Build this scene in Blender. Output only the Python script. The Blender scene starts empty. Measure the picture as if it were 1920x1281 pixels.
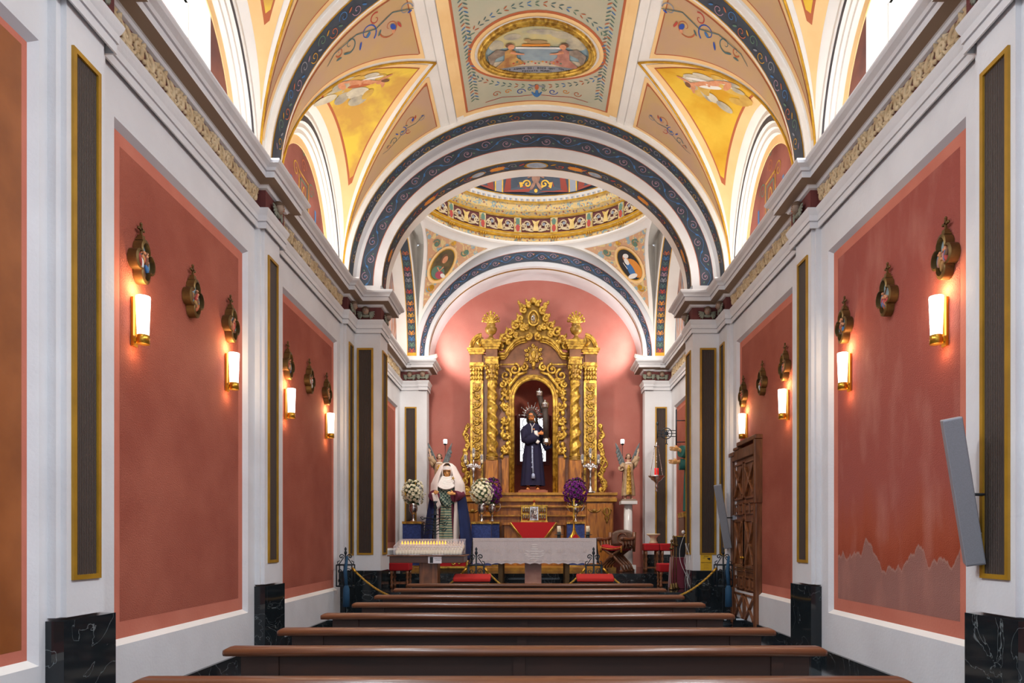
import bpy, math, random
from math import sin, cos, pi, sqrt, radians, atan2
from mathutils import Vector, Matrix
random.seed(7)
C = bpy.context.scene.collection

# ------------------------------------------------------------------ camera, world, exposure, large lights
CX, CZ, F = -0.05, 1.45, 1280.0            # camera x, eye height, focal length in pixels
cd = bpy.data.cameras.new('camera'); cam = bpy.data.objects.new('camera', cd); C.objects.link(cam)
cam.location = (CX, 0, CZ); cam.rotation_euler = (pi/2, 0, 0)
cd.sensor_width = 36; cd.lens = 24; cd.clip_start = 0.05; cd.clip_end = 200
cd.shift_x = -(1001-960)/1920; cd.shift_y = (1012-640.5)/1920
sc = bpy.context.scene
sc.camera = cam
sc.view_settings.view_transform = 'Standard'; sc.view_settings.look = 'None'
sc.view_settings.exposure = 0.18; sc.view_settings.gamma = 1
w = bpy.data.worlds.new('sky'); sc.world = w; w.use_nodes = True
w.node_tree.nodes['Background'].inputs[0].default_value = (0.80, 0.88, 1.0, 1)
w.node_tree.nodes['Background'].inputs[1].default_value = 1.25

def area(name, loc, tgt, sx, sy, power, col=(1, 1, 1), spread=180):
    l = bpy.data.lights.new(name, 'AREA'); l.shape = 'RECTANGLE'; l.size = sx; l.size_y = sy
    l.energy = power; l.color = col; l.spread = radians(spread)
    o = bpy.data.objects.new(name, l); C.objects.link(o); o.location = loc
    o.rotation_euler = (Vector(tgt)-Vector(loc)).to_track_quat('-Z', 'Y').to_euler()
    return o
DAY = (0.86, 0.93, 1.0); WARM = (1.0, 0.94, 0.87)
# daylight through the lunette windows, the seen pair and those of the bays behind the camera
for y in (6.8, 2.9, -0.9):
    for s in (-1, 1):
        area('window_daylight', (s*3.42, y, 6.85), (s*0.4, y+0.8, 2.0), 1.3, 1.3, 80 if y > 5 else 125, DAY, 125)
# lamp strips lying on top of the cornice, shining up into the vault
for (y0, y1, p) in ((5.5, 8.3, 19), (9.2, 12.0, 50), (1.5, 4.6, 24), (13.6, 16.9, 32)):
    for s in (-1, 1):
        o = area('cornice_uplight', (s*3.21, (y0+y1)/2, 6.0), (0, 0, 0), y1-y0, 0.08, p, WARM)
        z_ = -Vector((-s*0.60, 0, 1)).normalized(); x_ = Vector((0, 1, 0)); y_ = z_.cross(x_)
        o.rotation_euler = Matrix((x_, y_, z_)).transposed().to_euler()
for s in (-1, 1):                                    # added fill lights above the crossing cornice, aimed at the altar; no fixtures
    area('sanctuary_fill', (s*2.6, 13.45, 6.3), (s*0.2, 17.6, 3.0), 0.5, 0.3, 75, (1, 0.93, 0.84), 130)
area('dome_fill', (0, 14.9, 12.6), (0, 15.4, 0), 1.6, 1.6, 230, (1, 0.95, 0.88))  # added light inside the dome
# ------------------------------------------------------------------ helpers
def lin(c):
    if isinstance(c, str):
        c = [int(c[i:i+2], 16)/255 for i in (0, 2, 4)]
    return tuple((x/12.92 if x <= 0.04045 else ((x+0.055)/1.055)**2.4) for x in c)+(1,)
MATS = {}
def mat(key, col, rough=0.6, metal=0.0, col2=None, ns=3.0, nd=4, amt=1.0, bump=0.0, bs=60.0, emit=None, es=0.0, alpha=1.0, trans=0.0, coat=0.0, sheen=0.0, lo=0.35, hi=0.65, st=None):
    m = bpy.data.materials.new(key); m.use_nodes = True; nt = m.node_tree; b = nt.nodes['Principled BSDF']
    b.inputs['Base Color'].default_value = lin(col); b.inputs['Roughness'].default_value = rough
    b.inputs['Metallic'].default_value = metal
    if coat: b.inputs['Coat Weight'].default_value = coat; b.inputs['Coat Roughness'].default_value = 0.1
    if sheen: b.inputs['Sheen Weight'].default_value = sheen
    if alpha < 1: b.inputs['Alpha'].default_value = alpha
    if trans: b.inputs['Transmission Weight'].default_value = trans
    if emit: b.inputs['Emission Color'].default_value = lin(emit); b.inputs['Emission Strength'].default_value = es
    tc = nt.nodes.new('ShaderNodeTexCoord')
    if col2:
        n = nt.nodes.new('ShaderNodeTexNoise'); n.inputs['Scale'].default_value = ns; n.inputs['Detail'].default_value = nd
        if st:
            mp = nt.nodes.new('ShaderNodeMapping'); mp.inputs['Scale'].default_value = st; nt.links.new(tc.outputs['Object'], mp.inputs['Vector']); nt.links.new(mp.outputs[0], n.inputs['Vector']); n.inputs['Distortion'].default_value = 1.2
        else: nt.links.new(tc.outputs['Object'], n.inputs['Vector'])
        r = nt.nodes.new('ShaderNodeValToRGB'); r.color_ramp.elements[0].position = lo; r.color_ramp.elements[1].position = hi
        r.color_ramp.elements[0].color = lin(col); r.color_ramp.elements[1].color = lin(col2)
        nt.links.new(n.outputs['Fac'], r.inputs['Fac']); nt.links.new(r.outputs['Color'], b.inputs['Base Color'])
    if bump:
        n2 = nt.nodes.new('ShaderNodeTexNoise'); n2.inputs['Scale'].default_value = bs; n2.inputs['Detail'].default_value = 3
        nt.links.new(tc.outputs['Object'], n2.inputs['Vector'])
        bp = nt.nodes.new('ShaderNodeBump'); bp.inputs['Strength'].default_value = bump; bp.inputs['Distance'].default_value = 0.01
        nt.links.new(n2.outputs['Fac'], bp.inputs['Height']); nt.links.new(bp.outputs['Normal'], b.inputs['Normal'])
    MATS[key] = m
    return m

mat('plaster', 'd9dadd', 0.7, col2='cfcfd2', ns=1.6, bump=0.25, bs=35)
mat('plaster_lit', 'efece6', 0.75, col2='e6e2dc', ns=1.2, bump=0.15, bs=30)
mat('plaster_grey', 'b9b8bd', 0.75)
mat('cream', 'f3cf95', 0.75, col2='ecc488', ns=2.0)
mat('stucco_red', '964a38', 0.9, col2='a65a46', ns=1.6, nd=14, bump=1.0, bs=80)
mat('frame_gold', 'b08420', 0.45, 0.2, col2='9c741a', ns=4)
mat('stucco_back', 'ae665a', 0.9, col2='b87468', ns=1.2, nd=12, bump=0.7, bs=90)
mat('pink', 'c4745f', 0.8, col2='bc6a56', ns=2.5, bump=0.2, bs=40)
mat('gilt', 'd4ac48', 0.36, 0.5, col2='8a6420', ns=11, nd=8, bump=0.5, bs=40, lo=0.42, hi=0.62)
mat('gilt_dark', 'b08838', 0.42, 0.35, col2='7c5a20', ns=7, bump=0.3, bs=45)
mat('gold_paint', 'd6a326', 0.45, 0.25, col2='b88718', ns=8)
mat('bronze', '7c6238', 0.42, 0.7, col2='584426', ns=9)
mat('brass', 'c99a3a', 0.28, 0.9)
mat('silver', 'd2ccc8', 0.22, 0.95, col2='9a928e', ns=14, bump=0.3, bs=60)
mat('burgundy', '6c3532', 0.8, col2='5a2b2a', ns=4)
mat('relief_cream', 'd3bf9c', 0.75, col2='b9a07a', ns=9)
mat('dark_band', '424b57', 0.75, col2='343c48', ns=3.5, nd=8)
mat('slate_band', '5a5960', 0.75, col2='47464e', ns=3.5)
mat('paint_blue', '3f72a8', 0.7); mat('paint_blue_deep', '2c4fa6', 0.7)
mat('paint_pink', 'a08090', 0.7); mat('paint_red', 'b34338', 0.7); mat('paint_rust', 'b5623c', 0.7)
mat('paint_green', '5c7c68', 0.7); mat('paint_leaf', '4c6a6c', 0.7); mat('paint_orange', 'd58a34', 0.7)
mat('paint_grey', '8a8d96', 0.7); mat('paint_white', 'e4e2dc', 0.7); mat('paint_brown', '74503a', 0.8)
mat('paint_skin', 'd99a74', 0.8, col2='c88760', ns=14); mat('paint_cloud', 'c9bfa0', 0.8, col2='9a9488', ns=5)
mat('paint_dark', '2d2a2e', 0.8); mat('paint_sky', '9fb4b4', 0.8, col2='7d98a4', ns=4)
mat('floral_sky', 'cdbd82', 0.8, col2='a8a88c', ns=2.5); mat('paint_cloth', 'c9bda4', 0.8, col2='b8a890', ns=8)
mat('paint_slab', '93a2a8', 0.8, col2='8495a0', ns=6); mat('paint_lamb', 'a88a5c', 0.8); mat('paint_ochre', 'c69c58', 0.8, col2='9c6a40', ns=7)
mat('paint_rose', 'c08a78', 0.8, col2='a06a5c', ns=7); mat('paint_wing', '9a8c7c', 0.8, col2='7c6c60', ns=10)
mat('gilt_wood', 'b8862e', 0.4, 0.2, col2='8c5c20', ns=6); mat('niche_glass', 'ffffff', 0.3, emit='f6faff', es=1.5)
mat('cloth_rope', '9aa4c0', 0.7); mat('marble_brown', '9c5a3c', 0.35, col2='84482e', ns=5); mat('wood_bark', '40322c', 0.6, col2='2e2420', ns=9, bump=0.4, bs=30)
mat('skin_angel', 'c8a488', 0.5); mat('wing_grey', '6c7474', 0.6, col2='565c60', ns=12)
mat('candle_blue', '28344c', 0.4); mat('clear_glass', 'f0f4f8', 0.08, alpha=0.18); mat('bronze_leg', '5c4424', 0.4, 0.5); mat('walnut_dark', '4a2c1e', 0.35, coat=0.2)
mat('acrylic_edge', 'f0e6e8', 0.2); mat('leather', '6a5044', 0.5, col2='55402f', ns=14); mat('velvet_maroon', '6c1c30', 0.8, sheen=0.3)
mat('cloud_light', 'd8d0b8', 0.8, col2='c0b8a4', ns=6); mat('cloud_gold', 'd8b458', 0.8, col2='c09848', ns=5)
mat('crown_field', 'bdb49c', 0.8, col2='aeb09a', ns=1.1)
mat('tan_field', 'bd9a7e', 0.8, col2='c4a26e', ns=1.4, nd=8)
mat('yellow_field', 'e2b93a', 0.75, col2='d09a1c', ns=1.5, lo=0.4, hi=0.6)
mat('yellow_cloudy', 'e6c64a', 0.75, col2='cfa04a', ns=1.9, lo=0.42, hi=0.58)
mat('lunette_wall', '9c5c50', 0.85, col2='7c4038', ns=1.7, bump=0.2, bs=25)
mat('lunette_dark', '6e4844', 0.85, col2='8a5648', ns=2.2)
mat('wood', '8a5430', 0.4, col2='5c351c', ns=4, nd=6, coat=0.2, st=(3, 3, .4))
mat('wood_orange', '9c5a2a', 0.5, col2='84481c', ns=2.5)
mat('pew_rail', '663a20', 0.32, col2='4c2814', ns=3, nd=6, coat=0.12, st=(.4, 3, 3))
mat('pew_dark', '301608', 0.6, col2='200e06', ns=3, st=(.4, 3, 3))
mat('walnut', '7c4c2c', 0.45, col2='522e18', ns=4, nd=6, coat=0.15, st=(3, 3, .4))
mat('altar_wood', 'b4701c', 0.5, col2='7c440c', ns=4.0, nd=6, coat=0.15, st=(3, 3, .5))
mat('altar_stone', '8c5a38', 0.45, col2='643c22', ns=3.5, nd=7, coat=0.2)
mat('iron', '1e2a32', 0.5, 0.3)
mat('black', '16181c', 0.5)
mat('grey_metal', '8e9098', 0.5, 0.2)
mat('speaker_grille', '7d7f86', 0.7, col2='74767c', ns=200)
mat('velvet_red', 'a60c16', 0.9); mat('velvet_dark', '6a1020', 0.9)
mat('red_pad', 'b8241e', 0.9)
mat('damask_blue', '2e407c', 0.85, col2='243468', ns=22, lo=0.45, hi=0.55)
mat('velvet_blue', '0c2254', 0.85, col2='091a44', ns=4)
mat('robe_purple', '150f36', 0.85, col2='100c2c', ns=4)
mat('cloth_white', 'e6dfdc', 0.85); mat('cloth_pale', 'dccfca', 0.85)
mat('cloth_maroon', '5e1c34', 0.8); mat('cloth_green', '1f6058', 0.7)
mat('lace', 'd8cecd', 0.85, col2='c6bbbb', ns=130, lo=0.45, hi=0.6)
mat('skin_carved', 'ecb474', 0.45, col2='dc9c58', ns=8)
mat('skin_dark', 'd08040', 0.45, col2='b86c34', ns=8)
mat('hair', '2e2620', 0.6)
mat('wax', 'efe0c0', 0.5); mat('wax_black', '1c2a2c', 0.4)
mat('petal_white', 'ece6cc', 0.7); mat('petal_purple', '7c1a86', 0.7, col2='5c1068', ns=20)
mat('leaf', '3f5a34', 0.7, col2='2c4426', ns=12)
mat('marble_white', 'e2e0de', 0.25, col2='d2d0d0', ns=3)
mat('marble_pink', 'd09a84', 0.3, col2='c08472', ns=6)
mat('stone', 'd8c4a0', 0.6)
mat('rope', 'c89a34', 0.7, col2='94701e', ns=60)
mat('tassel_blue', '1f4a6a', 0.8)
mat('cable', 'd8d8d8', 0.6)
mat('sign_yellow', 'd8a818', 0.5)
mat('paper', 'cfc9cc', 0.6)
mat('cherub', '9a8472', 0.6, col2='7a6658', ns=10); mat('cherub_wing', '7c8072', 0.6)
mat('angel_robe', 'b59a78', 0.6, col2='94785a', ns=9, bump=0.3)
mat('lamp_glass', 'ffffff', 0.4, emit='ffeedd', es=4.5)
mat('lamp_bulb', 'ffffff', 0.4, emit='fff4ea', es=12)
mat('flame', 'ffb010', 0.5, emit='ffb010', es=1.6)
mat('flame_off', 'e8d0c0', 0.5)
mat('window_glass', 'ffffff', 0.3, emit='fbfdff', es=1.9)
mat('window_glass_pink', 'f0d0d0', 0.3, emit='f4d0cf', es=0.95)
mat('window_glass_blue', 'e0eef0', 0.3, emit='e4f2f4', es=1.0)
mat('window_glass_red', 'd08080', 0.3, emit='e09a98', es=0.9)
mat('red_glass', 'c81418', 0.3, emit='d01414', es=0.35)
mat('acrylic', 'f4f0f2', 0.15, alpha=0.22)

def node_mat(key, build):
    m = bpy.data.materials.new(key); m.use_nodes = True; build(m.node_tree, m.node_tree.nodes['Principled BSDF']); MATS[key] = m
def marble_black(nt, b):
    tc = nt.nodes.new('ShaderNodeTexCoord'); n = nt.nodes.new('ShaderNodeTexNoise'); n.inputs['Scale'].default_value = 1.3; n.inputs['Detail'].default_value = 8
    nt.links.new(tc.outputs['Object'], n.inputs['Vector'])
    v = nt.nodes.new('ShaderNodeTexNoise'); v.inputs['Scale'].default_value = 1.7; v.inputs['Detail'].default_value = 5; v.inputs['Distortion'].default_value = 1.6
    nt.links.new(n.outputs['Color'], v.inputs['Vector']) if False else nt.links.new(tc.outputs['Object'], v.inputs['Vector'])
    r = nt.nodes.new('ShaderNodeValToRGB'); e = r.color_ramp.elements
    e[0].position = 0.0; e[0].color = lin('161c20'); e[1].position = 1.0; e[1].color = lin('1c2226')
    a = e.new(0.491); a.color = lin('1a2024'); c = e.new(0.4955); c.color = lin('7a8284'); d = e.new(0.500); d.color = lin('1a2024')
    nt.links.new(v.outputs['Fac'], r.inputs['Fac']); nt.links.new(r.outputs['Color'], b.inputs['Base Color'])
    b.inputs['Roughness'].default_value = 0.08
node_mat('marble_black', marble_black)
def corrugated(nt, b):
    tc = nt.nodes.new('ShaderNodeTexCoord'); mp = nt.nodes.new('ShaderNodeSeparateXYZ'); nt.links.new(tc.outputs['Object'], mp.inputs[0])
    ad = nt.nodes.new('ShaderNodeMath'); ad.operation = 'ADD'; nt.links.new(mp.outputs[0], ad.inputs[0]); nt.links.new(mp.outputs[1], ad.inputs[1])
    s = nt.nodes.new('ShaderNodeMath'); s.operation = 'MULTIPLY'; s.inputs[1].default_value = 330; nt.links.new(ad.outputs[0], s.inputs[0])
    q = nt.nodes.new('ShaderNodeMath'); q.operation = 'SINE'; nt.links.new(s.outputs[0], q.inputs[0])
    bp = nt.nodes.new('ShaderNodeBump'); bp.inputs['Strength'].default_value = 0.9; bp.inputs['Distance'].default_value = 0.006
    nt.links.new(q.outputs[0], bp.inputs['Height']); nt.links.new(bp.outputs['Normal'], b.inputs['Normal'])
    b.inputs['Base Color'].default_value = lin('453933'); b.inputs['Roughness'].default_value = 0.6
node_mat('corrugated', corrugated)
def floor_tiles(nt, b):
    tc = nt.nodes.new('ShaderNodeTexCoord'); mp = nt.nodes.new('ShaderNodeMapping'); mp.inputs['Rotation'].default_value = (0, 0, pi/4)
    nt.links.new(tc.outputs['Object'], mp.inputs['Vector'])
    ch = nt.nodes.new('ShaderNodeTexChecker'); ch.inputs['Scale'].default_value = 1.6
    ch.inputs['Color1'].default_value = lin('c2bcb0'); ch.inputs['Color2'].default_value = lin('20282c')
    nt.links.new(mp.outputs[0], ch.inputs['Vector'])
    sx = nt.nodes.new('ShaderNodeSeparateXYZ'); nt.links.new(tc.outputs['Object'], sx.inputs[0])
    ab = nt.nodes.new('ShaderNodeMath'); ab.operation = 'ABSOLUTE'; nt.links.new(sx.outputs[0], ab.inputs[0])
    gt = nt.nodes.new('ShaderNodeMath'); gt.operation = 'GREATER_THAN'; gt.inputs[1].default_value = 2.3; nt.links.new(ab.outputs[0], gt.inputs[0])
    g2 = nt.nodes.new('ShaderNodeMath'); g2.operation = 'GREATER_THAN'; g2.inputs[1].default_value = 3.1; nt.links.new(ab.outputs[0], g2.inputs[0])
    mx = nt.nodes.new('ShaderNodeMix'); mx.data_type = 'RGBA'; mx.inputs['B'].default_value = lin('3c4448') ; nt.links.new(gt.outputs[0], mx.inputs['Factor']); nt.links.new(ch.outputs['Color'], mx.inputs['A'])
    m2 = nt.nodes.new('ShaderNodeMix'); m2.data_type = 'RGBA'; m2.inputs['B'].default_value = lin('151b1f'); nt.links.new(g2.outputs[0], m2.inputs['Factor']); nt.links.new(mx.outputs['Result'], m2.inputs['A'])
    nt.links.new(m2.outputs['Result'], b.inputs['Base Color']); b.inputs['Roughness'].default_value = 0.12
node_mat('floor_tiles', floor_tiles)
def stucco_damp(nt, b):
    L = nt.links.new
    tc = nt.nodes.new('ShaderNodeTexCoord'); sx = nt.nodes.new('ShaderNodeSeparateXYZ'); L(tc.outputs['Object'], sx.inputs[0])
    cy = nt.nodes.new('ShaderNodeCombineXYZ'); L(sx.outputs[1], cy.inputs[1])
    n = nt.nodes.new('ShaderNodeTexNoise'); n.inputs['Scale'].default_value = 1.7; n.inputs['Detail'].default_value = 5; n.inputs['Roughness'].default_value = 0.5; L(cy.outputs[0], n.inputs['Vector'])
    def mth(op, a, c, v=None):
        q = nt.nodes.new('ShaderNodeMath'); q.operation = op
        for i, x in enumerate((a, c)):
            if isinstance(x, (int, float)): q.inputs[i].default_value = x
            else: L(x, q.inputs[i])
        return q.outputs[0]
    h = mth('ADD', mth('MULTIPLY', n.outputs['Fac'], 1.7), 0.42)
    d = mth('SUBTRACT', sx.outputs[2], h)
    r = nt.nodes.new('ShaderNodeValToRGB'); e = r.color_ramp.elements
    dd = mth('ADD', mth('MULTIPLY', d, 0.4), 0.5); L(dd, r.inputs['Fac'])
    e[0].position = 0.0; e[0].color = lin('93594f'); e[1].position = 1.0; e[1].color = lin('a8564a')
    for p, c in ((0.40, '96665c'), (0.488, '94645a'), (0.497, 'a87e72'), (0.503, '963c1c'), (0.60, 'a0482c'), (0.78, '9c4c40')):
        x = e.new(p); x.color = lin(c)
    e[-1].color = lin('9c4c40')
    n3 = nt.nodes.new('ShaderNodeTexNoise'); n3.inputs['Scale'].default_value = 3.5; n3.inputs['Detail'].default_value = 5
    mpn = nt.nodes.new('ShaderNodeMapping'); mpn.inputs['Scale'].default_value = (1, 1, 0.35); L(tc.outputs['Object'], mpn.inputs['Vector']); L(mpn.outputs[0], n3.inputs['Vector'])
    mx = nt.nodes.new('ShaderNodeMix'); mx.data_type = 'RGBA'; mx.inputs['B'].default_value = lin('c08070')
    f = nt.nodes.new('ShaderNodeMapRange'); f.inputs['From Min'].default_value = 0.5; f.inputs['From Max'].default_value = 0.8; f.inputs['To Max'].default_value = 0.55; L(n3.outputs['Fac'], f.inputs['Value'])
    L(f.outputs[0], mx.inputs['Factor']); L(r.outputs['Color'], mx.inputs['A']); L(mx.outputs['Result'], b.inputs['Base Color'])
    b.inputs['Roughness'].default_value = 0.9
    n2 = nt.nodes.new('ShaderNodeTexNoise'); n2.inputs['Scale'].default_value = 90; L(tc.outputs['Object'], n2.inputs['Vector'])
    bp = nt.nodes.new('ShaderNodeBump'); bp.inputs['Strength'].default_value = 0.9; bp.inputs['Distance'].default_value = 0.01
    L(n2.outputs['Fac'], bp.inputs['Height']); L(bp.outputs['Normal'], b.inputs['Normal'])
node_mat('stucco_damp', stucco_damp)
def floral(key, base, c1, c2, sc_=9):
    def f(nt, b):
        L = nt.links.new; tc = nt.nodes.new('ShaderNodeTexCoord')
        v = nt.nodes.new('ShaderNodeTexVoronoi'); v.inputs['Scale'].default_value = sc_; L(tc.outputs['Object'], v.inputs['Vector'])
        r = nt.nodes.new('ShaderNodeValToRGB'); e = r.color_ramp.elements; r.color_ramp.interpolation = 'CONSTANT'
        e[0].color = lin(c1); e[0].position = 0; e[1].color = lin(base); e[1].position = 0.30
        L(v.outputs['Distance'], r.inputs['Fac'])
        n = nt.nodes.new('ShaderNodeTexNoise'); n.inputs['Scale'].default_value = sc_*0.9; n.inputs['Detail'].default_value = 3; n.inputs['Distortion'].default_value = 2.0; L(tc.outputs['Object'], n.inputs['Vector'])
        r2 = nt.nodes.new('ShaderNodeValToRGB'); e2 = r2.color_ramp.elements; e2[0].position = 0.55; e2[1].position = 0.58
        e2[0].color = (0, 0, 0, 1); e2[1].color = (1, 1, 1, 1); L(n.outputs['Fac'], r2.inputs['Fac'])
        mx = nt.nodes.new('ShaderNodeMix'); mx.data_type = 'RGBA'; mx.inputs['B'].default_value = lin(c2)
        L(r2.outputs['Color'], mx.inputs['Factor']); L(r.outputs['Color'], mx.inputs['A']); L(mx.outputs['Result'], b.inputs['Base Color'])
        b.inputs['Roughness'].default_value = 0.75
    node_mat(key, f)
floral('floral_gold', 'd8b878', '9a6450', '8aa0a0', 12)
floral('floral_multi', 'c99c78', '8fa6ac', 'd8c088', 5.5)
def stripes(nt, b):
    L = nt.links.new; tc = nt.nodes.new('ShaderNodeTexCoord'); w_ = nt.nodes.new('ShaderNodeTexWave'); w_.bands_direction = 'Z'
    w_.inputs['Scale'].default_value = 5.2; w_.inputs['Distortion'].default_value = 0.2; L(tc.outputs['Object'], w_.inputs['Vector'])
    r = nt.nodes.new('ShaderNodeValToRGB'); e = r.color_ramp.elements; e[0].color = lin('35605c'); e[1].color = lin('9c9a7c'); e[0].position = 0.25; e[1].position = 0.5
    L(w_.outputs['Fac'], r.inputs['Fac']); L(r.outputs['Color'], b.inputs['Base Color']); b.inputs['Roughness'].default_value = 0.8
node_mat('stripes', stripes)
def damask(nt, b):
    L = nt.links.new; tc = nt.nodes.new('ShaderNodeTexCoord')
    ch = nt.nodes.new('ShaderNodeTexChecker'); ch.inputs['Scale'].default_value = 22; ch.inputs['Color1'].default_value = lin('2c4844'); ch.inputs['Color2'].default_value = lin('8c9684')
    L(tc.outputs['Object'], ch.inputs['Vector']); L(ch.outputs['Color'], b.inputs['Base Color']); b.inputs['Roughness'].default_value = 0.8
node_mat('plaid', damask)

def at(px, py, D):                                  # the point at depth D seen at that place in the photograph
    return Vector((CX+(px-1001)*D/F, D, CZ+(1012-py)*D/F))

class MB:
    def __init__(s): s.v = []; s.f = []; s.m = []; s.keys = []; s.sm = []
    def key(s, k):
        if k not in s.keys: s.keys.append(k)
        return s.keys.index(k)
    def face(s, idx, k, sm=False): s.f.append(tuple(idx)); s.m.append(s.key(k)); s.sm.append(sm)
    def box(s, x0, x1, y0, y1, z0, z1, k):
        b = len(s.v)
        for z in (z0, z1):
            for (x, y) in ((x0, y0), (x1, y0), (x1, y1), (x0, y1)): s.v.append((x, y, z))
        for q in ((0, 3, 2, 1), (4, 5, 6, 7), (0, 1, 5, 4), (1, 2, 6, 5), (2, 3, 7, 6), (3, 0, 4, 7)): s.face([b+i for i in q], k)
    def obox(s, c, sx, sy, sz, R, k):               # box with its own rotation
        b = len(s.v)
        for z in (-.5, .5):
            for (x, y) in ((-.5, -.5), (.5, -.5), (.5, .5), (-.5, .5)): s.v.append(tuple(Vector(c)+R@Vector((x*sx, y*sy, z*sz))))
        for q in ((0, 3, 2, 1), (4, 5, 6, 7), (0, 1, 5, 4), (1, 2, 6, 5), (2, 3, 7, 6), (3, 0, 4, 7)): s.face([b+i for i in q], k)
    def patch(s, fn, nu, nv, k, sm=True, closeu=False):
        b = len(s.v); cols = nu if closeu else nu+1
        for i in range(cols):
            for j in range(nv+1): s.v.append(tuple(fn(i/nu, j/nv)))
        for i in range(nu):
            for j in range(nv):
                a = b+i*(nv+1)+j; c = b+((i+1) % cols)*(nv+1)+j
                s.face((a, c, c+1, a+1), k(i/nu, j/nv) if callable(k) else k, sm)
    def tube(s, pts, r, k, seg=8, closed=False, flat=1.0, up=None):
        pts = [Vector(p) for p in pts]; n = len(pts); b = len(s.v)
        rs = r if isinstance(r, (list, tuple)) else [r]*n
        ref = Vector(up) if up else Vector((0.13, 0.31, 0.94)); prev = None
        for i, p in enumerate(pts):
            t = (pts[(i+1) % n]-pts[i-1]) if closed else (pts[min(i+1, n-1)]-pts[max(i-1, 0)])
            if t.length < 1e-9: t = Vector((0, 0, 1))
            t.normalize()
            a = (ref if prev is None or up else prev); u = a-t*a.dot(t)
            if u.length < 1e-4: u = Vector((1, 0, 0))-t*t.x
            u.normalize(); prev = u; w_ = t.cross(u)
            for j in range(seg):
                q = 2*pi*j/seg; s.v.append(tuple(p+u*(cos(q)*rs[i]*flat)+w_*(sin(q)*rs[i])))
        m = n if closed else n-1
        for i in range(m):
            for j in range(seg):
                a = b+i*seg+j; a2 = b+i*seg+(j+1) % seg; c = b+((i+1) % n)*seg+j; c2 = b+((i+1) % n)*seg+(j+1) % seg
                s.face((a, a2, c2, c), k, True)
        if not closed:
            s.face([b+j for j in range(seg)][::-1], k); s.face([b+(n-1)*seg+j for j in range(seg)], k)
    def lathe(s, prof, c, k, seg=20, sx=1, sy=1, lobes=0, la=0, k2=None):
        b = len(s.v); n = len(prof)
        for (r, z) in prof:
            for j in range(seg):
                q = 2*pi*j/seg; rr = r*(1+la*cos(lobes*q)) if lobes else r
                s.v.append((c[0]+cos(q)*rr*sx, c[1]+sin(q)*rr*sy, c[2]+z))
        for i in range(n-1):
            for j in range(seg):
                s.face((b+i*seg+j, b+i*seg+(j+1) % seg, b+(i+1)*seg+(j+1) % seg, b+(i+1)*seg+j), k, True)
        if prof[0][0] > 1e-4: s.face([b+j for j in range(seg)][::-1], k)
        if prof[-1][0] > 1e-4: s.face([b+(n-1)*seg+j for j in range(seg)], k)
    def ball(s, c, r, k, seg=10, rings=6, R=None):
        rx, ry, rz = (r, r, r) if isinstance(r, (int, float)) else r
        b = len(s.v); c = Vector(c)
        for i in range(rings+1):
            a = pi*i/rings
            for j in range(seg):
                q = 2*pi*j/seg; p = Vector((rx*sin(a)*cos(q), ry*sin(a)*sin(q), rz*cos(a)))
                if R: p = R@p
                s.v.append(tuple(c+p))
        for i in range(rings):
            for j in range(seg): s.face((b+i*seg+j, b+(i+1)*seg+j, b+(i+1)*seg+(j+1) % seg, b+i*seg+(j+1) % seg), k, True)
    def poly3(s, pts, k, sm=False):
        b = len(s.v); s.v += [tuple(p) for p in pts]; s.face(range(b, b+len(pts)), k, sm)
    def prism(s, pts, d, k):                         # polygon (3D points) given thickness by vector d
        b = len(s.v); n = len(pts); d = Vector(d); s.v += [tuple(p) for p in pts]+[tuple(Vector(p)+d) for p in pts]
        s.face(range(b, b+n), k); s.face(range(b+2*n-1, b+n-1, -1), k)
        for i in range(n): s.face((b+i, b+(i+1) % n, b+n+(i+1) % n, b+n+i), k)
    # flat painting in a two-coordinate space mapped onto a surface by fn(u, v, lift)
    def ribbon(s, pts, wd, fn, k, lift=0.004):
        n = len(pts); b = len(s.v)
        ws = wd if isinstance(wd, (list, tuple)) else [wd]*n
        for i in range(n):
            x0, y0 = pts[max(i-1, 0)]; x1, y1 = pts[min(i+1, n-1)]; dx, dy = x1-x0, y1-y0; L = sqrt(dx*dx+dy*dy) or 1
            nx, ny = -dy/L*ws[i]/2, dx/L*ws[i]/2; x, y = pts[i]
            s.v.append(tuple(fn(x+nx, y+ny, lift))); s.v.append(tuple(fn(x-nx, y-ny, lift)))
        for i in range(n-1): s.face((b+2*i, b+2*i+1, b+2*i+3, b+2*i+2), k)
    def blob(s, pts, fn, k, lift=0.004, rings=1):
        cx = sum(p[0] for p in pts)/len(pts); cy = sum(p[1] for p in pts)/len(pts); n = len(pts); b = len(s.v)
        s.v.append(tuple(fn(cx, cy, lift)))
        for r in range(1, rings+1):
            for (x, y) in pts: s.v.append(tuple(fn(cx+(x-cx)*r/rings, cy+(y-cy)*r/rings, lift)))
        for i in range(n): s.face((b, b+1+i, b+1+(i+1) % n), k)
        for r in range(1, rings):
            for i in range(n):
                a = b+1+(r-1)*n; c = b+1+r*n; s.face((a+i, c+i, c+(i+1) % n, a+(i+1) % n), k)
    def ell(s, cx, cy, rx, ry, fn, k, rot=0, lift=0.004, n=14, rings=1):
        s.blob([(cx+cos(2*pi*i/n)*rx*cos(rot)-sin(2*pi*i/n)*ry*sin(rot), cy+cos(2*pi*i/n)*rx*sin(rot)+sin(2*pi*i/n)*ry*cos(rot)) for i in range(n)], fn, k, lift, rings)
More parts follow.
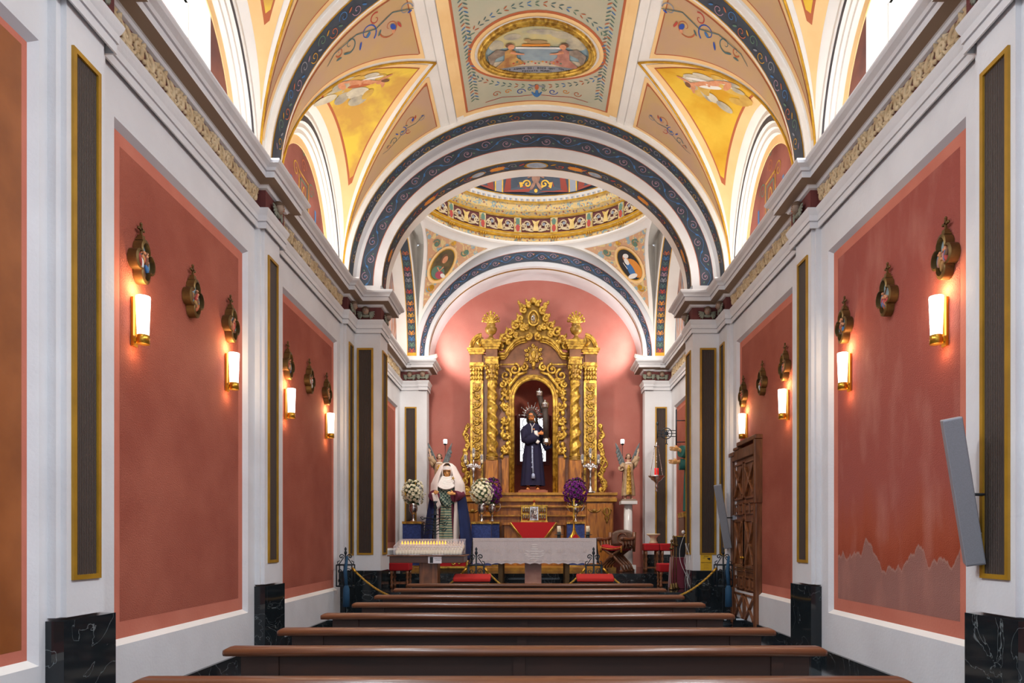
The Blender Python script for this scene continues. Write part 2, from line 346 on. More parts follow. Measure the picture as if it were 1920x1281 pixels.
    def build(s, name, parent=None, mirror=False, label=None):
        me = bpy.data.meshes.new(name); me.from_pydata([((-x if mirror else x), y, z) for (x, y, z) in s.v], [], [(f[::-1] if mirror else f) for f in s.f])
        for k in s.keys: me.materials.append(MATS[k])
        me.polygons.foreach_set('material_index', s.m); me.polygons.foreach_set('use_smooth', s.sm)
        me.update(); o = bpy.data.objects.new(name, me); C.objects.link(o)
        if parent: o.parent = parent
        if label: o['label'] = label
        return o
def struct(o): o['kind'] = 'structure'; return o
def tag(o, label, cat, group=None, kind=None):
    o['label'] = label; o['category'] = cat
    if group: o['group'] = group
    if kind: o['kind'] = kind
    return o
def thing(name, label, cat, loc=(0, 0, 0), rz=0, group=None):
    o = bpy.data.objects.new(name, None); C.objects.link(o); o.location = loc; o.rotation_euler = (0, 0, rz)
    o.empty_display_size = 0.1
    return tag(o, label, cat, group)
def dup(root, loc, rz=None, label=None, group=None):
    def cp(o, p):
        c = o.copy(); C.objects.link(c); c.parent = p
        for ch in list(kids(o)): cp(ch, c)
        return c
    r = cp(root, None); r.location = loc
    if rz is not None: r.rotation_euler = (0, 0, rz)
    if label: r['label'] = label
    if group: r['group'] = group
    return r
def kids(o): return [c for c in bpy.data.objects if c.parent == o]
# --- ornament generators, all in strip coordinates (s along, t across)
def spiral(cx, cy, r, turns=1.6, a0=0.0, d=1, n=22, rin=0.12):
    out = []
    for i in range(n+1):
        q = i/n; rr = r*(1-q*(1-rin)); a = a0+d*2*pi*turns*q
        out.append((cx+cos(a)*rr, cy+sin(a)*rr))
    return out
def vine(L, W, n, d0=1):                             # running scroll: list of (points, kind)
    out = []; c = L/n; stem = []
    for i in range(n*8+1):
        u = i/(n*8)*L; stem.append((u, -cos(pi*u/c)*W*0.34*d0))
    out.append((stem, 'stem'))
    for i in range(n):
        u = (i+0.5)*c; d = d0*(1 if i % 2 == 0 else -1)
        sp = spiral(u, W*0.05*d, min(c*0.42, W*0.36), 1.4, (-pi/2-0.4 if d > 0 else pi/2+0.4)+0, d, 16)
        out.append((sp, 'curl')); out.append(((u, W*0.05*d), 'bud'))
        lx = u+c*0.42
        out.append(([(lx-c*0.1, W*0.30*d), (lx+c*0.06, W*0.40*d), (lx+c*0.2, W*0.26*d)], 'leaf'))
    return out
# ------------------------------------------------------------------ the shell
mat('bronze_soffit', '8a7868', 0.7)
mat('hair_cherub', '5c4634', 0.7)
W, ZC, VA, VB = 3.45, 6.12, 3.45, 3.10
XP = 2.87                                            # inner faces of the crossing piers
Y1, Y2, Y3, YB = 12.55, 13.15, 17.35, 18.3           # pier front, pier back, chancel arch, back wall
BAYS = [(-2.2, 0.6), (1.7, 4.69), (5.53, 8.12), (9.24, 11.8)]
PIL = [(1.02, 1.58), (4.77, 5.32), (8.32, 8.94), (11.98, 12.55)]
L1, L2 = 0.5, 0.72                                   # sanctuary floor levels

m = MB(); m.box(-3.9, 3.9, -3.5, 12.3, -0.2, 0, 'floor_tiles'); struct(m.build('floor'))
m = MB()
m.box(-2.85, 2.85, 11.7, 12.6, -0.1, 0.17, 'marble_black'); m.box(-2.85, 2.85, 12.0, 12.6, 0.17, 0.34, 'marble_black')
m.box(-2.85, 2.85, 12.3, 13.2, 0.0, L1, 'marble_black'); m.box(-3.6, 3.6, 13.1, 18.6, 0.0, L1, 'marble_black')
struct(m.build('floor'))
m = MB(); m.box(-3.44, 3.44, 14.3, 18.3, L1, 0.61, 'marble_black'); m.box(-3.44, 3.44, 14.65, 18.3, 0.61, L2, 'marble_black')
struct(m.build('floor'))

def chamf(m, y0, y1, z0, z1, X):                      # bevelled reveal round a recessed panel, shading painted in: grey top, light sill
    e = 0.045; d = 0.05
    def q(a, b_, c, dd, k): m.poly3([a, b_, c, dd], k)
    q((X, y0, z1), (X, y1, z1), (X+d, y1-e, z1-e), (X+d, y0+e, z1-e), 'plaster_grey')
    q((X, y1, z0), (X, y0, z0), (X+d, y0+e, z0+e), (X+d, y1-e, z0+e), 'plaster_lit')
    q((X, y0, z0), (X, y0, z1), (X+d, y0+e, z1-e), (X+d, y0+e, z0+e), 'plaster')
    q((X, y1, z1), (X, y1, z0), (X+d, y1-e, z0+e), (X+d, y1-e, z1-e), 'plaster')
def inset(parent, fn, w, z0, z1, mirror, dep=0.035):       # brown corrugated panel in a gilt frame; fn(s, z, out) -> point
    f = MB(); t = 0.035
    def bar(s0, s1, a, b_): 
        p = [fn(s0, a, 0.0), fn(s1, a, 0.0), fn(s1, b_, 0.0), fn(s0, b_, 0.0)]; q = [fn(s0, a, 0.02), fn(s1, a, 0.02), fn(s1, b_, 0.02), fn(s0, b_, 0.02)]
        n = len(f.v); f.v += [tuple(x) for x in p+q]
        for g in ((4, 5, 6, 7), (0, 1, 5, 4), (1, 2, 6, 5), (2, 3, 7, 6), (3, 0, 4, 7)): f.face([n+i for i in g], 'frame_gold')
    bar(0, t, z0+t, z1-t); bar(w-t, w, z0+t, z1-t); bar(0, w, z0, z0+t); bar(0, w, z1-t, z1)
    p = MB(); p.poly3([fn(0, z0, 0.003), fn(w, z0, 0.003), fn(w, z1, 0.003), fn(0, z1, 0.003)], 'corrugated')
    o = p.build('fabric_panel', parent, mirror); g = f.build('gilt_frame', o, mirror)
def build_wall(side, mirror):
    m = MB(); X = W; right = not mirror
    m.box(X+0.06, X+0.4, -3.2, Y2, -0.1, 5.3, 'plaster'); m.box(X+0.06, X+0.4, Y2, YB+0.3, -0.1, 5.3, 'plaster')
    allb = [(a, b_, 0.58, 4.88) for a, b_ in BAYS]+[(13.5, 17.05, 1.2, 4.78)]
    ye = -3.2
    for (a, b_, z0, z1) in allb:
        m.box(X, X+0.1, ye, a, 0, 5.3, 'plaster'); m.box(X, X+0.1, a, b_, 0, z0, 'plaster'); m.box(X, X+0.1, a, b_, z1, 5.3, 'plaster')
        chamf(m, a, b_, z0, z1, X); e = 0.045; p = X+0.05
        field = 'stucco_damp' if (right and 5 < a < 6) else 'stucco_red'
        if mirror and 1 < a < 3: field = 'wood_orange'
        m.box(p, p+0.02, a+e, b_-e, z0+e, z1-e, 'pink')
        bw = 0.11 if field != 'wood_orange' else 0.05
        m.poly3([(p-0.001, a+e+bw, z0+e+bw+.03), (p-0.001, b_-e-bw, z0+e+bw+.03), (p-0.001, b_-e-bw, z1-e-bw), (p-0.001, a+e+bw, z1-e-bw)], field)
        ye = b_
    m.box(X, X+0.1, ye, Y3, 0, 5.3, 'plaster')
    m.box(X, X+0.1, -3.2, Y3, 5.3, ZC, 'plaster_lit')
    for (a, b_) in PIL:                                # pilasters, each a slightly proud strip
        m.box(X-0.06, X+0.05, a+0.0, b_, 0.9, 5.3, 'plaster'); m.box(X-0.10, X, a+0.05, b_-0.08 if b_ < 12 else b_, 0.9, 5.3, 'plaster')
    # piers
    m.box(XP, X+0.1, Y1, Y2, 0.88, 5.3, 'plaster'); m.box(XP, X+0.1, Y1, Y2, 5.3, ZC, 'plaster')
    m.box(2.77, X+0.3, Y3, Y3+0.35, L1, ZC, 'plaster')
    o = struct(m.build('wall_'+side, None, mirror))
    k = MB()                                           # black marble plinths and skirting
    for (a, b_) in PIL[:3]: k.box(X-0.13, X, a-0.02, b_+0.02, 0, 0.88, 'marble_black'); 
    k.box(XP-0.02, X, Y1-0.02, Y2+0.02, 0, 0.88, 'marble_black'); k.box(X-0.12, X, 11.98, Y1, 0, 0.88, 'marble_black')
    k.box(2.75, X+0.1, Y3-0.02, Y3+0.3, L1, L2+0.35, 'marble_black')
    ye = -3.2
    for (a, b_) in PIL[:3]+[(11.96, 12)]: k.box(X-0.035, X, ye, a-0.02, 0, 0.13, 'marble_black'); ye = b_+0.02
    k.box(3.38, X, Y2, Y3, L1, L1+0.25, 'marble_black')
    k.build('marble_plinth', o, mirror)
    for (a, w_) in ((4.87, 0.31), (8.46, 0.32), (12.16, 0.28)):
        inset(o, lambda s, z, d, a=a: Vector((X-0.10-d, a+s, z)), w_, 1.16, 4.98, mirror)
    inset(o, lambda s, z, d: Vector((3.0+s, Y1-d, z)), 0.3, 1.17, 4.97, mirror)
    inset(o, lambda s, z, d: Vector((XP-d, 12.68+s, z)), 0.38, 1.17, 4.97, mirror)
    inset(o, lambda s, z, d: Vector((3.03+s, Y3-d, z)), 0.3, 1.25, 4.82, mirror)
    return o
wall_l = build_wall('left', True); wall_r = build_wall('right', False)
# back wall of the apse and its returns
m = MB(); m.box(-3.5, -0.78, YB, YB+0.25, 0, 9.2, 'stucco_back'); m.box(0.78, 3.5, YB, YB+0.25, 0, 9.2, 'stucco_back')
m.box(-0.78, 0.78, YB, YB+0.25, 0, 2.6, 'stucco_back'); m.box(-0.78, 0.78, YB, YB+0.25, 5.9, 9.2, 'stucco_back')
m.box(-0.78, 0.78, YB+0.5, YB+0.6, 2.6, 5.9, 'stucco_red'); m.box(-0.85, -0.78, YB, YB+0.6, 2.6, 5.9, 'stucco_red'); m.box(0.78, 0.85, YB, YB+0.6, 2.6, 5.9, 'stucco_red')
m.box(-3.3, -3.2, Y3+0.3, YB+0.1, 0, ZC, 'stucco_back'); m.box(3.2, 3.3, Y3+0.3, YB+0.1, 0, ZC, 'stucco_back')
struct(m.build('wall_back'))

# entablature: a profile swept with mitres along the plan of the wall
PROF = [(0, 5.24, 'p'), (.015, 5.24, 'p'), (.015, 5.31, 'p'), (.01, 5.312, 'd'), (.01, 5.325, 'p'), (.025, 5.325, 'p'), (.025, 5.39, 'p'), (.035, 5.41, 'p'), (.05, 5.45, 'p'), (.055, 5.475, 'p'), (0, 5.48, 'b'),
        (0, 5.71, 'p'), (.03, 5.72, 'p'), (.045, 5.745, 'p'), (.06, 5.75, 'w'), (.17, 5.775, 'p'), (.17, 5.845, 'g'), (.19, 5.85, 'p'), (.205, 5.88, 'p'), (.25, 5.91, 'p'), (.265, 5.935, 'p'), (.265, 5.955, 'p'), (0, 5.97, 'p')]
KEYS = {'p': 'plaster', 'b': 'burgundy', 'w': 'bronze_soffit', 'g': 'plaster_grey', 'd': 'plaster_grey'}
def sweep(m, path, prof, keys):
    n = len(path); P = [Vector(p) for p in path]; offs = []
    for i in range(n):
        def nrm(a, b_): d = (b_-a).normalized(); return Vector((-d.y, d.x))
        if i == 0: v = nrm(P[0], P[1])
        elif i == n-1: v = nrm(P[-2], P[-1])
        else:
            n1, n2 = nrm(P[i-1], P[i]), nrm(P[i], P[i+1]); v = (n1+n2); v = v/(v.dot(n1))
        offs.append(v)
    b = len(m.v); K = len(prof)
    for i in range(n):
        for (o, z, k) in prof: q = P[i]+offs[i]*o; m.v.append((q.x, q.y, z))
    for i in range(n-1):
        for j in range(K-1): m.face((b+i*K+j, b+i*K+j+1, b+(i+1)*K+j+1, b+(i+1)*K+j), keys[prof[j][2]])
XE = W-0.03
path = [(XE, -3.2)]
for (a, b_) in PIL[:3]: path += [(XE, a), (XE-0.1, a), (XE-0.1, b_), (XE, b_)]
path += [(XE, 11.98), (XE-0.1, 11.98), (XE-0.1, Y1-.015), (XP-.015, Y1-.015), (XP-.015, Y2+.01), (3.42, Y2+.01), (3.42, Y3-.015), (2.96, Y3-.015), (2.96, Y3-0.06), (2.755, Y3-0.06), (2.755, Y3+0.4), (3.2, Y3+0.4)]
def relief_vine(m, fn, L, Wd, n, k, r=0.012, d0=1):    # carved running scroll: stem, curls, buds and leaves
    for (p, kind) in vine(L, Wd, n, d0):
        if kind == 'bud':
            m.ball(fn(p[0], p[1], 0.01), Wd*0.085, k, 7, 5); d = 1 if p[1] > 0 else -1
            for a in (.5, 1.3, 2.1, 2.8): m.tube([fn(p[0]+cos(a)*Wd*.22, p[1]+d*sin(a)*Wd*.22, .004), fn(p[0]+cos(a)*Wd*.36, p[1]+d*sin(a)*Wd*.36, .008), fn(p[0]+cos(a+.3)*Wd*.46, p[1]+d*sin(a+.3)*Wd*.44, .0)], [r*.8, r*1.5, r*.3], k, 5)
            continue
        N = len(p)
        if kind == 'stem': rr = [r*0.8]*N
        elif kind == 'curl': rr = [r*(1.5-0.8*i/N) for i in range(N)]
        else: rr = [r*0.7, r*1.9, r*0.4]
        m.tube([fn(a, b_, 0.006) for a, b_ in p], rr, k, 5)
def cherub(parent, at_, ang, s=0.13, mirror=False):
    m = MB(); R = Matrix.Rotation(ang, 3, 'Z'); c = Vector(at_)
    T = lambda x, y, z: c+R@Vector((x*s, y*s, z*s))
    m.ball(T(0, -.25, .2), (s*.42, s*.42, s*.5), 'cherub', 12, 8, R); m.ball(T(0, -.2, .42), (s*.46, s*.46, s*.36), 'hair_cherub', 10, 6, R)
    m.ball(T(0, -.66, .13), s*.07, 'cherub', 6, 4); m.ball(T(-.14, -.6, .25), s*.05, 'paint_dark', 6, 4); m.ball(T(.14, -.6, .25), s*.05, 'paint_dark', 6, 4)
    m.ball(T(0, -.6, -.04), (s*.1, s*.05, s*.04), 'paint_rust', 6, 4)
    for q in (-1, 1):
        for i in range(5):
            a = 0.2-i*0.42
            m.ball(T(q*(.55+.18*cos(a)), -.12-.02*i, -.1+.38*sin(a)+.1), (s*.42, s*.09, s*.13), 'cherub_wing', 8, 5, R@Matrix.Rotation(-q*a*0.9, 3, 'Y'))
    m.ball(T(0, -.1, -.35), (s*.55, s*.2, s*.22), 'cherub_wing', 10, 6, R)
    return m.build('cherub_head', parent, mirror)
corn = {}
for side, mir in (('left', True), ('right', False)):
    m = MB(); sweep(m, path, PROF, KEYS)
    for (y0, y1, n) in ((5.36, 8.28, 17), (8.98, 11.94, 17), (13.3, 17.1, 20), (1.65, 4.7, 14)):
        relief_vine(m, lambda s, t, l, y0=y0: Vector((XE-l, y0+s, 5.605+t)), y1-y0, 0.235, n, 'relief_cream', 0.019)
    o = struct(m.build('trim_1' if mir else 'trim_2', None, mir)); corn[side] = o
    for (p, a) in (((XE-0.12, 8.62, 5.6), -pi/2), ((3.13, Y1-0.03, 5.6), 0), ((XP-0.03, 12.85, 5.6), -pi/2), ((XE-0.12, 12.2, 5.6), -pi/2), ((3.2, Y3-0.03, 5.6), 0), ((2.86, Y3-0.08, 5.6), 0), ((XE-0.12, 5.05, 5.6), -pi/2)):
        cherub(o, p, a, 0.15, mir)

# ------------------------------------------------------------------ vault
def V(t, y, l=0.0, a=VA, b=VB): return Vector(((a-l)*sin(t), y, ZC+(b-l)*cos(t)))
def tx(x, a=VA): return math.asin(max(-1, min(1, x/a)))
TR = tx(1.58)                                         # groins meet the longitudinal rib here
LUN = [(2.9, 1.5), (6.96, 1.5), (10.62, 1.5), (-0.9, 1.5)]
def groin_t(y, yc, hw, side_t=TR):
    q = min(1, abs(y-yc)/hw); return tx(W-(W-1.58)*(1-q)) if q < 1 else pi/2
HZ = 1.98; ZL = 5.98                                   # height and springing of the lunette arches
def wall_arch(y, yc, hw, f=1.0): q = (y-yc)/(hw*f); return ZL+HZ*f*sqrt(max(0, 1-q*q))
def curve_y(s, yc, hw): return yc-hw*cos(pi*s)
def cell(s, t, yc, hw, l=0.0):
    y = curve_y(s, yc, hw); tg = groin_t(y, yc, hw); g = V(tg, y); wz = Vector((W, y, max(ZC-0.1, wall_arch(y, yc, hw))))
    if g.z < wz.z: wz.z = g.z-0.001
    p = wz.lerp(g, t); p.z += 0.10*sin(pi*t)*min(1, (g-wz).length)-l*0.9; p.x -= l*0.3
    return p
def celln(s, t, yc, hw, l):                           # the same surface lifted along its own normal
    e = 1e-3; s = min(.999, max(.001, s)); t = min(.999, max(.001, t)); p = cell(s, t, yc, hw)
    n = (cell(s+e, t, yc, hw)-p).cross(cell(s, t+e, yc, hw)-p)
    if n.length < 1e-12: return p
    n.normalize()
    if n.z > 0: n = -n
    return p+n*l
def add_side(m, yc, hw, ya, yb, mir):
    N = 48
    # vault between crown and groin, with the bay's plain strips at both ends
    for i in range(N):
        y0 = curve_y(i/N, yc, hw); y1 = curve_y((i+1)/N, yc, hw)
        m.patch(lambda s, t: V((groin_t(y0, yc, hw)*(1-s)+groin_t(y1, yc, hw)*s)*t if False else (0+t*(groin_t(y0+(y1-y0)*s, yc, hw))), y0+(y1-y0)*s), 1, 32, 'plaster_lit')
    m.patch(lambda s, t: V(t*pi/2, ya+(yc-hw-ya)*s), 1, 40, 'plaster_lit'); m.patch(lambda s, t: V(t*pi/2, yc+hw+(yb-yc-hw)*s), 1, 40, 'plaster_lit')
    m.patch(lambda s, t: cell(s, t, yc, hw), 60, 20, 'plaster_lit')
    # gold line along the groins
    for q in (0, 1):
        pts = []
        for i in range(25):
            s = (i/24*0.5) if q == 0 else (0.5+i/24*0.5)
            y = curve_y(s, yc, hw); tg = groin_t(y, yc, hw); pts.append(V(tg, y, 0.012)+Vector((-0.0, 0, 0)))
        m.tube(pts, 0.016, 'gold_paint', 5)
    # lunette ring mouldings and painted wall
    def arc(f, X, n=30): return [Vector((X, yc-hw*f*cos(pi*i/n), ZL+HZ*f*sin(pi*i/n))) for i in range(n+1)]
    rings = [(1.0, W, 'plaster_lit'), (0.965, W, 'plaster_lit'), (0.955, W+0.02, 'slate_band'), (0.91, W+0.02, 'plaster_lit'), (0.90, W+0.06, 'plaster_lit'), (0.87, W+0.06, 'plaster_lit'), (0.86, W+0.10, 'plaster_lit'), (0.83, W+0.10, 'plaster_lit'), (0.82, W+0.16, 'cream'), (0.76, W+0.17, 'cream'), (0.757, W+0.18, 'lunette_wall')]
    for (f0, X0, k), (f1, X1, _) in zip(rings, rings[1:]):
        a, b_ = arc(f0, X0), arc(f1, X1)
        m.patch(lambda s, t, a=a, b_=b_: a[round(s*30)].lerp(b_[round(s*30)], t), 30, 1, k)
    return arc(0.757, W+0.18)
def panel_rows(m, rows, fn, k, lift, nx=30):           # rows: list of (y, lo, hi)
    for (r0, r1) in zip(rows, rows[1:]):
        m.patch(lambda s, t, r0=r0, r1=r1: fn((r0[1]*(1-s)+r1[1]*s)*(1-t)+(r0[2]*(1-s)+r1[2]*s)*t, r0[0]*(1-s)+r1[0]*s, lift), 1, nx, k)
def flank(m, yc, hw, ye, sgn):                        # tan panel between rib, groin and transverse arch
    lift = 0.006
    for (mg, k) in ((0.07, 'cream'), (0.15, 'paint_rust'), (0.175, 'tan_field')):
        rows = []; ys = [ye+sgn*mg*0.8+(yc-ye)*i/40 for i in range(41)]
        for y in ys:
            lo = TR+0.03+mg*0.75/VA; tg = groin_t(y, yc, hw); hi = min(tg, 1.5)-mg*1.55/VA
            if hi > lo and (yc-y)*sgn > 0: rows.append((y, lo, hi))
        if len(rows) > 1: panel_rows(m, rows, V, k, lift); lift += 0.004
    # painted scroll on it
    near = sgn > 0; yy = ye+(yc-ye)*(0.25 if near else 0.36); tc = TR+(0.21 if near else 0.22); k_ = 1.25 if near else 0.8
    fn = lambda u, v, l: V(tc+u*k_/VA, yy+v*k_*sgn, l)
    for (cx, cy, r, a0, k) in ((-.12, .10, .14, 0, 'paint_rust'), (.16, -.02, .13, 2, 'paint_blue_deep'), (.42, -.08, .10, 1, 'paint_leaf'), (-.36, .0, .09, 3, 'paint_grey'), (.02, -.12, .08, 4, 'paint_red'), (.58, -.12, .06, 0, 'paint_rust')):
        m.ribbon(spiral(cx, cy, r, 1.1, a0, 1, 22), [0.018*(1-i/30) for i in range(23)], fn, k, 0.018)
    m.ribbon([(-.45, .04), (-.2, -.06), (.05, .0), (.3, -.12), (.65, -.16), (.8, -.12)], [.008, .014, .014, .012, .010, .006], fn, 'paint_leaf', .019)
    for (cx, cy, rx, ry, k, ro) in ((-.16, .12, .03, .05, 'paint_blue_deep', .4), (-.15, .18, .022, .03, 'paint_skin', 0), (.16, .0, .04, .02, 'paint_blue', .5), (.30, .05, .05, .015, 'paint_blue_deep', 1.0), (-.24, .14, .015, .05, 'paint_red', .3), (.5, -.02, .05, .012, 'paint_leaf', -.6), (.62, -.05, .045, .01, 'paint_leaf', -.3), (.02, .08, .04, .012, 'paint_leaf', .8), (-.40, .05, .03, .012, 'paint_blue_deep', .2)):
        m.ell(cx, cy, rx, ry, fn, k, ro, 0.021)
def cell_panel(m, yc, hw, cloudy, rng):
    lift = 0.006
    for (mg, k) in ((0.13, 'cream'), (0.30, 'paint_rust'), (0.34, 'yellow_cloudy' if cloudy else 'yellow_field')):
        N = 60; prev = None
        for i in range(N+1):
            s = i/N; a = cell(s, 0, yc, hw); b_ = cell(s, 1, yc, hw); L = (b_-a).length
            dy = abs(sin(pi*s)); mm = mg*0.9
            if L > 2*mm*1.05: cur = (s, mm/L, 1-mm/L)
            else: cur = None
            if prev and cur:
                m.patch(lambda u, t, p=prev, c=cur: celln(p[0]*(1-u)+c[0]*u, (p[1]*(1-u)+c[1]*u)*(1-t)+(p[2]*(1-u)+c[2]*u)*t, yc, hw, lift), 1, 12, k)
            prev = cur
        lift += 0.004
    def fn(u, v, l):                                   # metres along the wall and up towards the groin
        s0 = (0.45 if cloudy else 0.47); s_ = s0+u/4.4; a = cell(s_, 0, yc, hw); b_ = cell(s_, 1, yc, hw); return celln(s_, .46+v*1.7/(b_-a).length, yc, hw, .017+l*.4)
    for j in range(22):
        a = rng.uniform(0, 6.28); d = rng.uniform(.3, 1); m.ell(cos(a)*.34*d, -.04+sin(a)*.26*d, rng.uniform(.06, .13), rng.uniform(.05, .09), fn, ['paint_cloud', 'cloud_light', 'cloud_gold'][j % 3], rng.uniform(-1, 1), 0.001+0.0008*j, 14)
    for (cx, cy, rx, ry, ro, k) in ((0, .04, .15, .055, .35, 'paint_skin'), (-.20, .02, .15, .032, .2, 'paint_skin'), (-.19, -.06, .13, .028, -.35, 'paint_skin'), (.18, .12, .11, .022, .1, 'paint_skin'), (.12, .20, .02, .09, .2, 'paint_skin'), (.02, -.0, .12, .05, .6, 'paint_rust' if cloudy else 'paint_white')):
        m.ell(cx, cy, rx, ry, fn, k, ro, .022, 14)
    m.ell(.17, .13, .045, .05, fn, 'paint_skin', 0, .025, 12); m.ell(.18, .165, .045, .03, fn, 'paint_brown', .3, .027, 12); m.ell(.0, .14, .10, .03, fn, 'paint_white', .9, .021, 12)
rng = random.Random(3)
vault = {}
m_all = MB(); m_neg = MB()
bays = [(-3.2, 1.1, -0.9), (1.5, 4.75, 2.9), (5.3, 8.6, 6.96), (8.97, 12.22, 10.62)]
for side, mir in (('left', True), ('right', False)):
    m = MB()
    for (ya, yb, yc) in bays:
        ar = add_side(m, yc, 1.5, ya, yb, mir)
        if ya > 5:
            flank(m, yc, 1.5, ya, 1); flank(m, yc, 1.5, yb, -1); cell_panel(m, yc, 1.5, mir, rng)
            # longitudinal cream strip beside the rib
        # painted lunette wall
        X = W+0.18
        zb = ZC-0.2
        if ya > 8:
            c = Vector((X, yc, zb)); b = len(m.v); m.v.append(tuple(c)); m.v += [tuple(p) for p in ar]
            for i in range(30): m.face((b, b+1+i, b+2+i), 'lunette_wall')
            fn = lambda u, v, l, yc=yc: Vector((X-l, yc+u, ZL+0.75+v))
            for (u0, v0, u1, v1, k) in ((-.22, -.6, -.22, .35, 'gold_paint'), (.22, -.6, .22, .35, 'gold_paint'), (-.22, .35, .22, .35, 'gold_paint'), (-.15, -.6, -.15, .27, 'paint_green'), (.15, -.6, .15, .27, 'paint_green'), (-.15, .27, .15, .27, 'paint_green'), (.55, -.4, .55, .1, 'paint_blue'), (-.55, -.4, -.55, .1, 'paint_blue')):
                m.ribbon([(u0, v0), (u1, v1)], .03 if 'paint_blue' != k else .07, fn, k)
            m.ribbon([(cos(a*pi/10)*.09, -.1+sin(a*pi/10)*.3) for a in range(21)], .025, fn, 'gold_paint')
            for (cu, cv, r, k) in ((0, .52, .12, 'paint_rust'), (-.35, .3, .14, 'gold_paint'), (.35, .3, .14, 'paint_green'), (.7, -.2, .1, 'paint_rust'), (-.7, -.2, .1, 'gold_paint'), (0, .75, .1, 'paint_green')):
                m.ribbon(spiral(cu, cv, r, 1.3, 0, 1, 20), [0.02]*21, fn, k)
        else:                                          # a window cut through the lunette
            wy0, wy1, wz1 = yc-0.62, yc+0.60, 7.35
            pts = [(p.y, p.z) for p in ar]
            for (p, q) in zip(ar, ar[1:]):
                cuts = [p.y]+[c for c in (wy0, wy1) if p.y < c < q.y]+[q.y]
                zat = lambda y: p.z+(q.z-p.z)*(y-p.y)/(q.y-p.y)
                for a, b_ in zip(cuts, cuts[1:]):
                    mid = (a+b_)/2; z0_ = wz1 if wy0 < mid < wy1 else zb
                    m.poly3([(X, a, z0_), (X, b_, z0_), (X, b_, max(z0_+.001, zat(b_))), (X, a, max(z0_+.001, zat(a)))], 'lunette_wall' if mid < wy0 else 'lunette_dark')
            m.poly3([(X, wy1, zb), (X+0.25, wy1-0.05, zb), (X+0.25, wy1-0.05, wz1), (X, wy1, wz1)], 'plaster_lit'); m.poly3([(X, wy0, zb), (X+0.25, wy0+0.05, zb), (X+0.25, wy0+0.05, wz1), (X, wy0, wz1)], 'plaster_lit')
            m.poly3([(X, wy0, wz1), (X+0.25, wy0, wz1), (X+0.25, wy1, wz1), (X, wy1, wz1)], 'plaster_lit')
    # cream strips and white rib along the crown panel (this half)
    for (ya, yb, yc) in bays[2:]:
        m.patch(lambda s, t: V(tx(1.30)+t*(tx(1.42)-tx(1.30)), ya+0.1+(yb-ya-0.2)*s, 0.006), 6, 2, 'cream')
        m.patch(lambda s, t: V(tx(1.44)+t*(tx(1.56)-tx(1.44)), ya+(yb-ya)*s, 0.018), 6, 2, 'plaster_lit')
    # transverse arches
    for (ya, yb) in ((1.1, 1.5), (4.75, 5.3), (8.6, 8.97), (12.22, 12.55)):
        a2, b2 = 3.38, 3.03
        nn = 22
        m.patch(lambda s, t: V(s*pi/2, ya, t*0.07), nn, 1, 'plaster_lit'); m.patch(lambda s, t: V(s*pi/2, yb, t*0.07), nn, 1, 'plaster_lit')
        wd = yb-ya; e = wd*0.14
        for (p, q, k, l) in ((0, 1, 'plaster_lit', 0), (e*0.6, wd-e*0.6, 'gold_paint', 0.004), (e, wd-e, 'dark_band', 0.008)):
            s0 = 0.0; smax = pi/2 if k == 'plaster_lit' else pi/2-0.03
            p_, q_ = (0, wd) if k == 'plaster_lit' else (p, q)
            m.patch(lambda s, t, p_=p_, q_=q_, l=l, smax=smax: V(s*smax, ya+p_+(q_-p_)*t, l, a2, b2), 30, 1, k)
        if ya > 8:
            Lr = 4.9
            fn = lambda u, v, l: V(u/Lr*(pi/2-.08), ya+wd/2+v, 0.011+l, a2, b2)
            cols = ['paint_blue', 'paint_rust', 'paint_green', 'gold_paint', 'paint_grey', 'paint_pink']
            for i in range(22):
                u = 0.15+i*0.215; d = 1 if i % 2 else -1
                m.ribbon(spiral(u, 0.03*d, 0.085, 1.2, 0, d, 14), [0.012]*15, fn, cols[i % 6]); m.ell(u+0.09, -0.04*d, 0.04, 0.013, fn, cols[(i+2) % 6], d*0.6)
    vault[side] = struct(m.build('ceiling', None, mir))
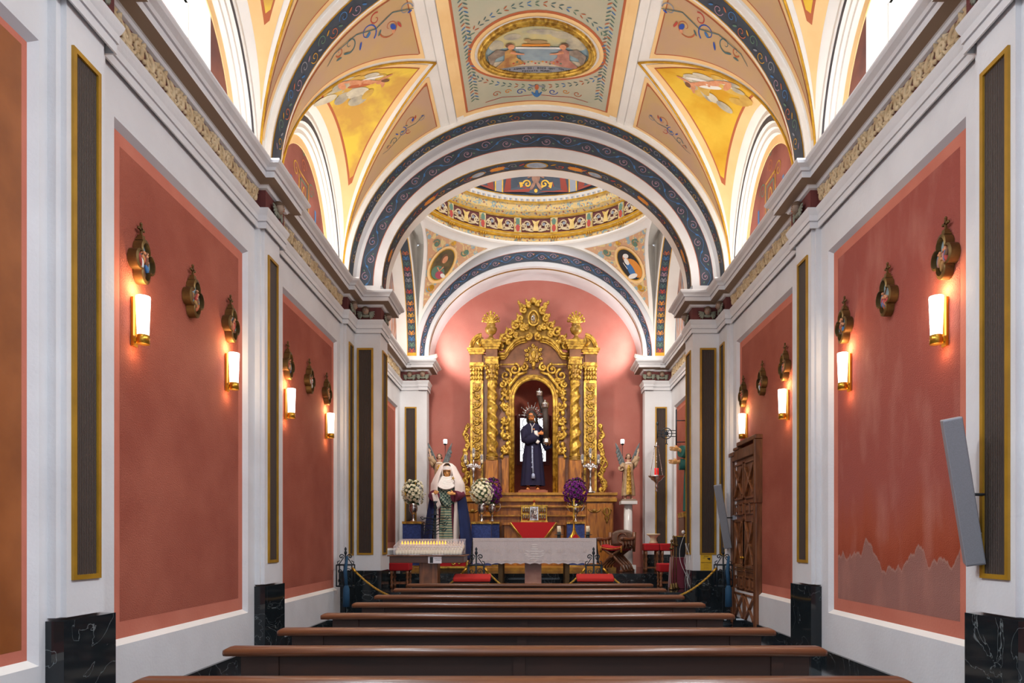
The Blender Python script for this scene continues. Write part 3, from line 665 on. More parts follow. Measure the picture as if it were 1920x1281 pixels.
# crown panels with the oval painting
for (ya, yb, yc) in bays[2:]:
    m = MB()
    m.patch(lambda s, t: V(tx(1.30)*(2*t-1), ya+0.04+(yb-ya-0.08)*s, 0.004), 10, 14, 'cream')
    m.patch(lambda s, t: V(tx(1.25)*(2*t-1), ya+0.14+(yb-ya-0.28)*s, 0.008), 10, 14, 'paint_rust')
    m.patch(lambda s, t: V(tx(1.215)*(2*t-1), ya+0.17+(yb-ya-0.34)*s, 0.012), 10, 14, 'crown_field')
    fn = lambda x, v, l: V(tx(x), yc+v, l)
    oc = 10.77-yc if ya > 8 else 0.0
    fo = lambda x, v, l: V(tx(x), yc+oc+v, l)
    for (rx, ry, k, l) in ((1.10, .78, 'paint_rust', .016), (1.055, .735, 'cream', .020), (0.99, .67, 'plaster_lit', .030)): m.ell(0, 0, rx, ry, fo, k, 0, l, 48, 6)
    for (r_, k) in ((0.045, 0), (0.03, 1)):
        f_ = 0.91-0.055*k; m.tube([V(tx(f_*cos(a)), yc+oc+(f_-0.30)*sin(a), 0.05) for a in [2*pi*i/56 for i in range(56)]], r_, 'gilt', 8, True)
    # the painting: sky, stone table with a lamb, two kneeling winged figures, writing below
    A, Bq = 0.855, 0.555
    def ov(x, y): return (x*A, -y*Bq)
    if ya > 8:
        m.ell(0, 0, A, Bq, fo, 'paint_sky', 0, .036, 44, 6)
        def inell(pts): return [(x, y) for x, y in pts]
        def clip(x0, y0, x1, y1, k, l, n=24):        # horizontal slab of the oval between heights y0..y1 (photo-up positive)
            top = [(x0+(x1-x0)*i/n) for i in range(n+1)]; P = []
            for x in top: P.append((x, min(y1, sqrt(max(0, 1-x*x))*.995)))
            for x in reversed(top): P.append((x, max(y0, -sqrt(max(0, 1-x*x))*.995)))
            m.blob([ov(x, y) for x, y in P], fo, k, l, 3)
        clip(-.8, .15, .8, .9, 'floral_sky', .040); clip(-.93, -.66, .93, -.35, 'paint_cloth', .042); clip(-.78, -1, .78, -.66, 'paint_grey', .046)
        def E(x, y, rx, ry, k, l=.052, ro=0): m.ell(x*A, -y*Bq, rx*A, ry*Bq, fo, k, ro, l, 16, 2)
        for q in ((-.45, .55, .16, .12), (.45, .62, .2, .14), (-.75, .3, .14, .2), (.72, .35, .2, .25), (.1, .7, .3, .1)): E(*q, 'paint_cloud', .044)
        m.blob([ov(*p) for p in ((-.35, .12), (.45, .12), (.5, -.38), (-.3, -.38))], fo, 'paint_slab', .048, 2); m.blob([ov(*p) for p in ((-.4, .17), (.48, .17), (.48, .10), (-.4, .10))], fo, 'paint_white', .050)
        m.blob([ov(*p) for p in ((-.28, .27), (.24, .27), (.24, .18), (-.28, .18))], fo, 'paint_orange', .052)
        E(0, .34, .19, .07, 'paint_lamb', .054); E(-.18, .42, .06, .05, 'paint_lamb', .056)
        for s_, rob in ((-1, 'paint_ochre'), (1, 'paint_rose')):
            m.blob([ov(s_*x, y) for x, y in ((.84, -.62), (.62, -.3), (.60, .05), (.52, .12), (.40, .02), (.38, -.25), (.22, -.5), (.45, -.6))], fo, rob, .056, 2)
            m.blob([ov(s_*x, y) for x, y in ((.56, .05), (.75, .16), (.93, -.05), (.90, -.35), (.84, -.45), (.78, -.2), (.62, -.1))], fo, 'paint_wing', .054, 2)
            E(s_*.48, .2, .065, .10, 'paint_skin', .060); E(s_*.51, .27, .08, .08, 'paint_brown', .059)
            m.ribbon([ov(s_*x, y) for x, y in ((.50, 0), (.38, -.08), (.24, -.12))], [.05, .04, .025], fo, 'paint_skin', .061)
        for i in range(14): E(-.45+i*.07, -.46+.05*sin(i*1.7), .02, .03, ['paint_red', 'paint_green', 'paint_orange'][i % 3], .062)
    else: m.ell(0, 0, A, Bq, fo, 'paint_sky', 0, .036, 44, 6)
    # leaf garlands round the oval and along both sides
    cols = ['paint_leaf', 'paint_leaf', 'paint_blue', 'paint_green', 'paint_rust']
    rx, ry = 1.20, .90
    for i in range(64):
        a = 2*pi*i/64; x, y = rx*cos(a), ry*sin(a)
        if abs(x) > 1.1: continue
        ta = atan2(ry*cos(a), -rx*sin(a))
        for d in (-1, 1): m.ell(x+d*.03*cos(ta+pi/2), y+oc+d*.03*sin(ta+pi/2), .038, .010, fn, cols[i % 5], ta+d*.5, .018, 8)
    for sx_ in (-1, 1):
        for i in range(int((yb-ya-0.7)/0.075)):
            y = ya+0.35+i*0.075-yc
            for d in (-1, 1): m.ell(sx_*1.07+d*.035, y, .045, .011, fn, cols[(i*3+d) % 5], d*.7, .018, 8)
    if ya > 8:
        y0 = yb-yc-0.42
        for d in (-1, 1):
            for (cx, cy, r, k) in ((.28, 0, .085, 'paint_blue_deep'), (.5, .04, .06, 'paint_orange'), (.70, .02, .075, 'paint_rust'), (.12, .05, .05, 'paint_green')):
                m.ribbon(spiral(d*cx, y0-cy, r, 1.2, 0, d, 16), [.014]*17, fn, k, .018)
            m.ribbon([(d*.08, y0+.1), (d*.3, y0+.12), (d*.6, y0+.09), (d*.9, y0+.14)], [.012]*4, fn, 'paint_red', .017)
        m.ell(0, y0+.06, .03, .10, fn, 'paint_blue', 0, .020); m.ell(-.05, y0+.08, .02, .08, fn, 'paint_blue', -.5, .020); m.ell(.05, y0+.08, .02, .08, fn, 'paint_blue', .5, .020)
        m.ell(0, y0-.11, .035, .07, fn, 'paint_rust', 0, .022)
        for d in (-1, 1): m.ell(d*.07, y0-.13, .06, .02, fn, 'paint_grey', d*.3, .020)
    struct(m.build('ceiling'))
# ------------------------------------------------------------------ crossing arches, pendentives, drum
mat('oval_grey', 'a9b4c0', 0.7, col2='8d98a8', ns=9)
mat('gold_light', 'e2c47c', 0.5, col2='c9a24c', ns=7); mat('green_field', '8aa06c', 0.8, col2='7c8c58', ns=4)
mat('portrait_brown', '6e5c38', 0.8, col2='4c4430', ns=5); mat('portrait_dark', '2c2a2c', 0.8); mat('paint_rose_red', 'a84a5c', 0.8)
def painted_l(nt, b):
    L = nt.links.new; tc = nt.nodes.new('ShaderNodeTexCoord'); mp = nt.nodes.new('ShaderNodeMapping'); mp.inputs['Scale'].default_value = (1, 3.2, .5)
    L(tc.outputs['Object'], mp.inputs['Vector']); n = nt.nodes.new('ShaderNodeTexNoise'); n.inputs['Scale'].default_value = 2.2; n.inputs['Detail'].default_value = 3; L(mp.outputs[0], n.inputs['Vector'])
    r = nt.nodes.new('ShaderNodeValToRGB'); e = r.color_ramp.elements; e[0].color = lin('6a7a8c'); e[0].position = .3; e[1].color = lin('8c4a34'); e[1].position = .7
    for p, c in ((.42, 'b8b4b0'), (.5, 'a86c4c'), (.56, 'c8a090'), (.62, '4c5a6c')): x = e.new(p); x.color = lin(c)
    L(n.outputs['Fac'], r.inputs['Fac']); L(r.outputs['Color'], b.inputs['Base Color']); b.inputs['Roughness'].default_value = .8
node_mat('painted_lunette', painted_l)
mat('dome_red', '8c3a2c', 0.8); mat('paint_skin_dark', '9c7460', 0.8, col2='7c584a', ns=6)
def EP(a, b, q, y, zc=ZC): return Vector((a*cos(q), y, zc+b*sin(q)))
def annulus(m, y, A0, A1, k, l=0.0, n=56, xc=None):
    def f(s, t):
        q = pi*s; p = EP(A0[0], A0[1], q, y-l).lerp(EP(A1[0], A1[1], q, y-l), t)
        return p
    m.patch(f, n, 2, k, False)
m = MB()
# front arch: face bands and soffit
annulus(m, Y1, (3.46, 3.12), (3.33, 2.89), 'plaster_grey'); annulus(m, Y1, (3.33, 2.89), (3.26, 2.80), 'plaster'); annulus(m, Y1, (3.26, 2.80), (2.85, 2.33), 'plaster')
annulus(m, Y1, (3.345, 2.905), (3.315, 2.875), 'plaster_grey', 0.02)
annulus(m, Y1, (3.255, 2.80), (3.25, 2.79), 'paint_rust', 0.006); annulus(m, Y1, (3.25, 2.79), (3.01, 2.55), 'dark_band', 0.005); annulus(m, Y1, (3.01, 2.55), (3.0, 2.54), 'paint_rust', 0.006)
def soffit(m, a, b, y0, y1, k, l=0, n=56, c=ZC): m.patch(lambda s, t: EP(a-l, b-l, pi*s, y0+(y1-y0)*t, c), n, 1, k)
soffit(m, 2.85, 2.33, Y1, Y2, 'plaster_lit'); soffit(m, 2.85, 2.33, Y1+0.03, Y1+0.34, 'gold_paint', .004); soffit(m, 2.85, 2.33, Y1+0.05, Y1+0.32, 'dark_band', .008)
annulus(m, Y2, (3.46, 3.3), (2.85, 2.33), 'plaster_lit')
# scrolls on the face band
La = 7.9
def face_fn(u, v, l):
    q = u/La*pi; a, b = 3.13+v, 2.67+v; return EP(a, b, q, Y1-0.008-l)
def band_scrolls(m, fn, L, Wd, n, lift=.003, cc=('paint_pink', 'paint_blue', 'paint_green'), w_=.010):
    for i in range(n):
        u = (i+.5)*L/n; c = L/n; d = 1 if i % 2 else -1
        if u > L/2: dd = -1
        else: dd = 1
        m.ribbon(spiral(u, d*Wd*.10, Wd*.30, 1.35, 0 if dd > 0 else pi, d*dd, 22), [w_*(1.2-i_/40) for i_ in range(23)], fn, cc[0], lift)
        m.ribbon([(u-c*.5+c*j/12, -d*Wd*.30*sin(pi*j/12)**1.0) for j in range(13)], [w_*.7]*13, fn, cc[1], lift+.001)
        m.ell(u+c*.42, -d*Wd*.05, c*.11, Wd*.06, fn, cc[1], d*.9, lift+.002); m.ell(u-c*.33, d*Wd*.22, c*.06, Wd*.045, fn, cc[2], -d*.5, lift+.002)
        m.ell(u, d*Wd*.10, Wd*.05, Wd*.05, fn, cc[(i % 2)], 0, lift+.002)
band_scrolls(m, face_fn, La, .24, 26)
def sof_fn(u, v, l): return EP(2.85-.010-l, 2.33-.010-l, u/7.0*pi, Y1+.185+v)
cols = ['paint_blue', 'paint_rust', 'paint_green', 'gold_paint', 'paint_grey', 'paint_red']
for i in range(30):
    u = .15+i*.231
    if i % 5 == 2:
        m.ell(u, 0, .12, .06, sof_fn, 'paint_orange', 0, .003)
        for j in range(8): m.ribbon([(u, 0), (u+.15*cos(j*pi/4), .10*sin(j*pi/4))], .01, sof_fn, cols[j % 6], .002)
    else:
        d = 1 if i % 2 else -1
        m.ribbon(spiral(u, .02*d, .07, 1.2, 0, d, 12), [.011]*13, sof_fn, cols[i % 6], .003); m.ell(u+.1, -.03*d, .05, .015, sof_fn, cols[(i+2) % 6], .6*d, .004); m.ell(u-.04, .0, .02, .02, sof_fn, cols[(i+4) % 6], 0, .005)
for (u, r) in ((3.5, .15), (2.62, .10), (4.38, .10)):
    m.ell(u, 0, r*1.15, r*.72, sof_fn, 'gold_paint', 0, .007, 20); m.ell(u, 0, r*1.0, r*.6, sof_fn, 'oval_grey', 0, .009, 20)
struct(m.build('trim_3'))
# chancel arch
m = MB()
annulus(m, Y3, (3.5, 3.4), (2.95, 2.70), 'plaster_lit', 0) if False else None
annulus(m, Y3, (3.10, 2.86), (2.74, 2.28), 'plaster')
annulus(m, Y3, (2.955, 2.665), (2.945, 2.655), 'paint_rust', .009); annulus(m, Y3, (2.945, 2.655), (2.83, 2.40), 'dark_band', .008)
m.patch(lambda s, t: EP(3.08+t*1.3, 2.84+t*1.0, pi*s, Y3+.004), 40, 1, 'plaster_lit')
soffit(m, 2.74, 2.28, Y3, YB, 'plaster'); soffit(m, 2.74, 2.28, Y3+.12, Y3+.19, 'gold_paint', .006)
soffit(m, 2.74, 2.28, Y3+.145, Y3+.165, 'dark_band', .010)
def fa_fn(u, v, l): q = u/7.2*pi; return EP(2.885+v*.6, 2.53+v, q, Y3-.010-l)
band_scrolls(m, fa_fn, 7.2, .24, 30, cc=('paint_pink', 'paint_blue', 'paint_orange'), w_=.012)
m.patch(lambda s, t: EP(2.74+t*1.0, 2.28+t*1.2, pi*s, YB-.02), 40, 1, 'plaster_lit')
struct(m.build('trim_4'))
# side arches of the crossing
XC = 3.0; CY = (Y2+Y3)/2; SA, SB = 2.1, 2.75
def SPt(q, X, l=0): return Vector((X, CY+(SA-l)*cos(q), ZC+(SB-l)*sin(q)))
RX, RY, RCY, RZ = 2.88, 2.60, 14.75, 8.95
for mir in (True, False):
    m = MB()
    m.patch(lambda s, t: SPt(pi*s, XC+t*(W+.1-XC)), 48, 1, 'plaster_lit')
    m.patch(lambda s, t: SPt(pi*s*.985, XC+.03+t*.24, .004), 48, 1, 'gold_paint'); m.patch(lambda s, t: SPt(.03+pi*s*.975, XC+.05+t*.20, .008), 48, 1, 'dark_band')
    m.patch(lambda s, t: SPt(pi*s, XC, -t*.10), 48, 1, 'plaster_lit')
    m.patch(lambda s, t: Vector((XC+.02, CY+(SA+.05)*cos(pi*s), ZC+(SB+.05)*sin(pi*s)+t*(9.35-ZC-(SB+.05)*sin(pi*s)))), 48, 2, 'plaster_lit')
    m.box(XC+.05, W+.5, Y2, Y3+.3, ZC+SB+.12, ZC+SB+.3, 'plaster_lit')
    m.patch(lambda s, t: Vector((W+.08, CY+SA*cos(pi*s), ZC-.2+t*(.2+SB*sin(pi*s)))), 40, 6, 'painted_lunette')
    fn = lambda u, v, l: SPt(u/2.9, XC+.15+v, .012+l)
    for i, k in enumerate(['paint_red', 'paint_green', 'paint_blue', 'paint_orange', 'paint_green', 'paint_orange', 'gold_paint', 'paint_rust', 'paint_orange', 'paint_green', 'paint_red', 'paint_leaf', 'paint_grey', 'paint_pink', 'paint_red', 'paint_leaf', 'paint_blue', 'paint_rust']):
        u = .12+i*.155
        for d in (-1, 1):
            m.ribbon(spiral(u*1.0, d*.045, .04, 1.1, 0, d, 10), [.012]*11, fn, k, .002); m.ell(u+.05, d*.03, .04, .013, fn, k, d*.7, .003)
        m.ell(u, 0, .045, .02, fn, k, 0, .004)
    # pendentive (far corner)
    def pend(s, t, l=0.0):
        h = min(1.0, t)*0.999; z = ZC+.15+(RZ-ZC-.15)*h
        bf = 2.86; xf = min(XC, 3.10*sqrt(max(0, 1-((z-ZC)/bf)**2))) if z < ZC+bf else 0.0
        zs = min(1, (z-ZC)/(SB+.10)); ys = CY+(SA+.10)*sqrt(max(0, 1-zs*zs)); ys = min(ys, Y3)
        Fp = Vector((xf, Y3)); Sp = Vector((XC, ys)); O = Vector((0, RCY))
        a0 = atan2((Fp-O).y, (Fp-O).x); a1 = atan2((Sp-O).y, (Sp-O).x); r0 = (Fp-O).length; r1 = (Sp-O).length
        a = a0+(a1-a0)*s; r = r0+(r1-r0)*s
        re = 1/sqrt((cos(a)/RX)**2+(sin(a)/RY)**2); w_ = h**3
        r = r*(1-w_)+re*w_-l
        return Vector((r*cos(a), RCY+r*sin(a), z))
    m.patch(lambda s, t: pend(s, t), 20, 24, 'plaster_lit')
    def pin(s, t, l): # inset painted field
        return pend(s, t, .02+l)
    rows = 26
    for i in range(rows):
        t0, t1 = .27+.66*i/rows, .27+.66*(i+1)/rows
        def mg(t): L = max(.02, (pend(0, t)-pend(1, t)).length); return min(.5, .10/L)
        m.patch(lambda u, v, t0=t0, t1=t1: pin((mg(t0+(t1-t0)*u))*(1-v)+(1-mg(t0+(t1-t0)*u))*v, t0+(t1-t0)*u, 0), 1, 12, 'green_field' if i < 5 else 'floral_multi')
    # oval portrait frame on the pendentive
    tcn, scn = .735, .5
    def pf(u, v, l):
        t = tcn+v*.78/(RZ-ZC-.15); L = (pend(0, t)-pend(1, t)).length; return pend(scn+u*.82/L, t, .04+l)
    m.ell(0, 0, .40, .50, pf, 'cream', 0, .0, 28, 3); m.ell(0, 0, .33, .43, pf, 'gold_paint', 0, .01, 28, 3); m.ell(0, 0, .305, .405, pf, 'portrait_brown' if mir else 'portrait_dark', 0, .016, 28, 3)
    sg = 1
    if mir:
        m.ell(.02, -.22, .22, .17, pf, 'paint_green', .3, .022, 16, 2); m.ell(-.06, -.27, .14, .10, pf, 'paint_rose_red', .2, .026, 14, 2); m.ell(-.17, -.27, .09, .05, pf, 'paint_white', .3, .030)
        m.ell(.0, .13, .075, .10, pf, 'paint_skin', 0, .026, 14); m.ell(.05, .15, .08, .13, pf, 'paint_brown', 0, .024, 14); m.ribbon([(.12, -.1), (0, -.18), (-.06, -.05)], .04, pf, 'paint_skin', .032)
    else:
        m.ell(.10, -.12, .19, .26, pf, 'paint_orange', .15, .022, 16, 2); m.ell(-.03, -.15, .10, .22, pf, 'paint_blue', 0, .026, 14, 2); m.ell(-.06, -.30, .16, .06, pf, 'paint_white', .1, .030)
        m.ell(-.02, .16, .08, .10, pf, 'paint_skin', 0, .026, 14); m.ell(-.03, .08, .07, .09, pf, 'paint_white', 0, .030, 12); m.ell(.03, .22, .09, .06, pf, 'paint_white', 0, .028, 12); m.ribbon([(-.12, -.1), (-.15, .08)], .02, pf, 'paint_white', .032)
    for (u, v, k, rr) in ((-.62, .22, 'paint_skin', .10), (.62, .22, 'paint_skin', .10), (-.95, .36, 'paint_blue', .10), (.95, .36, 'paint_blue', .10), (-.5, .44, 'paint_green', .1), (.5, .44, 'paint_green', .1), (0, .60, 'gold_paint', .06), (0, -.62, 'gold_paint', .10), (-.3, -.5, 'paint_orange', .08), (.3, -.5, 'paint_orange', .08), (-.75, .05, 'paint_orange', .08), (.62, -.05, 'paint_orange', .08), (-1.25, .47, 'paint_red', .07), (1.25, .47, 'paint_red', .07)):
        tt = tcn+v*.78/(RZ-ZC-.15); LL = (pend(0, min(.99, tt))-pend(1, min(.99, tt))).length
        if abs(u)*.82 > LL/2-.13 or tt > .93: continue
        m.ribbon(spiral(u, v, rr*1.2, 1.3, 0, 1 if u > 0 else -1, 14), [.035]*15, pf, k, .004); m.ell(u, v, rr*.55, rr*.4, pf, k, .4, .006)
    struct(m.build('ceiling', None, mir))
# drum and dome (the part over the crossing; its near edge is behind the front arch)
m = MB()
PR = [(0.0, 8.93, 'plaster_lit'), (.06, 8.95, 'plaster_lit'), (.06, 8.99, 'cream'), (.02, 9.0, 'floral_gold'), (.02, 9.10, 'gold_paint'), (.05, 9.11, 'gold_paint'), (.06, 9.15, 'gold_light'), (.08, 9.17, 'gold_paint'), (.09, 9.21, 'gold_light'), (.03, 9.22, 'burgundy'), (.01, 9.60, 'gold_light'), (.05, 9.62, 'gold_paint'), (.06, 9.65, 'floral_gold'), (.11, 9.72, 'gold_light'), (.12, 9.74, 'floral_gold'), (.14, 9.90, 'gold_light'), (.18, 9.92, 'gold_paint'), (.19, 9.95, 'paint_white'), (.24, 10.05, 'gold_paint'), (.25, 10.07, 'dark_band')]
DM = []
for i in range(10): a = i/9*1.35; DM.append((.26+ (2.3)*(1-cos(a)), 10.08+2.6*sin(a), 'dark_band'))
PR += DM
def DP(phi, o, z): return Vector(((RX-o)*cos(phi), RCY+(RY-o)*sin(phi), z))
m.patch(lambda s, t: Vector((RX*(1+.45*t)*cos(-.5+(pi+1)*s), RCY+RY*(1+.45*t)*sin(-.5+(pi+1)*s), 8.955)), 60, 2, 'plaster_lit')
P0 = -.66                                             # starts behind the front arch
for (p, q) in zip(PR, PR[1:]):
    m.patch(lambda s, t, p=p, q=q: DP(P0+(pi-2*P0)*s, p[0]+(q[0]-p[0])*t, p[1]+(q[1]-p[1])*t), 72, 1, p[2])
NP = 13                                              # frieze panels parted by small gold brackets
for i in range(NP+1):
    ph = P0+.12+(pi-2*P0-.24)*i/NP
    fr = lambda u, v, l, ph=ph: DP(ph-u/2.8, .03+l, 9.41+v)
    for (u0, u1, k, l) in ((-.09, .09, 'gold_light', .01), (-.07, .07, 'floral_gold', .03)):
        m.patch(lambda s, t, u0=u0, u1=u1, l=l, fr=fr: fr(u0+(u1-u0)*s, -.185+.37*t, l), 2, 1, k)
    m.ell(0, .08, .05, .09, fr, 'paint_green', 0, .035); m.ell(0, -.08, .05, .09, fr, 'paint_red', 0, .036)
    for t_ in (-.06, 0, .06): m.tube([fr(t_, -.30, .05), fr(t_, -.37, .03)], [.028, .008], 'gold_paint', 5)
    if i < NP:
        Lp = (pi-2*P0-.24)/NP*2.8-.26
        for d in (-1, 1):
            fv = lambda u, v, l, ph=ph, d=d: DP(ph+((pi-2*P0-.24)/NP)/2-d*u/2.8, .03+l, 9.41+v)
            H = Lp/2
            for (cx, cy, r, a0, dd) in ((H*.62, .03, .13, -2.2, 1), (H*.95, -.02, .09, -1.2, -1)):
                m.ribbon(spiral(cx, cy, r, 1.25, a0, dd, 18), [.042-.028*j/18 for j in range(19)], fv, 'relief_cream', .012)
            m.ribbon([(.05, -.14), (H*.4, -.13), (H*.75, -.11), (H*1.02, .06)], [.02, .045, .04, .02], fv, 'relief_cream', .011)
            m.ell(H*.62, .03, .04, .04, fv, 'paint_grey', 0, .016); m.ell(H*.3, -.05, .03, .07, fv, 'relief_cream', -.5, .012)
        fm = lambda u, v, l, ph=ph: DP(ph+((pi-2*P0-.24)/NP)/2-u/2.8, .03+l, 9.41+v)
        m.blob([(-.07, -.14), (-.05, .02), (-.1, .14), (0, .10), (.1, .14), (.05, .02), (.07, -.14)], fm, 'gold_light', .018)
for i in range(84):                                   # egg-shaped dentils
    ph = P0+(pi-2*P0)*(i+.5)/84; fr = lambda u, v, l, ph=ph: DP(ph-u/2.6, .21+l, 10.0+v)
    m.ell(0, 0, .035, .045, fr, 'paint_grey', 0, .004, 8); m.ribbon([(.05, -.05), (.05, .05)], .012, fr, 'gold_paint', .004)
# painting at the foot of the dome: yellow scrolls round seated figures
def dfn(ph0):
    def f(u, v, l):
        z = 10.17+v; a = math.asin(max(0, min(1, (z-10.08)/2.6))); return DP(ph0-u/2.4, .26+2.3*(1-cos(a))+.01+l, z)
    return f
for j in range(-3, 4):
    g = dfn(pi/2+j*.72)
    m.blob([(-.75, -.08), (-.6, .75), (.6, .75), (.75, -.08), (0, -.02)], g, 'dome_red', .004, 3)
    m.blob([(-.62, .0), (-.5, .7), (.5, .7), (.62, .0), (0, -.08)], g, 'dark_band', .008, 3)
    for d in (-1, 1):
        f2 = lambda u, v, l, d=d, g=g: g(d*u, v, l)
        m.ribbon([(.12, .12), (.2, .03), (.32, .06), (.36, .22), (.28, .36), (.42, .5)], [.05, .07, .08, .08, .06, .04], f2, 'gold_paint', .014)
        m.ribbon(spiral(.20, .16, .10, 1.3, 0, 1, 16), [.035]*17, f2, 'gold_paint', .018); m.ribbon([(.6, .1), (.5, .3), (.58, .6)], [.05, .05, .05], f2, 'paint_grey', .014)
        m.ell(.07, .12, .04, .12, f2, 'paint_skin_dark', .5, .022, 12); m.ell(.12, .36, .03, .1, f2, 'paint_skin_dark', .9, .020, 10)
    m.ell(0, .32, .10, .14, g, 'paint_skin_dark', 0, .020, 14); m.ell(0, .52, .06, .07, g, 'paint_skin_dark', 0, .024, 12); m.ell(0, -.0, .04, .05, g, 'gold_paint', 0, .02, 8)
    g2 = dfn(pi/2+(j+.5)*.72)
    m.patch(lambda s, t, g2=g2: g2(-.07+.14*s, -.09+.8*t, .012), 1, 4, 'paint_grey'); m.patch(lambda s, t, g2=g2: g2(-.1+.2*s, -.09+.8*t, .008), 1, 4, 'gold_paint')
struct(m.build('ceiling'))
# ------------------------------------------------------------------ furniture and fittings
def root_of(o):
    while o.parent: o = o.parent
    return o
def pt(m, name, parent, label=None, mirror=False):    # a mesh given in world coordinates, made a part of its thing
    L = root_of(parent).location
    m.v = [(x-L[0], y-L[1], z-L[2]) for (x, y, z) in m.v]
    return m.build(name, parent, mirror, label)
def bev(o, w_=0.006, seg=2):
    b = o.modifiers.new('bevel', 'BEVEL'); b.width = w_; b.segments = seg; b.limit_method = 'ANGLE'; return o
# pews
def make_pew():
    t = thing('pew', 'x', 'pew', (0, 0, 0)); H = 1.525
    m = MB(); pr = [(-.055, .862), (-.064, .880), (-.056, .898), (0, .903), (.050, .901), (.062, .885), (.055, .862)]
    b = len(m.v)
    for x in (-H, -H+.02, H-.02, H):
        f = .8 if abs(x) == H else 1
        for (y, z) in pr: m.v.append((x, y*f, .86+(z-.86)*f))
    for i in range(3):
        for j in range(6): m.face((b+i*7+j, b+(i+1)*7+j, b+(i+1)*7+j+1, b+i*7+j+1), 'pew_rail', True)
        m.face((b+i*7+6, b+(i+1)*7+6, b+(i+1)*7, b+i*7), 'pew_rail')
    m.face([b+j for j in range(7)], 'pew_rail'); m.face([b+21+j for j in range(7)][::-1], 'pew_rail')
    m.build('top_rail', t)
    m = MB(); m.box(-H+.08, H-.08, -.018, .012, .75, .865, 'pew_dark'); m.build('backrest', t)
    for x in (-1.28, -.03, 1.28):
        m = MB(); m.box(x-.03, x+.03, -.028, .024, .40, .86, 'pew_dark'); m.build('post', t)
    m = MB(); m.box(-H+.05, H-.05, -.02, .34, .415, .45, 'pew_rail'); m.box(-H+.1, H-.1, .0, .02, .34, .415, 'pew_dark'); m.build('seat', t)
    for x in (-1.36, -.03, 1.36):
        for y in (0.02, 0.30):
            m = MB(); m.lathe([(.03, 0), (.03, .05), (.018, .07), (.03, .15), (.02, .24), (.032, .30), (.018, .34), (.03, .36), (.03, .42)], (x, y, 0), 'pew_dark', 10); m.build('leg', t)
    m = MB(); m.box(-H+.05, H-.05, -.20, -.09, .82-.02+.0-.62, .22, 'pew_rail'); m.build('kneeling_board', t)
    for x in (-1.2, 1.2):
        m = MB(); m.box(x-.02, x+.02, -.18, -.12, 0, .18, 'pew_dark'); m.box(x-.02, x+.02, -.2, .04, .10, .15, 'pew_dark'); m.build('bracket', t)
    return t
ordn = ['front edge of the photo, nearest of all', 'second from the camera, its full back in view', 'third from the camera', 'fourth from the camera', 'fifth from the camera', 'sixth from the camera', 'second from the sanctuary steps', 'closest to the sanctuary steps, farthest of all']
pew0 = make_pew(); ys = [2.70, 3.49, 4.22, 5.07, 5.93, 6.75, 7.67, 8.50]
for i, y in enumerate(ys):
    lab = 'long dark wooden pew, '+ordn[i]
    if i == 0: pew0.location = (-.095, y, 0); pew0['label'] = lab; pew0['group'] = 'pews facing the altar'
    else: dup(pew0, (-.095, y, 0), None, lab, 'pews facing the altar')
# wall lamps
def make_sconce():
    t = thing('wall_lamp', 'x', 'lamp')                  # at the wall, shining towards +x
    m = MB(); m.box(0, .02, -.035, .035, -.02, .40, 'brass'); m.box(.0, .06, -.015, .015, .02, .05, 'brass'); m.build('back_plate', t)
    m = MB(); m.lathe([(.05, -.0), (.052, .0), (.052, .075), (.046, .078), (.046, .07)], (.085, 0, 0), 'brass', 24); m.build('brass_cup', t)
    m = MB(); m.lathe([(.046, .078), (.058, .40), (.056, .41), (.052, .405), (.042, .09)], (.085, 0, 0), 'lamp_glass', 24); m.build('glass_shade', t, label='glowing white glass shade')
    return t
sc0 = make_sconce(); first = True
PL = {5.87: ('first', 'nearer'), 7.65: ('first', 'farther'), 9.46: ('second', 'nearer'), 11.3: ('second', 'farther')}
for s, sn in ((1, 'left'), (-1, 'right')):
    for y, (pn, wn) in PL.items():
        loc = (-s*(W+.045), y+(.05 if s < 0 and y > 9 else 0), 3.13); lab = f'lit tube lamp, {wn} of two on the {sn} wall, {pn} red panel'
        if first: sc0.location = loc; sc0['label'] = lab; sc0['group'] = 'tube wall lamps'; first = False
        else: dup(sc0, loc, 0 if s > 0 else pi, lab, 'tube wall lamps')
        l = bpy.data.lights.new('lamp_bulb', 'POINT'); l.energy = 5.5; l.color = (1, .62, .28); l.shadow_soft_size = .03
        o = bpy.data.objects.new('lamp_bulb', l); C.objects.link(o); o.location = (loc[0]+s*.085, loc[1], loc[2]+.47)
        l2 = bpy.data.lights.new('lamp_bulb', 'POINT'); l2.energy = 1.2; l2.color = (1, .62, .30); l2.shadow_soft_size = .03
        o = bpy.data.objects.new('lamp_bulb', l2); C.objects.link(o); o.location = (loc[0]+s*.085, loc[1], loc[2]-.06)
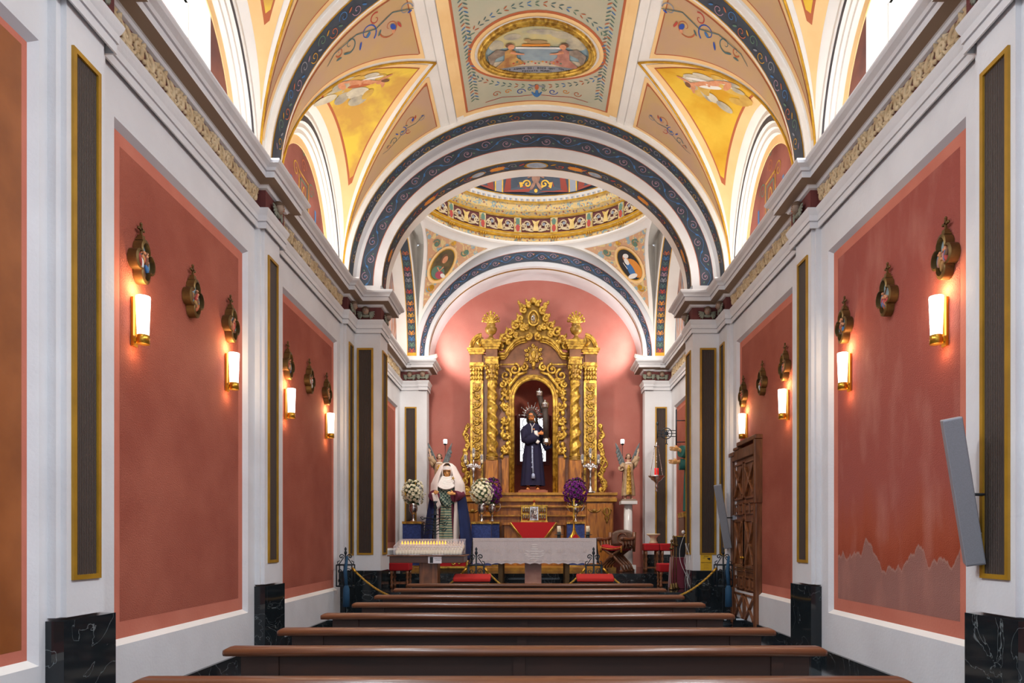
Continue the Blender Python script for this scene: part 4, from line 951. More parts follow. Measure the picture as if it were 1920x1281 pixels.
# stations of the cross
def make_station(seed):
    r = random.Random(seed); t = thing('station_plaque', 'x', 'wall plaque')
    def ol(f, n=64):
        out = []
        for i in range(n):
            a = 2*pi*i/n; p = (a+pi/4) % (pi/2)-pi/4; q = .58*cos(p)+sqrt(.23-(.58*sin(p))**2) if .23 > (.58*sin(p))**2 else .7; out.append((.128*f*q*cos(a), .165*f*q*sin(a)))
        return out
    m = MB(); o1, o2 = ol(1.0), ol(.84); n = 64
    def ring(A, xa, B, xb):
        b = len(m.v); m.v += [(xa, y, z) for y, z in A]+[(xb, y, z) for y, z in B]
        for i in range(n): m.face((b+i, b+(i+1) % n, b+n+(i+1) % n, b+n+i), 'bronze', True)
    ring(o1, 0, o1, .07); ring(o1, .07, o2, .078); ring(o2, .078, o2, .035); m.build('frame', t)
    m = MB(); fn = lambda u, v, l: Vector((.035+l, u, v)); m.blob(o2, fn, 'paint_sky', .0); m.blob([(y, z) for y, z in o2 if z < -.02], fn, 'paint_brown', .004)
    for k in range(7):
        u = r.uniform(-.06, .06); v = r.uniform(-.07, .03); c = r.choice(['paint_rust', 'paint_rose', 'paint_white', 'paint_brown', 'paint_red', 'paint_blue', 'paint_ochre'])
        m.ball((.045, u, v), (.018, .018, r.uniform(.035, .06)), c, 8, 6, Matrix.Rotation(r.uniform(-.6, .6), 3, 'X')); m.ball((.05, u+.005, v+.055), .014, 'paint_skin', 8, 5)
    m.tube([(.05, -.05, -.03), (.055, .04, .09)], .007, 'paint_brown', 5); m.build('painted_relief', t)
    m = MB(); m.box(.005, .06, -.035, .035, .165, .18, 'bronze'); m.box(.01, .05, -.02, .02, .18, .21, 'bronze'); m.box(.022, .038, -.008, .008, .21, .30, 'bronze'); m.box(.022, .038, -.032, .032, .25, .268, 'bronze')
    for (y, z) in ((-.034, .259), (.034, .259), (0, .302)): m.ball((.03, y, z), .012, 'bronze', 8, 5)
    m.build('cross', t); return t
SY = {('left', 'first'): (5.93, 6.83, 7.68), ('left', 'second'): (9.47, 10.38, 11.25), ('right', 'first'): (5.82, 6.78, 7.72), ('right', 'second'): (9.55, 10.5, 11.45)}
sd = 0
for (sn, pn), yy in SY.items():
    for y, wn in zip(yy, ('nearest', 'middle', 'farthest')):
        t = make_station(sd); sd += 1; s = 1 if sn == 'left' else -1
        t.location = (-s*(W+.045), y, 3.86); t.scale = (1.1, 1.1, 1.1); t.rotation_euler = (0, 0, 0 if s > 0 else pi)
        t['label'] = f'bronze lobed station plaque, {wn} of three on the {pn} red panel of the {sn} wall'; t['group'] = 'stations of the cross on the walls'
# carved door, right wall
def door():
    X = W+.05
    m = MB(); y0, y1, zt = 10.62, 12.02, 3.02; fr = .13
    m.box(X-.10, X+.12, y0, y0+fr, 0, zt, 'walnut'); m.box(X-.10, X+.12, y1-fr, y1, 0, zt-.1, 'walnut'); m.box(X-.10, X+.12, y0+fr, y1-fr, zt-.22, zt-.05, 'walnut')
    m.box(X-.12, X+.12, y0-.03, y1-.45, zt, zt+.07, 'walnut'); m.box(X-.12, X+.12, y1-.5, y1-.25, zt-.05, zt+.0, 'walnut'); m.box(X-.12, X+.12, y1-.25, y1+.03, zt-.13, zt-.06, 'walnut')
    m.box(X-.125, X+.1, y0-.02, y0+.05, zt-1.0, zt, 'walnut')
    fo = struct(m.build('door_1')); bev(fo, .012)
    yc = (y0+y1)/2; ZB = [(0.12, .62), (.66, .92), (.96, 1.78), (1.80, 1.86), (1.9, 1.95)]
    for (a, b_) in ((y0+fr, yc-.005), (yc+.005, y1-fr)):
        l = MB(); l.box(X-.045, X-.0, a, b_, 0, zt-.22, 'wood'); wd = b_-a
        def fr_(ya, yb, za, zb, w_=.035, d=.03):
            l.box(X-.045-d, X-.04, ya, ya+w_, za, zb, 'wood'); l.box(X-.045-d, X-.04, yb-w_, yb, za, zb, 'wood'); l.box(X-.045-d, X-.04, ya, yb, za, za+w_, 'wood'); l.box(X-.045-d, X-.04, ya, yb, zb-w_, zb, 'wood')
        g = .03
        fr_(a+g, b_-g, 2.12, 2.74); fr_(a+g, b_-g, 1.0, 1.78); fr_(a+g, b_-g, .92-.0, .96, .015); fr_(a+g, b_-g, .08, .55)
        for (za, zb) in ((1.86, 2.06), (.62, .84)):
            for k in range(2):
                ya = a+g+k*(wd-2*g)/2; fr_(ya+.01, ya+(wd-2*g)/2-.01, za, zb, .022); l.box(X-.075, X-.04, ya+.07, ya+(wd-2*g)/2-.07, za+.06, zb-.06, 'wood')
        fr_(a+g, b_-g, .98+.0, 1.80, .02)
        def diag(p, q, w_=.05, d=.045):
            (ya, za), (yb, zb) = p, q; L = sqrt((yb-ya)**2+(zb-za)**2); ang = atan2(zb-za, yb-ya)
            l.obox((X-.045-d/2, (ya+yb)/2, (za+zb)/2), d, L, w_, Matrix.Rotation(ang, 3, 'X'), 'wood')
        diag((a+.07, 2.66), (yc if False else (a+b_)/2, 2.42)); diag(((a+b_)/2, 2.42), (b_-.07, 2.18)); diag((b_-.07, 2.64), ((a+b_)/2, 2.42), .03); diag(((a+b_)/2, 2.42), (a+.07, 2.2), .03)
        diag((a+.08, 1.74), ((a+b_)/2, 1.38)); diag((b_-.08, 1.74), ((a+b_)/2, 1.38), .035); diag(((a+b_)/2, 1.40), (b_-.08, 1.04)); diag(((a+b_)/2, 1.40), (a+.08, 1.04), .035)
        diag((a+.07, .5), (b_-.07, .14)); diag((b_-.07, .5), (a+.07, .14), .03)
        lo = pt(l, 'door_leaf', fo); bev(lo, .006)
        h = MB(); h.ball((X-.10, (b_-.05 if a < yc-.3 else a+.05), 1.35-.2), .022, 'brass', 10, 6); h.tube([(X-.05, (b_-.05 if a < yc-.3 else a+.05), 1.15), (X-.10, (b_-.05 if a < yc-.3 else a+.05), 1.15)], .009, 'brass'); pt(h, 'door_knob', lo)
door()
# column loudspeakers on wall brackets
def make_speaker():
    t = thing('column_loudspeaker', 'x', 'loudspeaker'); R = Matrix.Identity(3)
    m = MB(); m.obox((0, 0, 0), .13, .15, 1.12, R, 'grey_metal'); bev(m.build('cabinet', t), .008)
    m = MB(); m.obox((0, -.079, 0), .115, .008, 1.09, R, 'speaker_grille'); m.build('grille', t, label='flat grey front grille')
    return t
sp = make_speaker()
for i, (c, rz, lab) in enumerate((((3.18, 5.14, 1.81), -.45, 'grey column loudspeaker tilted off the right wall beside the large first pilaster'), ((3.23, 11.85, 1.85), -.30, 'small grey column loudspeaker tilted off the wall left of the carved door'))):
    o = sp if i == 0 else dup(sp, (0, 0, 0))
    o.location = c; o['label'] = lab; o['group'] = 'column loudspeakers'
    o.rotation_euler = (radians(10) if i == 0 else radians(7), radians(-9), rz)
    m = MB(); m.tube([(c[0]+.06, c[1], c[2]-.02), (W-.02, c[1]+.02, c[2]-.02)], .012, 'black', 8); m.box(W-.05, W+.002, c[1]-.03, c[1]+.07, c[2]-.06, c[2]+.02, 'grey_metal')
    if i == 0: m.tube([(c[0]+.07, c[1], c[2]-.40), (c[0]+.16, c[1]+.02, c[2]-.30), (c[0]+.2, c[1]+.02, c[2]-.42), (W-.01, c[1]+.03, c[2]-.34), (W-.01, c[1]+.03, c[2]-.06)], .005, 'cable', 5)
    tag(m.build('wall_bracket'), 'black swivel bracket holding the '+('large near' if i == 0 else 'small far')+' loudspeaker to the wall', 'bracket')
# notice on the pier
m = MB(); D = Y1-.006; a, b_ = at(1313, 1040, D), at(1335, 1070.5, D)
m.box(a.x, b_.x, D-.004, D+.004, b_.z, a.z, 'sign_yellow'); w_, h_ = b_.x-a.x, a.z-b_.z
sg = tag(m.build('notice_sign'), 'yellow surveillance notice on the right pier above its marble plinth', 'sign')
m = MB(); fz = lambda u, v, l: Vector((a.x+u*w_, D-.005-l, a.z-v*h_))
for (u0, v0, u1, v1, k) in ((.02, .01, .98, .02, 'cream'), (.02, .98, .98, .99, 'cream'), (.01, .01, .025, .99, 'cream'), (.975, .01, .99, .99, 'cream')): m.poly3([fz(u0, v0, .001), fz(u1, v0, .001), fz(u1, v1, .001), fz(u0, v1, .001)], k)
m.poly3([fz(.56, .22, .001), fz(.84, .20, .001), fz(.86, .30, .001), fz(.68, .33, .001)], 'black'); m.poly3([fz(.76, .28, .001), fz(.83, .28, .001), fz(.80, .38, .001), fz(.77, .36, .001)], 'black')
pt(m, 'camera_symbol', sg)
def text(parent, name, body, loc, size, key, rot=(pi/2, 0, 0), ext=.0008, align='CENTER'):
    cu = bpy.data.curves.new(name, 'FONT'); cu.body = body; cu.size = size; cu.extrude = ext; cu.align_x = align; cu.align_y = 'CENTER'
    tmp = bpy.data.objects.new(name+'_c', cu); C.objects.link(tmp); bpy.context.view_layer.update()
    me = bpy.data.meshes.new_from_object(tmp.evaluated_get(bpy.context.evaluated_depsgraph_get())); bpy.data.objects.remove(tmp)
    me.materials.clear(); me.materials.append(MATS[key]); o = bpy.data.objects.new(name, me); C.objects.link(o)
    L = Vector(loc); o.parent = parent
    if parent: L = L-root_of(parent).location
    o.location = L; o.rotation_euler = rot; return o
text(sg, 'lettering', 'ZONA', fz(.5, .115, .002), .030, 'black'); text(sg, 'lettering', 'AVISO', fz(.3, .22, .002), .016, 'black'); text(sg, 'lettering', 'VIDEOVIGILADA', fz(.5, .5, .002), .026, 'black')
for j, v in enumerate((.60, .68, .78, .86)): text(sg, 'lettering', 'para su seguridad', fz(.5, v, .002), .012, 'wood_orange')
# text below the oval painting
for body, yy, s_ in (('ECCE AGNUS DEI ECCE QUI TOLLIT', .405, .052), ('PECCATA MUNDI', .47, .052)):
    # cut into letters laid along the vault so that each follows its curve
    n = len(body); x0 = -.0195*n*1.0
    for i, ch in enumerate(body):
        if ch == ' ': continue
        x = x0+(i+.5)*.0195*2; t_ = tx(x)
        text(bpy.data.objects['ceiling'], 'letter', ch, V(t_, 10.77+yy, .052), s_, 'black', (pi, t_, 0))
# ------------------------------------------------------------------ the gilded altarpiece
RS = 17.85/F
def rx(px): return -.06+(px-1000)*RS
def rz(py, D=17.85): return CZ+(1012-py)*D/F
YF = 17.85
ret = thing('altarpiece', 'tall gilded carved altarpiece with twisted columns against the back wall', 'altarpiece', (-.06, 18.0, L2))
def rb(m, px0, px1, py0, py1, d0, d1, k='gilt'): m.box(rx(px0), rx(px1), YF-d0, YF-d1, rz(py1), rz(py0), k)
def moulding(m, px0, px1, py0, py1, d, k='gilt', steps=3, over=3):
    for i in range(steps):
        h = (py1-py0)/steps; e = over*(steps-1-i)/max(1, steps-1)
        rb(m, px0-e, px1+e, py0+i*h, py0+(i+1)*h, d+e*RS, -.1, k)
m = MB()                                              # table-like base
m.box(rx(850), rx(1147), 17.55, YB-.01, L2, rz(941, 17.55), 'altar_wood'); 
for (p0, p1, e, k) in ((924, 929, .10, 'gilt_wood'), (929, 934, .06, 'altar_wood'), (934, 941, .09, 'gilt_wood')): m.box(rx(850)-e, rx(1147)+e, 17.55-e, YB-.01, rz(p1, 17.5), rz(p0, 17.5), k)
for (x0, x1) in ((852, 898), (1098, 1145)):
    m.box(rx(x0), rx(x1), 17.50, 17.56, L2, rz(944, 17.5), 'altar_wood')
m.box(rx(900), rx(1096), 17.47, 17.56, rz(952, 17.5), rz(949, 17.5), 'gilt_wood'); m.box(rx(900), rx(1096), 17.47, 17.56, rz(969, 17.5), rz(966, 17.5), 'gilt_wood')
bs = bev(pt(m, 'base', ret), .006)
for s in (-1, 1):                                     # carved ornaments on the base
    m = MB(); cx0 = rx(1000+s*135)
    for q in (-1, 1):
        m.tube([(cx0+q*a*.012*1.0+q*b_, 17.49, rz(952, 17.5)-c) for a, b_, c in ((0, .02, 0), (1, .06, .06), (2, .05, .14), (0, .02, .2), (0, .05, .27), (0, .01, .33))], [.02, .035, .03, .03, .022, .01], 'gilt_dark', 6)
        m.tube([Vector((cx0+q*(.07+x), 17.49, rz(958, 17.5)+z)) for x, z in spiral(0, 0, .05, 1.2, 0, q, 12)], .012, 'gilt_dark', 6)
    m.ball((cx0, 17.49, rz(978, 17.5)), (.03, .03, .05), 'gilt_dark', 8, 6); m.ball((rx(1000+s*112), 17.49, rz(958, 17.5)), (.07, .03, .05), 'gilt_dark', 10, 6)
    m.tube([(rx(1000+s*112)+.16*cos(a), 17.49, rz(952, 17.5)-.10*sin(a)-.02) for a in [pi*i/10 for i in range(11)]], .014, 'gilt_dark', 6)
    pt(m, 'carved_ornament', ret)
m = MB()                                              # back board with the arched niche cut through
rb(m, 881, 957, 664, 925, 0, -.10, 'altar_stone'); rb(m, 1043, 1119, 664, 925, 0, -.10, 'altar_stone')
for q_ in (-1, 1): rb(m, 1000+q_*51.5-8, 1000+q_*51.5+8, 859, 925, .03, -.02, 'altar_wood'); rb(m, 1000+q_*91-5, 1000+q_*91+5, 866, 925, .03, -.02, 'altar_wood')
CNX, R_, zsp = 1000, 41.5, 750
def top(s, t):
    a = pi*s; px = CNX-R_*cos(a); py = zsp-R_*1.02*sin(a); tp = (957+86*s, 664); return Vector((rx(px+(tp[0]-px)*t), YF-.0, rz(py+(tp[1]-py)*t)))
m.patch(top, 24, 2, 'altar_stone', False); m.patch(lambda s, t: top(s, 0)+Vector((0, .44*t, 0)), 24, 1, 'stucco_red', True)
for s in (-1, 1): m.poly3([(rx(CNX+s*R_), YF, rz(925)), (rx(CNX+s*R_), YB-.02, rz(925)), (rx(CNX+s*R_), YB-.02, rz(zsp)), (rx(CNX+s*R_), YF, rz(zsp))], 'stucco_red')
rb(m, 957, 1043, 925, 930, .0, -.42, 'altar_wood')
def tym(s, t):                                        # raised field over the niche, arched top
    x = 938+124*s; u = (x-1000)/62; topy = 664-34*sqrt(max(0, 1-(abs(u)*1.25)**2)) if abs(u) < .8 else 664
    return Vector((rx(x), YF-.04, rz(690+(topy-690)*t)))
m.patch(tym, 30, 3, 'altar_stone', False); pt(m, 'back_board', ret)
m = MB(); 
for (r_, w_, k) in ((38.5, .045, 'gilt'), (42.5, .03, 'gilt'), (45, .018, 'gilt_dark')):
    pts = [(rx(CNX-r_), YF-.05, rz(924))]+[Vector((rx(CNX-r_*cos(pi*i/24)), YF-.05, rz(zsp-r_*1.02*sin(pi*i/24)))) for i in range(25)]+[(rx(CNX+r_), YF-.05, rz(924))]
    m.tube(pts, w_, k, 8)
pt(m, 'niche_arch', ret)
def scroll_relief(m, x0, x1, y0, y1, d, k='gilt', n=6, r=.022, d0=1):
    wd = (x1-x0)*RS; L = (y1-y0)*RS; xc = (x0+x1)/2
    relief_vine(m, lambda s, t, l: Vector((rx(xc)+t, YF-d-l, rz(y0)-s)), L, wd, n, k, r, d0)
    for i in range(n):
        dd = d0*(1 if i % 2 == 0 else -1); z = rz(y0)-(i+.5)*L/n
        m.tube([(rx(xc)-dd*wd*.15, YF-d-.01, z+L/n*.45), (rx(xc)-dd*wd*.42, YF-d-.03, z+L/n*.1), (rx(xc)-dd*wd*.2, YF-d-.01, z-L/n*.3)], [r*.5, r*1.7, r*.4], k, 6)
for s in (-1, 1):
    X = lambda p, s=s: 1000+s*(p-1000)
    def rbs(m, a, b_, *r): rb(m, min(X(a), X(b_)), max(X(a), X(b_)), *r)
    m = MB(); rbs(m, 1094, 1118, 716, 925, .06, 0, 'gilt_dark'); rbs(m, 1094, 1098, 716, 925, .08, 0); rbs(m, 1114, 1118, 716, 925, .08, 0); rbs(m, 1094.2, 1117.8, 716.2, 720, .083, 0); rbs(m, 1094, 1118, 866, 925, .075, 0, 'altar_wood')
    po = pt(m, 'pilaster', ret); m = MB(); scroll_relief(m, min(X(1098), X(1114)), max(X(1098), X(1114)), 722, 864, .07, 'gilt', 9, .017, s); pt(m, 'relief', po)
    m = MB(); rbs(m, 1093, 1119, 682, 688, .10, 0); rbs(m, 1095, 1117, 688, 716, .06, 0)
    for j in range(3):
        for i in range(5): px = 1096+i*5; m.ball((rx(X(px)), YF-.08-.01*j, rz(711-j*8)), (.032, .035, .05), 'gilt', 8, 5)
    for q in (1095, 1117): m.tube([Vector((rx(X(q))+u, YF-.10, rz(690)+v)) for u, v in spiral(0, 0, .035, 1.3, 0, 1, 12)], .012, 'gilt', 6)
    pt(m, 'pilaster_capital', ret)
    m = MB()                                          # twisted column
    cxp = rx(X(1077)); cy = YF-.20; z0, z1 = rz(858), rz(718)
    def col(u, v):
        th = 2*pi*u; z = z0+(z1-z0)*v; k = 2*pi*3.1*v*s; taper = 1-.16*v; r = .135*taper*(1+.13*cos(2*th-2*k)+.05*cos(4*th-4*k))
        return Vector((cxp+.010*cos(2*k)+r*cos(th), cy+.010*sin(2*k)+r*sin(th), z))
    m.patch(lambda u, v: col(u, v), 28, 90, 'gilt', True, True); pt(m, 'twisted_column', ret)
    m = MB(); m.lathe([(.16, 0), (.16, .03), (.13, .04), (.15, .06), (.15, .08), (.12, .10), (.12, .12)], (cxp, cy, rz(866)), 'gilt_dark', 24); pt(m, 'column_base', ret)
    m = MB(); m.lathe([(.10, 0), (.12, .02), (.105, .04), (.11, .15), (.13, .28), (.15, .38), (.165, .42)], (cxp, cy, rz(718)), 'gilt_dark', 20)
    for j in range(3):
        for i in range(8): a = 2*pi*(i+.5*j)/8; m.ball((cxp+.125*(1+.12*j)*cos(a), cy+.125*(1+.12*j)*sin(a), rz(712-j*9)), (.035, .035, .055), 'gilt', 8, 5)
    for q in (-1, 1): m.tube([Vector((cxp+q*.15+u, cy-.13, rz(692)+v)) for u, v in spiral(0, 0, .045, 1.4, 0, q, 14)], .014, 'gilt', 6)
    m.box(cxp-.17, cxp+.17, cy-.17, cy+.17, rz(689), rz(685), 'gilt'); pt(m, 'column_capital', ret)
    m = MB(); m.box(cxp-.155, cxp+.155, cy-.15, YF, rz(925), rz(866), 'altar_wood'); bev(pt(m, 'column_pedestal', ret), .008)
    m = MB()                                          # broken-out entablature over column and pilaster
    for (a, b_, e, k) in ((685, 679, 0, 'gilt'), (679, 676, .02, 'gilt'), (676, 662, -.02, 'altar_stone'), (662, 658, .02, 'gilt'), (658, 654, .05, 'gilt'), (654, 650, .08, 'gilt'), (650, 646, .10, 'gilt')):
        m.box(cxp-.165-e, cxp+.165+e, cy-.165-e, YF, rz(a), rz(b_), k)
    pt(m, 'entablature_block', ret)
    m = MB()
    for (a, b_, e, k) in ((686, 681, 0, 'gilt'), (681, 666, -.03, 'altar_stone'), (666, 662, .02, 'gilt'), (662, 658, .05, 'gilt'), (658, 655, .08, 'gilt')):
        x0, x1 = sorted((rx(X(1094)), rx(X(1118)))); m.box(x0-e, x1+e, YF-.08-e, YF, rz(a), rz(b_), k)
    pt(m, 'entablature_end', ret)
    m = MB()                                          # quarter-round broken pediment
    for (r_, w_) in ((24, .05), (20.5, .025)):
        m.tube([Vector((rx(X(1096+r_*cos(a)*.9-1)), YF-.10, rz(655-r_*1.05*sin(a)))) for a in [.05+1.45*i/12 for i in range(13)]], w_, 'gilt', 8, False, 1.0)
    m.prism([(rx(X(1094)), YF-.08, rz(655))]+[Vector((rx(X(1096+20*cos(a)*.9-1)), YF-.08, rz(655-20*sin(a)))) for a in [1.5*i/8 for i in range(9)]]+[(rx(X(1094)), YF-.08, rz(634))], (0, .08, 0), 'gilt_dark')
    m.tube([(rx(X(1098)), YF-.1, rz(652)), (rx(X(1104)), YF-.12, rz(644)), (rx(X(1100)), YF-.11, rz(637))], [.03, .05, .02], 'gilt', 6); pt(m, 'broken_pediment', ret)
    m = MB()                                          # urn with flowers
    ux = rx(X(1079)); uy = cy+.02
    m.lathe([(.13, 0), (.13, .07), (.10, .09), (.06, .13), (.045, .17), (.06, .20), (.12, .24), (.15, .31), (.145, .37), (.10, .42), (.11, .44), (.12, .46)], (ux, uy, rz(646)), 'gilt_dark', 24, lobes=12, la=.05)
    zt = rz(646)+.46
    for i in range(9):
        a = -1.2+2.4*i/8; L_ = .32-.10*abs(a)/1.2
        e = Vector((ux+sin(a)*L_*1.0, uy-.04, zt+cos(a)*L_)); m.tube([(ux, uy, zt-.02), (ux+sin(a)*L_*.35, uy-.05, zt+cos(a)*L_*.6), e], [.03, .035, .015], 'gilt', 6); m.ball(e, .035, 'gilt', 8, 5)
    m.ball((ux, uy, zt+.07), (.11, .09, .12), 'gilt', 10, 7); pt(m, 'urn', ret)
    m = MB(); x0, x1 = sorted((X(1043), X(1061))); scroll_relief(m, x0-1, x1+1, 724, 858, .03, 'gilt', 5, .032, s)
    for i in range(9): m.ball((rx(X(1052)+(3 if i % 2 else -3)), YF-.05, rz(732+i*14.5)), (.06, .04, .075), 'gilt', 8, 6)
    for (a, cxx, cyy, r_) in ((0, 1052, 705, .16), (0, 1035, 694, .15), (0, 1018, 690, .11), (0, 1058, 722, .10), (0, 1046, 716, .09)):
        m.tube([Vector((rx(X(cxx))+u, YF-.06, rz(cyy)+v)) for u, v in spiral(0, 0, r_, 1.4, pi/2, s, 20)], [.042-.022*i/20 for i in range(21)], 'gilt', 7); m.ball((rx(X(cxx)), YF-.07, rz(cyy)), .035, 'gilt', 8, 5)
    m.tube([(rx(X(1012)), YF-.06, rz(699)), (rx(X(1028)), YF-.08, rz(704)), (rx(X(1044)), YF-.08, rz(723)), (rx(X(1049)), YF-.06, rz(745))], [.02, .05, .05, .02], 'gilt', 7)
    pt(m, 'scroll_carving', ret)
    m = MB()                                          # side wing of scrolls hugging the wall
    for (cxx, cyy, r_, dd) in ((1124, 800, .06, 1), (1127, 818, .085, -1), (1124, 836, .08, 1), (1128, 852, .06, -1), (1130, 870, .13, 1), (1124, 890, .09, -1), (1130, 905, .10, 1), (1127, 918, .11, -1)):
        m.tube([Vector((rx(X(cxx))+u, YF-.05, rz(cyy)+v)) for u, v in spiral(0, 0, r_, 1.3, -pi/2*dd*s, s*dd, 16)], [.035-.015*i/16 for i in range(17)], 'gilt', 7)
    m.tube([(rx(X(p)), YF-.04, rz(q)) for p, q in ((1122, 795), (1131, 815), (1121, 838), (1134, 862), (1124, 885), (1136, 912), (1122, 924))], [.02, .04, .03, .045, .035, .05, .03], 'gilt', 7)
    for (p, q) in ((1126, 806), (1124, 828), (1129, 846), (1126, 862), (1131, 882), (1126, 897), (1133, 916), (1125, 920)): m.ball((rx(X(p)), YF-.04, rz(q)), (.055, .04, .075), 'gilt', 8, 6)
    pt(m, 'side_scrolls', ret)
m = MB()                                              # arched cornice with volutes
pts = [(934, 667), (946, 667), (950, 661), (956, 652), (965, 643), (976, 637), (988, 635)]
for s in (-1, 1):
    for (dy, w_, d) in ((0, .045, .16), (4.5, .035, .13), (8, .022, .10)):
        m.tube([(rx(1000+s*(1000-p)), YF-d, rz(q+dy)) for p, q in pts], w_, 'gilt', 8)
    m.tube([Vector((rx(1000+s*9)+u, YF-.2, rz(636)+v)) for u, v in spiral(0, 0, .095, 1.6, pi/2, s, 26)], [.04-.018*i/26 for i in range(27)], 'gilt', 8); m.ball((rx(1000+s*9), YF-.22, rz(636)), .04, 'gilt', 10, 6)
    rb(m, min(1000+s*62, 1000+s*28), max(1000+s*62, 1000+s*28), 683, 686, .06, 0, 'gilt')
pt(m, 'arched_cornice', ret)
m = MB()                                              # cartouche
for i in range(12):
    a = 2*pi*i/12; r_ = .17+.04*(i % 2); c = Vector((rx(1000)+cos(a)*r_, YF-.09, rz(667)+sin(a)*r_*1.1))
    m.tube([Vector((c.x+u, c.y, c.z+v)) for u, v in spiral(0, 0, .05, 1.2, a, 1, 10)], .018, 'gilt', 6)
m.ball((rx(1000), YF-.07, rz(667)), (.16, .06, .20), 'gilt_dark', 14, 8); m.ball((rx(1000), YF-.12, rz(668)), (.07, .05, .11), 'gilt', 12, 8); m.tube([(rx(1000), YF-.08, rz(682)), (rx(1000), YF-.10, rz(688)), (rx(1000), YF-.07, rz(694))], [.06, .05, .03], 'gilt', 8); pt(m, 'cartouche', ret)
m = MB()                                              # crest of scrolls with oval medallion
m.prism([(rx(p), YF-.03, rz(q)) for p, q in ((938, 655), (945, 640), (958, 622), (972, 605), (980, 585), (990, 570), (1000, 563), (1010, 570), (1020, 585), (1028, 605), (1042, 622), (1055, 640), (1062, 655), (1045, 655), (1030, 640), (1010, 632), (990, 632), (970, 640), (955, 655))], (0, .06, 0), 'gilt_dark')
for s in (-1, 1):
    for (p, q, r_, dd) in ((1060, 652, .09, 1), (1055, 638, .12, -1), (1044, 626, .13, 1), (1033, 613, .12, -1), (1024, 600, .10, 1), (1018, 584, .11, -1), (1020, 616, .08, 1), (1032, 630, .08, 1), (1046, 645, .08, -1), (1008, 573, .07, 1), (1012, 617, .07, -1), (1022, 576, .05, 1)):
        m.tube([Vector((rx(1000+s*(p-1000))+u, YF-.10, rz(q)+v)) for u, v in spiral(0, 0, r_, 1.35, dd*s, s*dd, 18)], [.045-.022*i/18 for i in range(19)], 'gilt', 7); m.ball((rx(1000+s*(p-1000)), YF-.11, rz(q)), r_*.28, 'gilt', 8, 5)
        m.tube([(rx(1000+s*(p-1000)), YF-.05, rz(q)), (rx(1000+s*(p+5-1000)), YF-.12, rz(q-5)), (rx(1000+s*(p+7-1000)), YF-.08, rz(q-11))], [.02, .045, .012], 'gilt', 6)
m.ball((rx(1000), YF-.08, rz(566)), (.09, .06, .09), 'gilt', 10, 7)
m.tube([(rx(1000)+.13*cos(2*pi*i/24), YF-.14, rz(600)+.19*sin(2*pi*i/24)) for i in range(24)], .025, 'gilt', 7, True); m.ball((rx(1000), YF-.08, rz(600)), (.12, .06, .18), 'gilt_dark', 14, 9)
for sgn in (-1, 1): m.tube([Vector((rx(1000)+u, YF-.145, rz(600)+v)) for u, v in spiral(0, 0, .07, 1.1, sgn, sgn, 12)], .012, 'silver', 6)
pt(m, 'crest', ret)
# leaded window in the niche
m = MB(); yw = YB+.44; x0, x1, z0, z1 = rx(967), rx(1031), rz(865), rz(766)
for (a, b_, c, d) in ((x0, x0+.09, z0, z1), (x1-.09, x1, z0, z1), (x0+.088, x1-.088, z0, z0+.09), (x0+.088, x1-.088, z1-.09, z1)): m.box(a, b_, yw-.05, yw+.06, c, d, 'burgundy')
wn = struct(m.build('window_1')); m = MB(); m.box(x0+.08, x1-.08, yw, yw+.01, z0+.08, z1-.08, 'niche_glass'); m.build('pane', wn)
m = MB()
for i in range(5): z = z0+.09+(z1-z0-.18)*i/4; m.box(x0+.08, x1-.08, yw-.012, yw, z-.006, z+.006, 'black')
for i in range(5): x = x0+.09+(x1-x0-.18)*i/4; m.box(x-.006, x+.006, yw-.012, yw, z0+.08, z1-.08, 'black')
for sx_ in (.28, .72):
    for j in range(4): m.tube([((x0+(x1-x0)*sx_)+.09*cos(2*pi*i/16), yw-.01, z0+.22+j*.31+.13*sin(2*pi*i/16)) for i in range(16)], .009, 'black', 5, True)
m.build('lead_tracery', wn)
# side windows of the lunettes, nearest bays
for mir, nm in ((True, 'window_2'), (False, 'window_3')):
    X = W+.18+.22; yc = 6.96; y0, y1, z0, z1 = yc-.60, yc+.57, 5.9, 7.38
    m = MB(); m.box(X, X+.06, y0-.05, y0+.03, z0, z1, 'plaster_lit'); m.box(X, X+.06, y1-.03, y1+.05, z0, z1, 'plaster_lit'); m.box(X, X+.06, y0, y1, z1-.03, z1+.05, 'plaster_lit'); wo = struct(m.build(nm, None, mir))
    m = MB(); m.box(X+.03, X+.04, y0, y1, z0, z1, 'window_glass'); m.build('pane', wo, mir)
    fn = lambda u, v, l: Vector((X+.03-l, yc-.12+u, 6.62+v)); m = MB(); c2 = 'window_glass_pink'
    m.poly3([fn(-.5, -.72, .003), fn(.47, -.72, .003), fn(.47, .7, .003), fn(-.5, .7, .003)], c2); m.ell(0, 0, .50, .36, fn, 'window_glass', 0, .006, 40)
    if not mir: m.ell(0, 0, .38, .27, fn, 'window_glass_blue', 0, .009, 40); m.blob([(0, -.07), (-.09, .0), (-.10, .05), (-.05, .06), (0, .035), (.05, .06), (.10, .05), (.09, 0)], fn, 'window_glass_red', .012)
    m.build('coloured_glass', wo, mir)
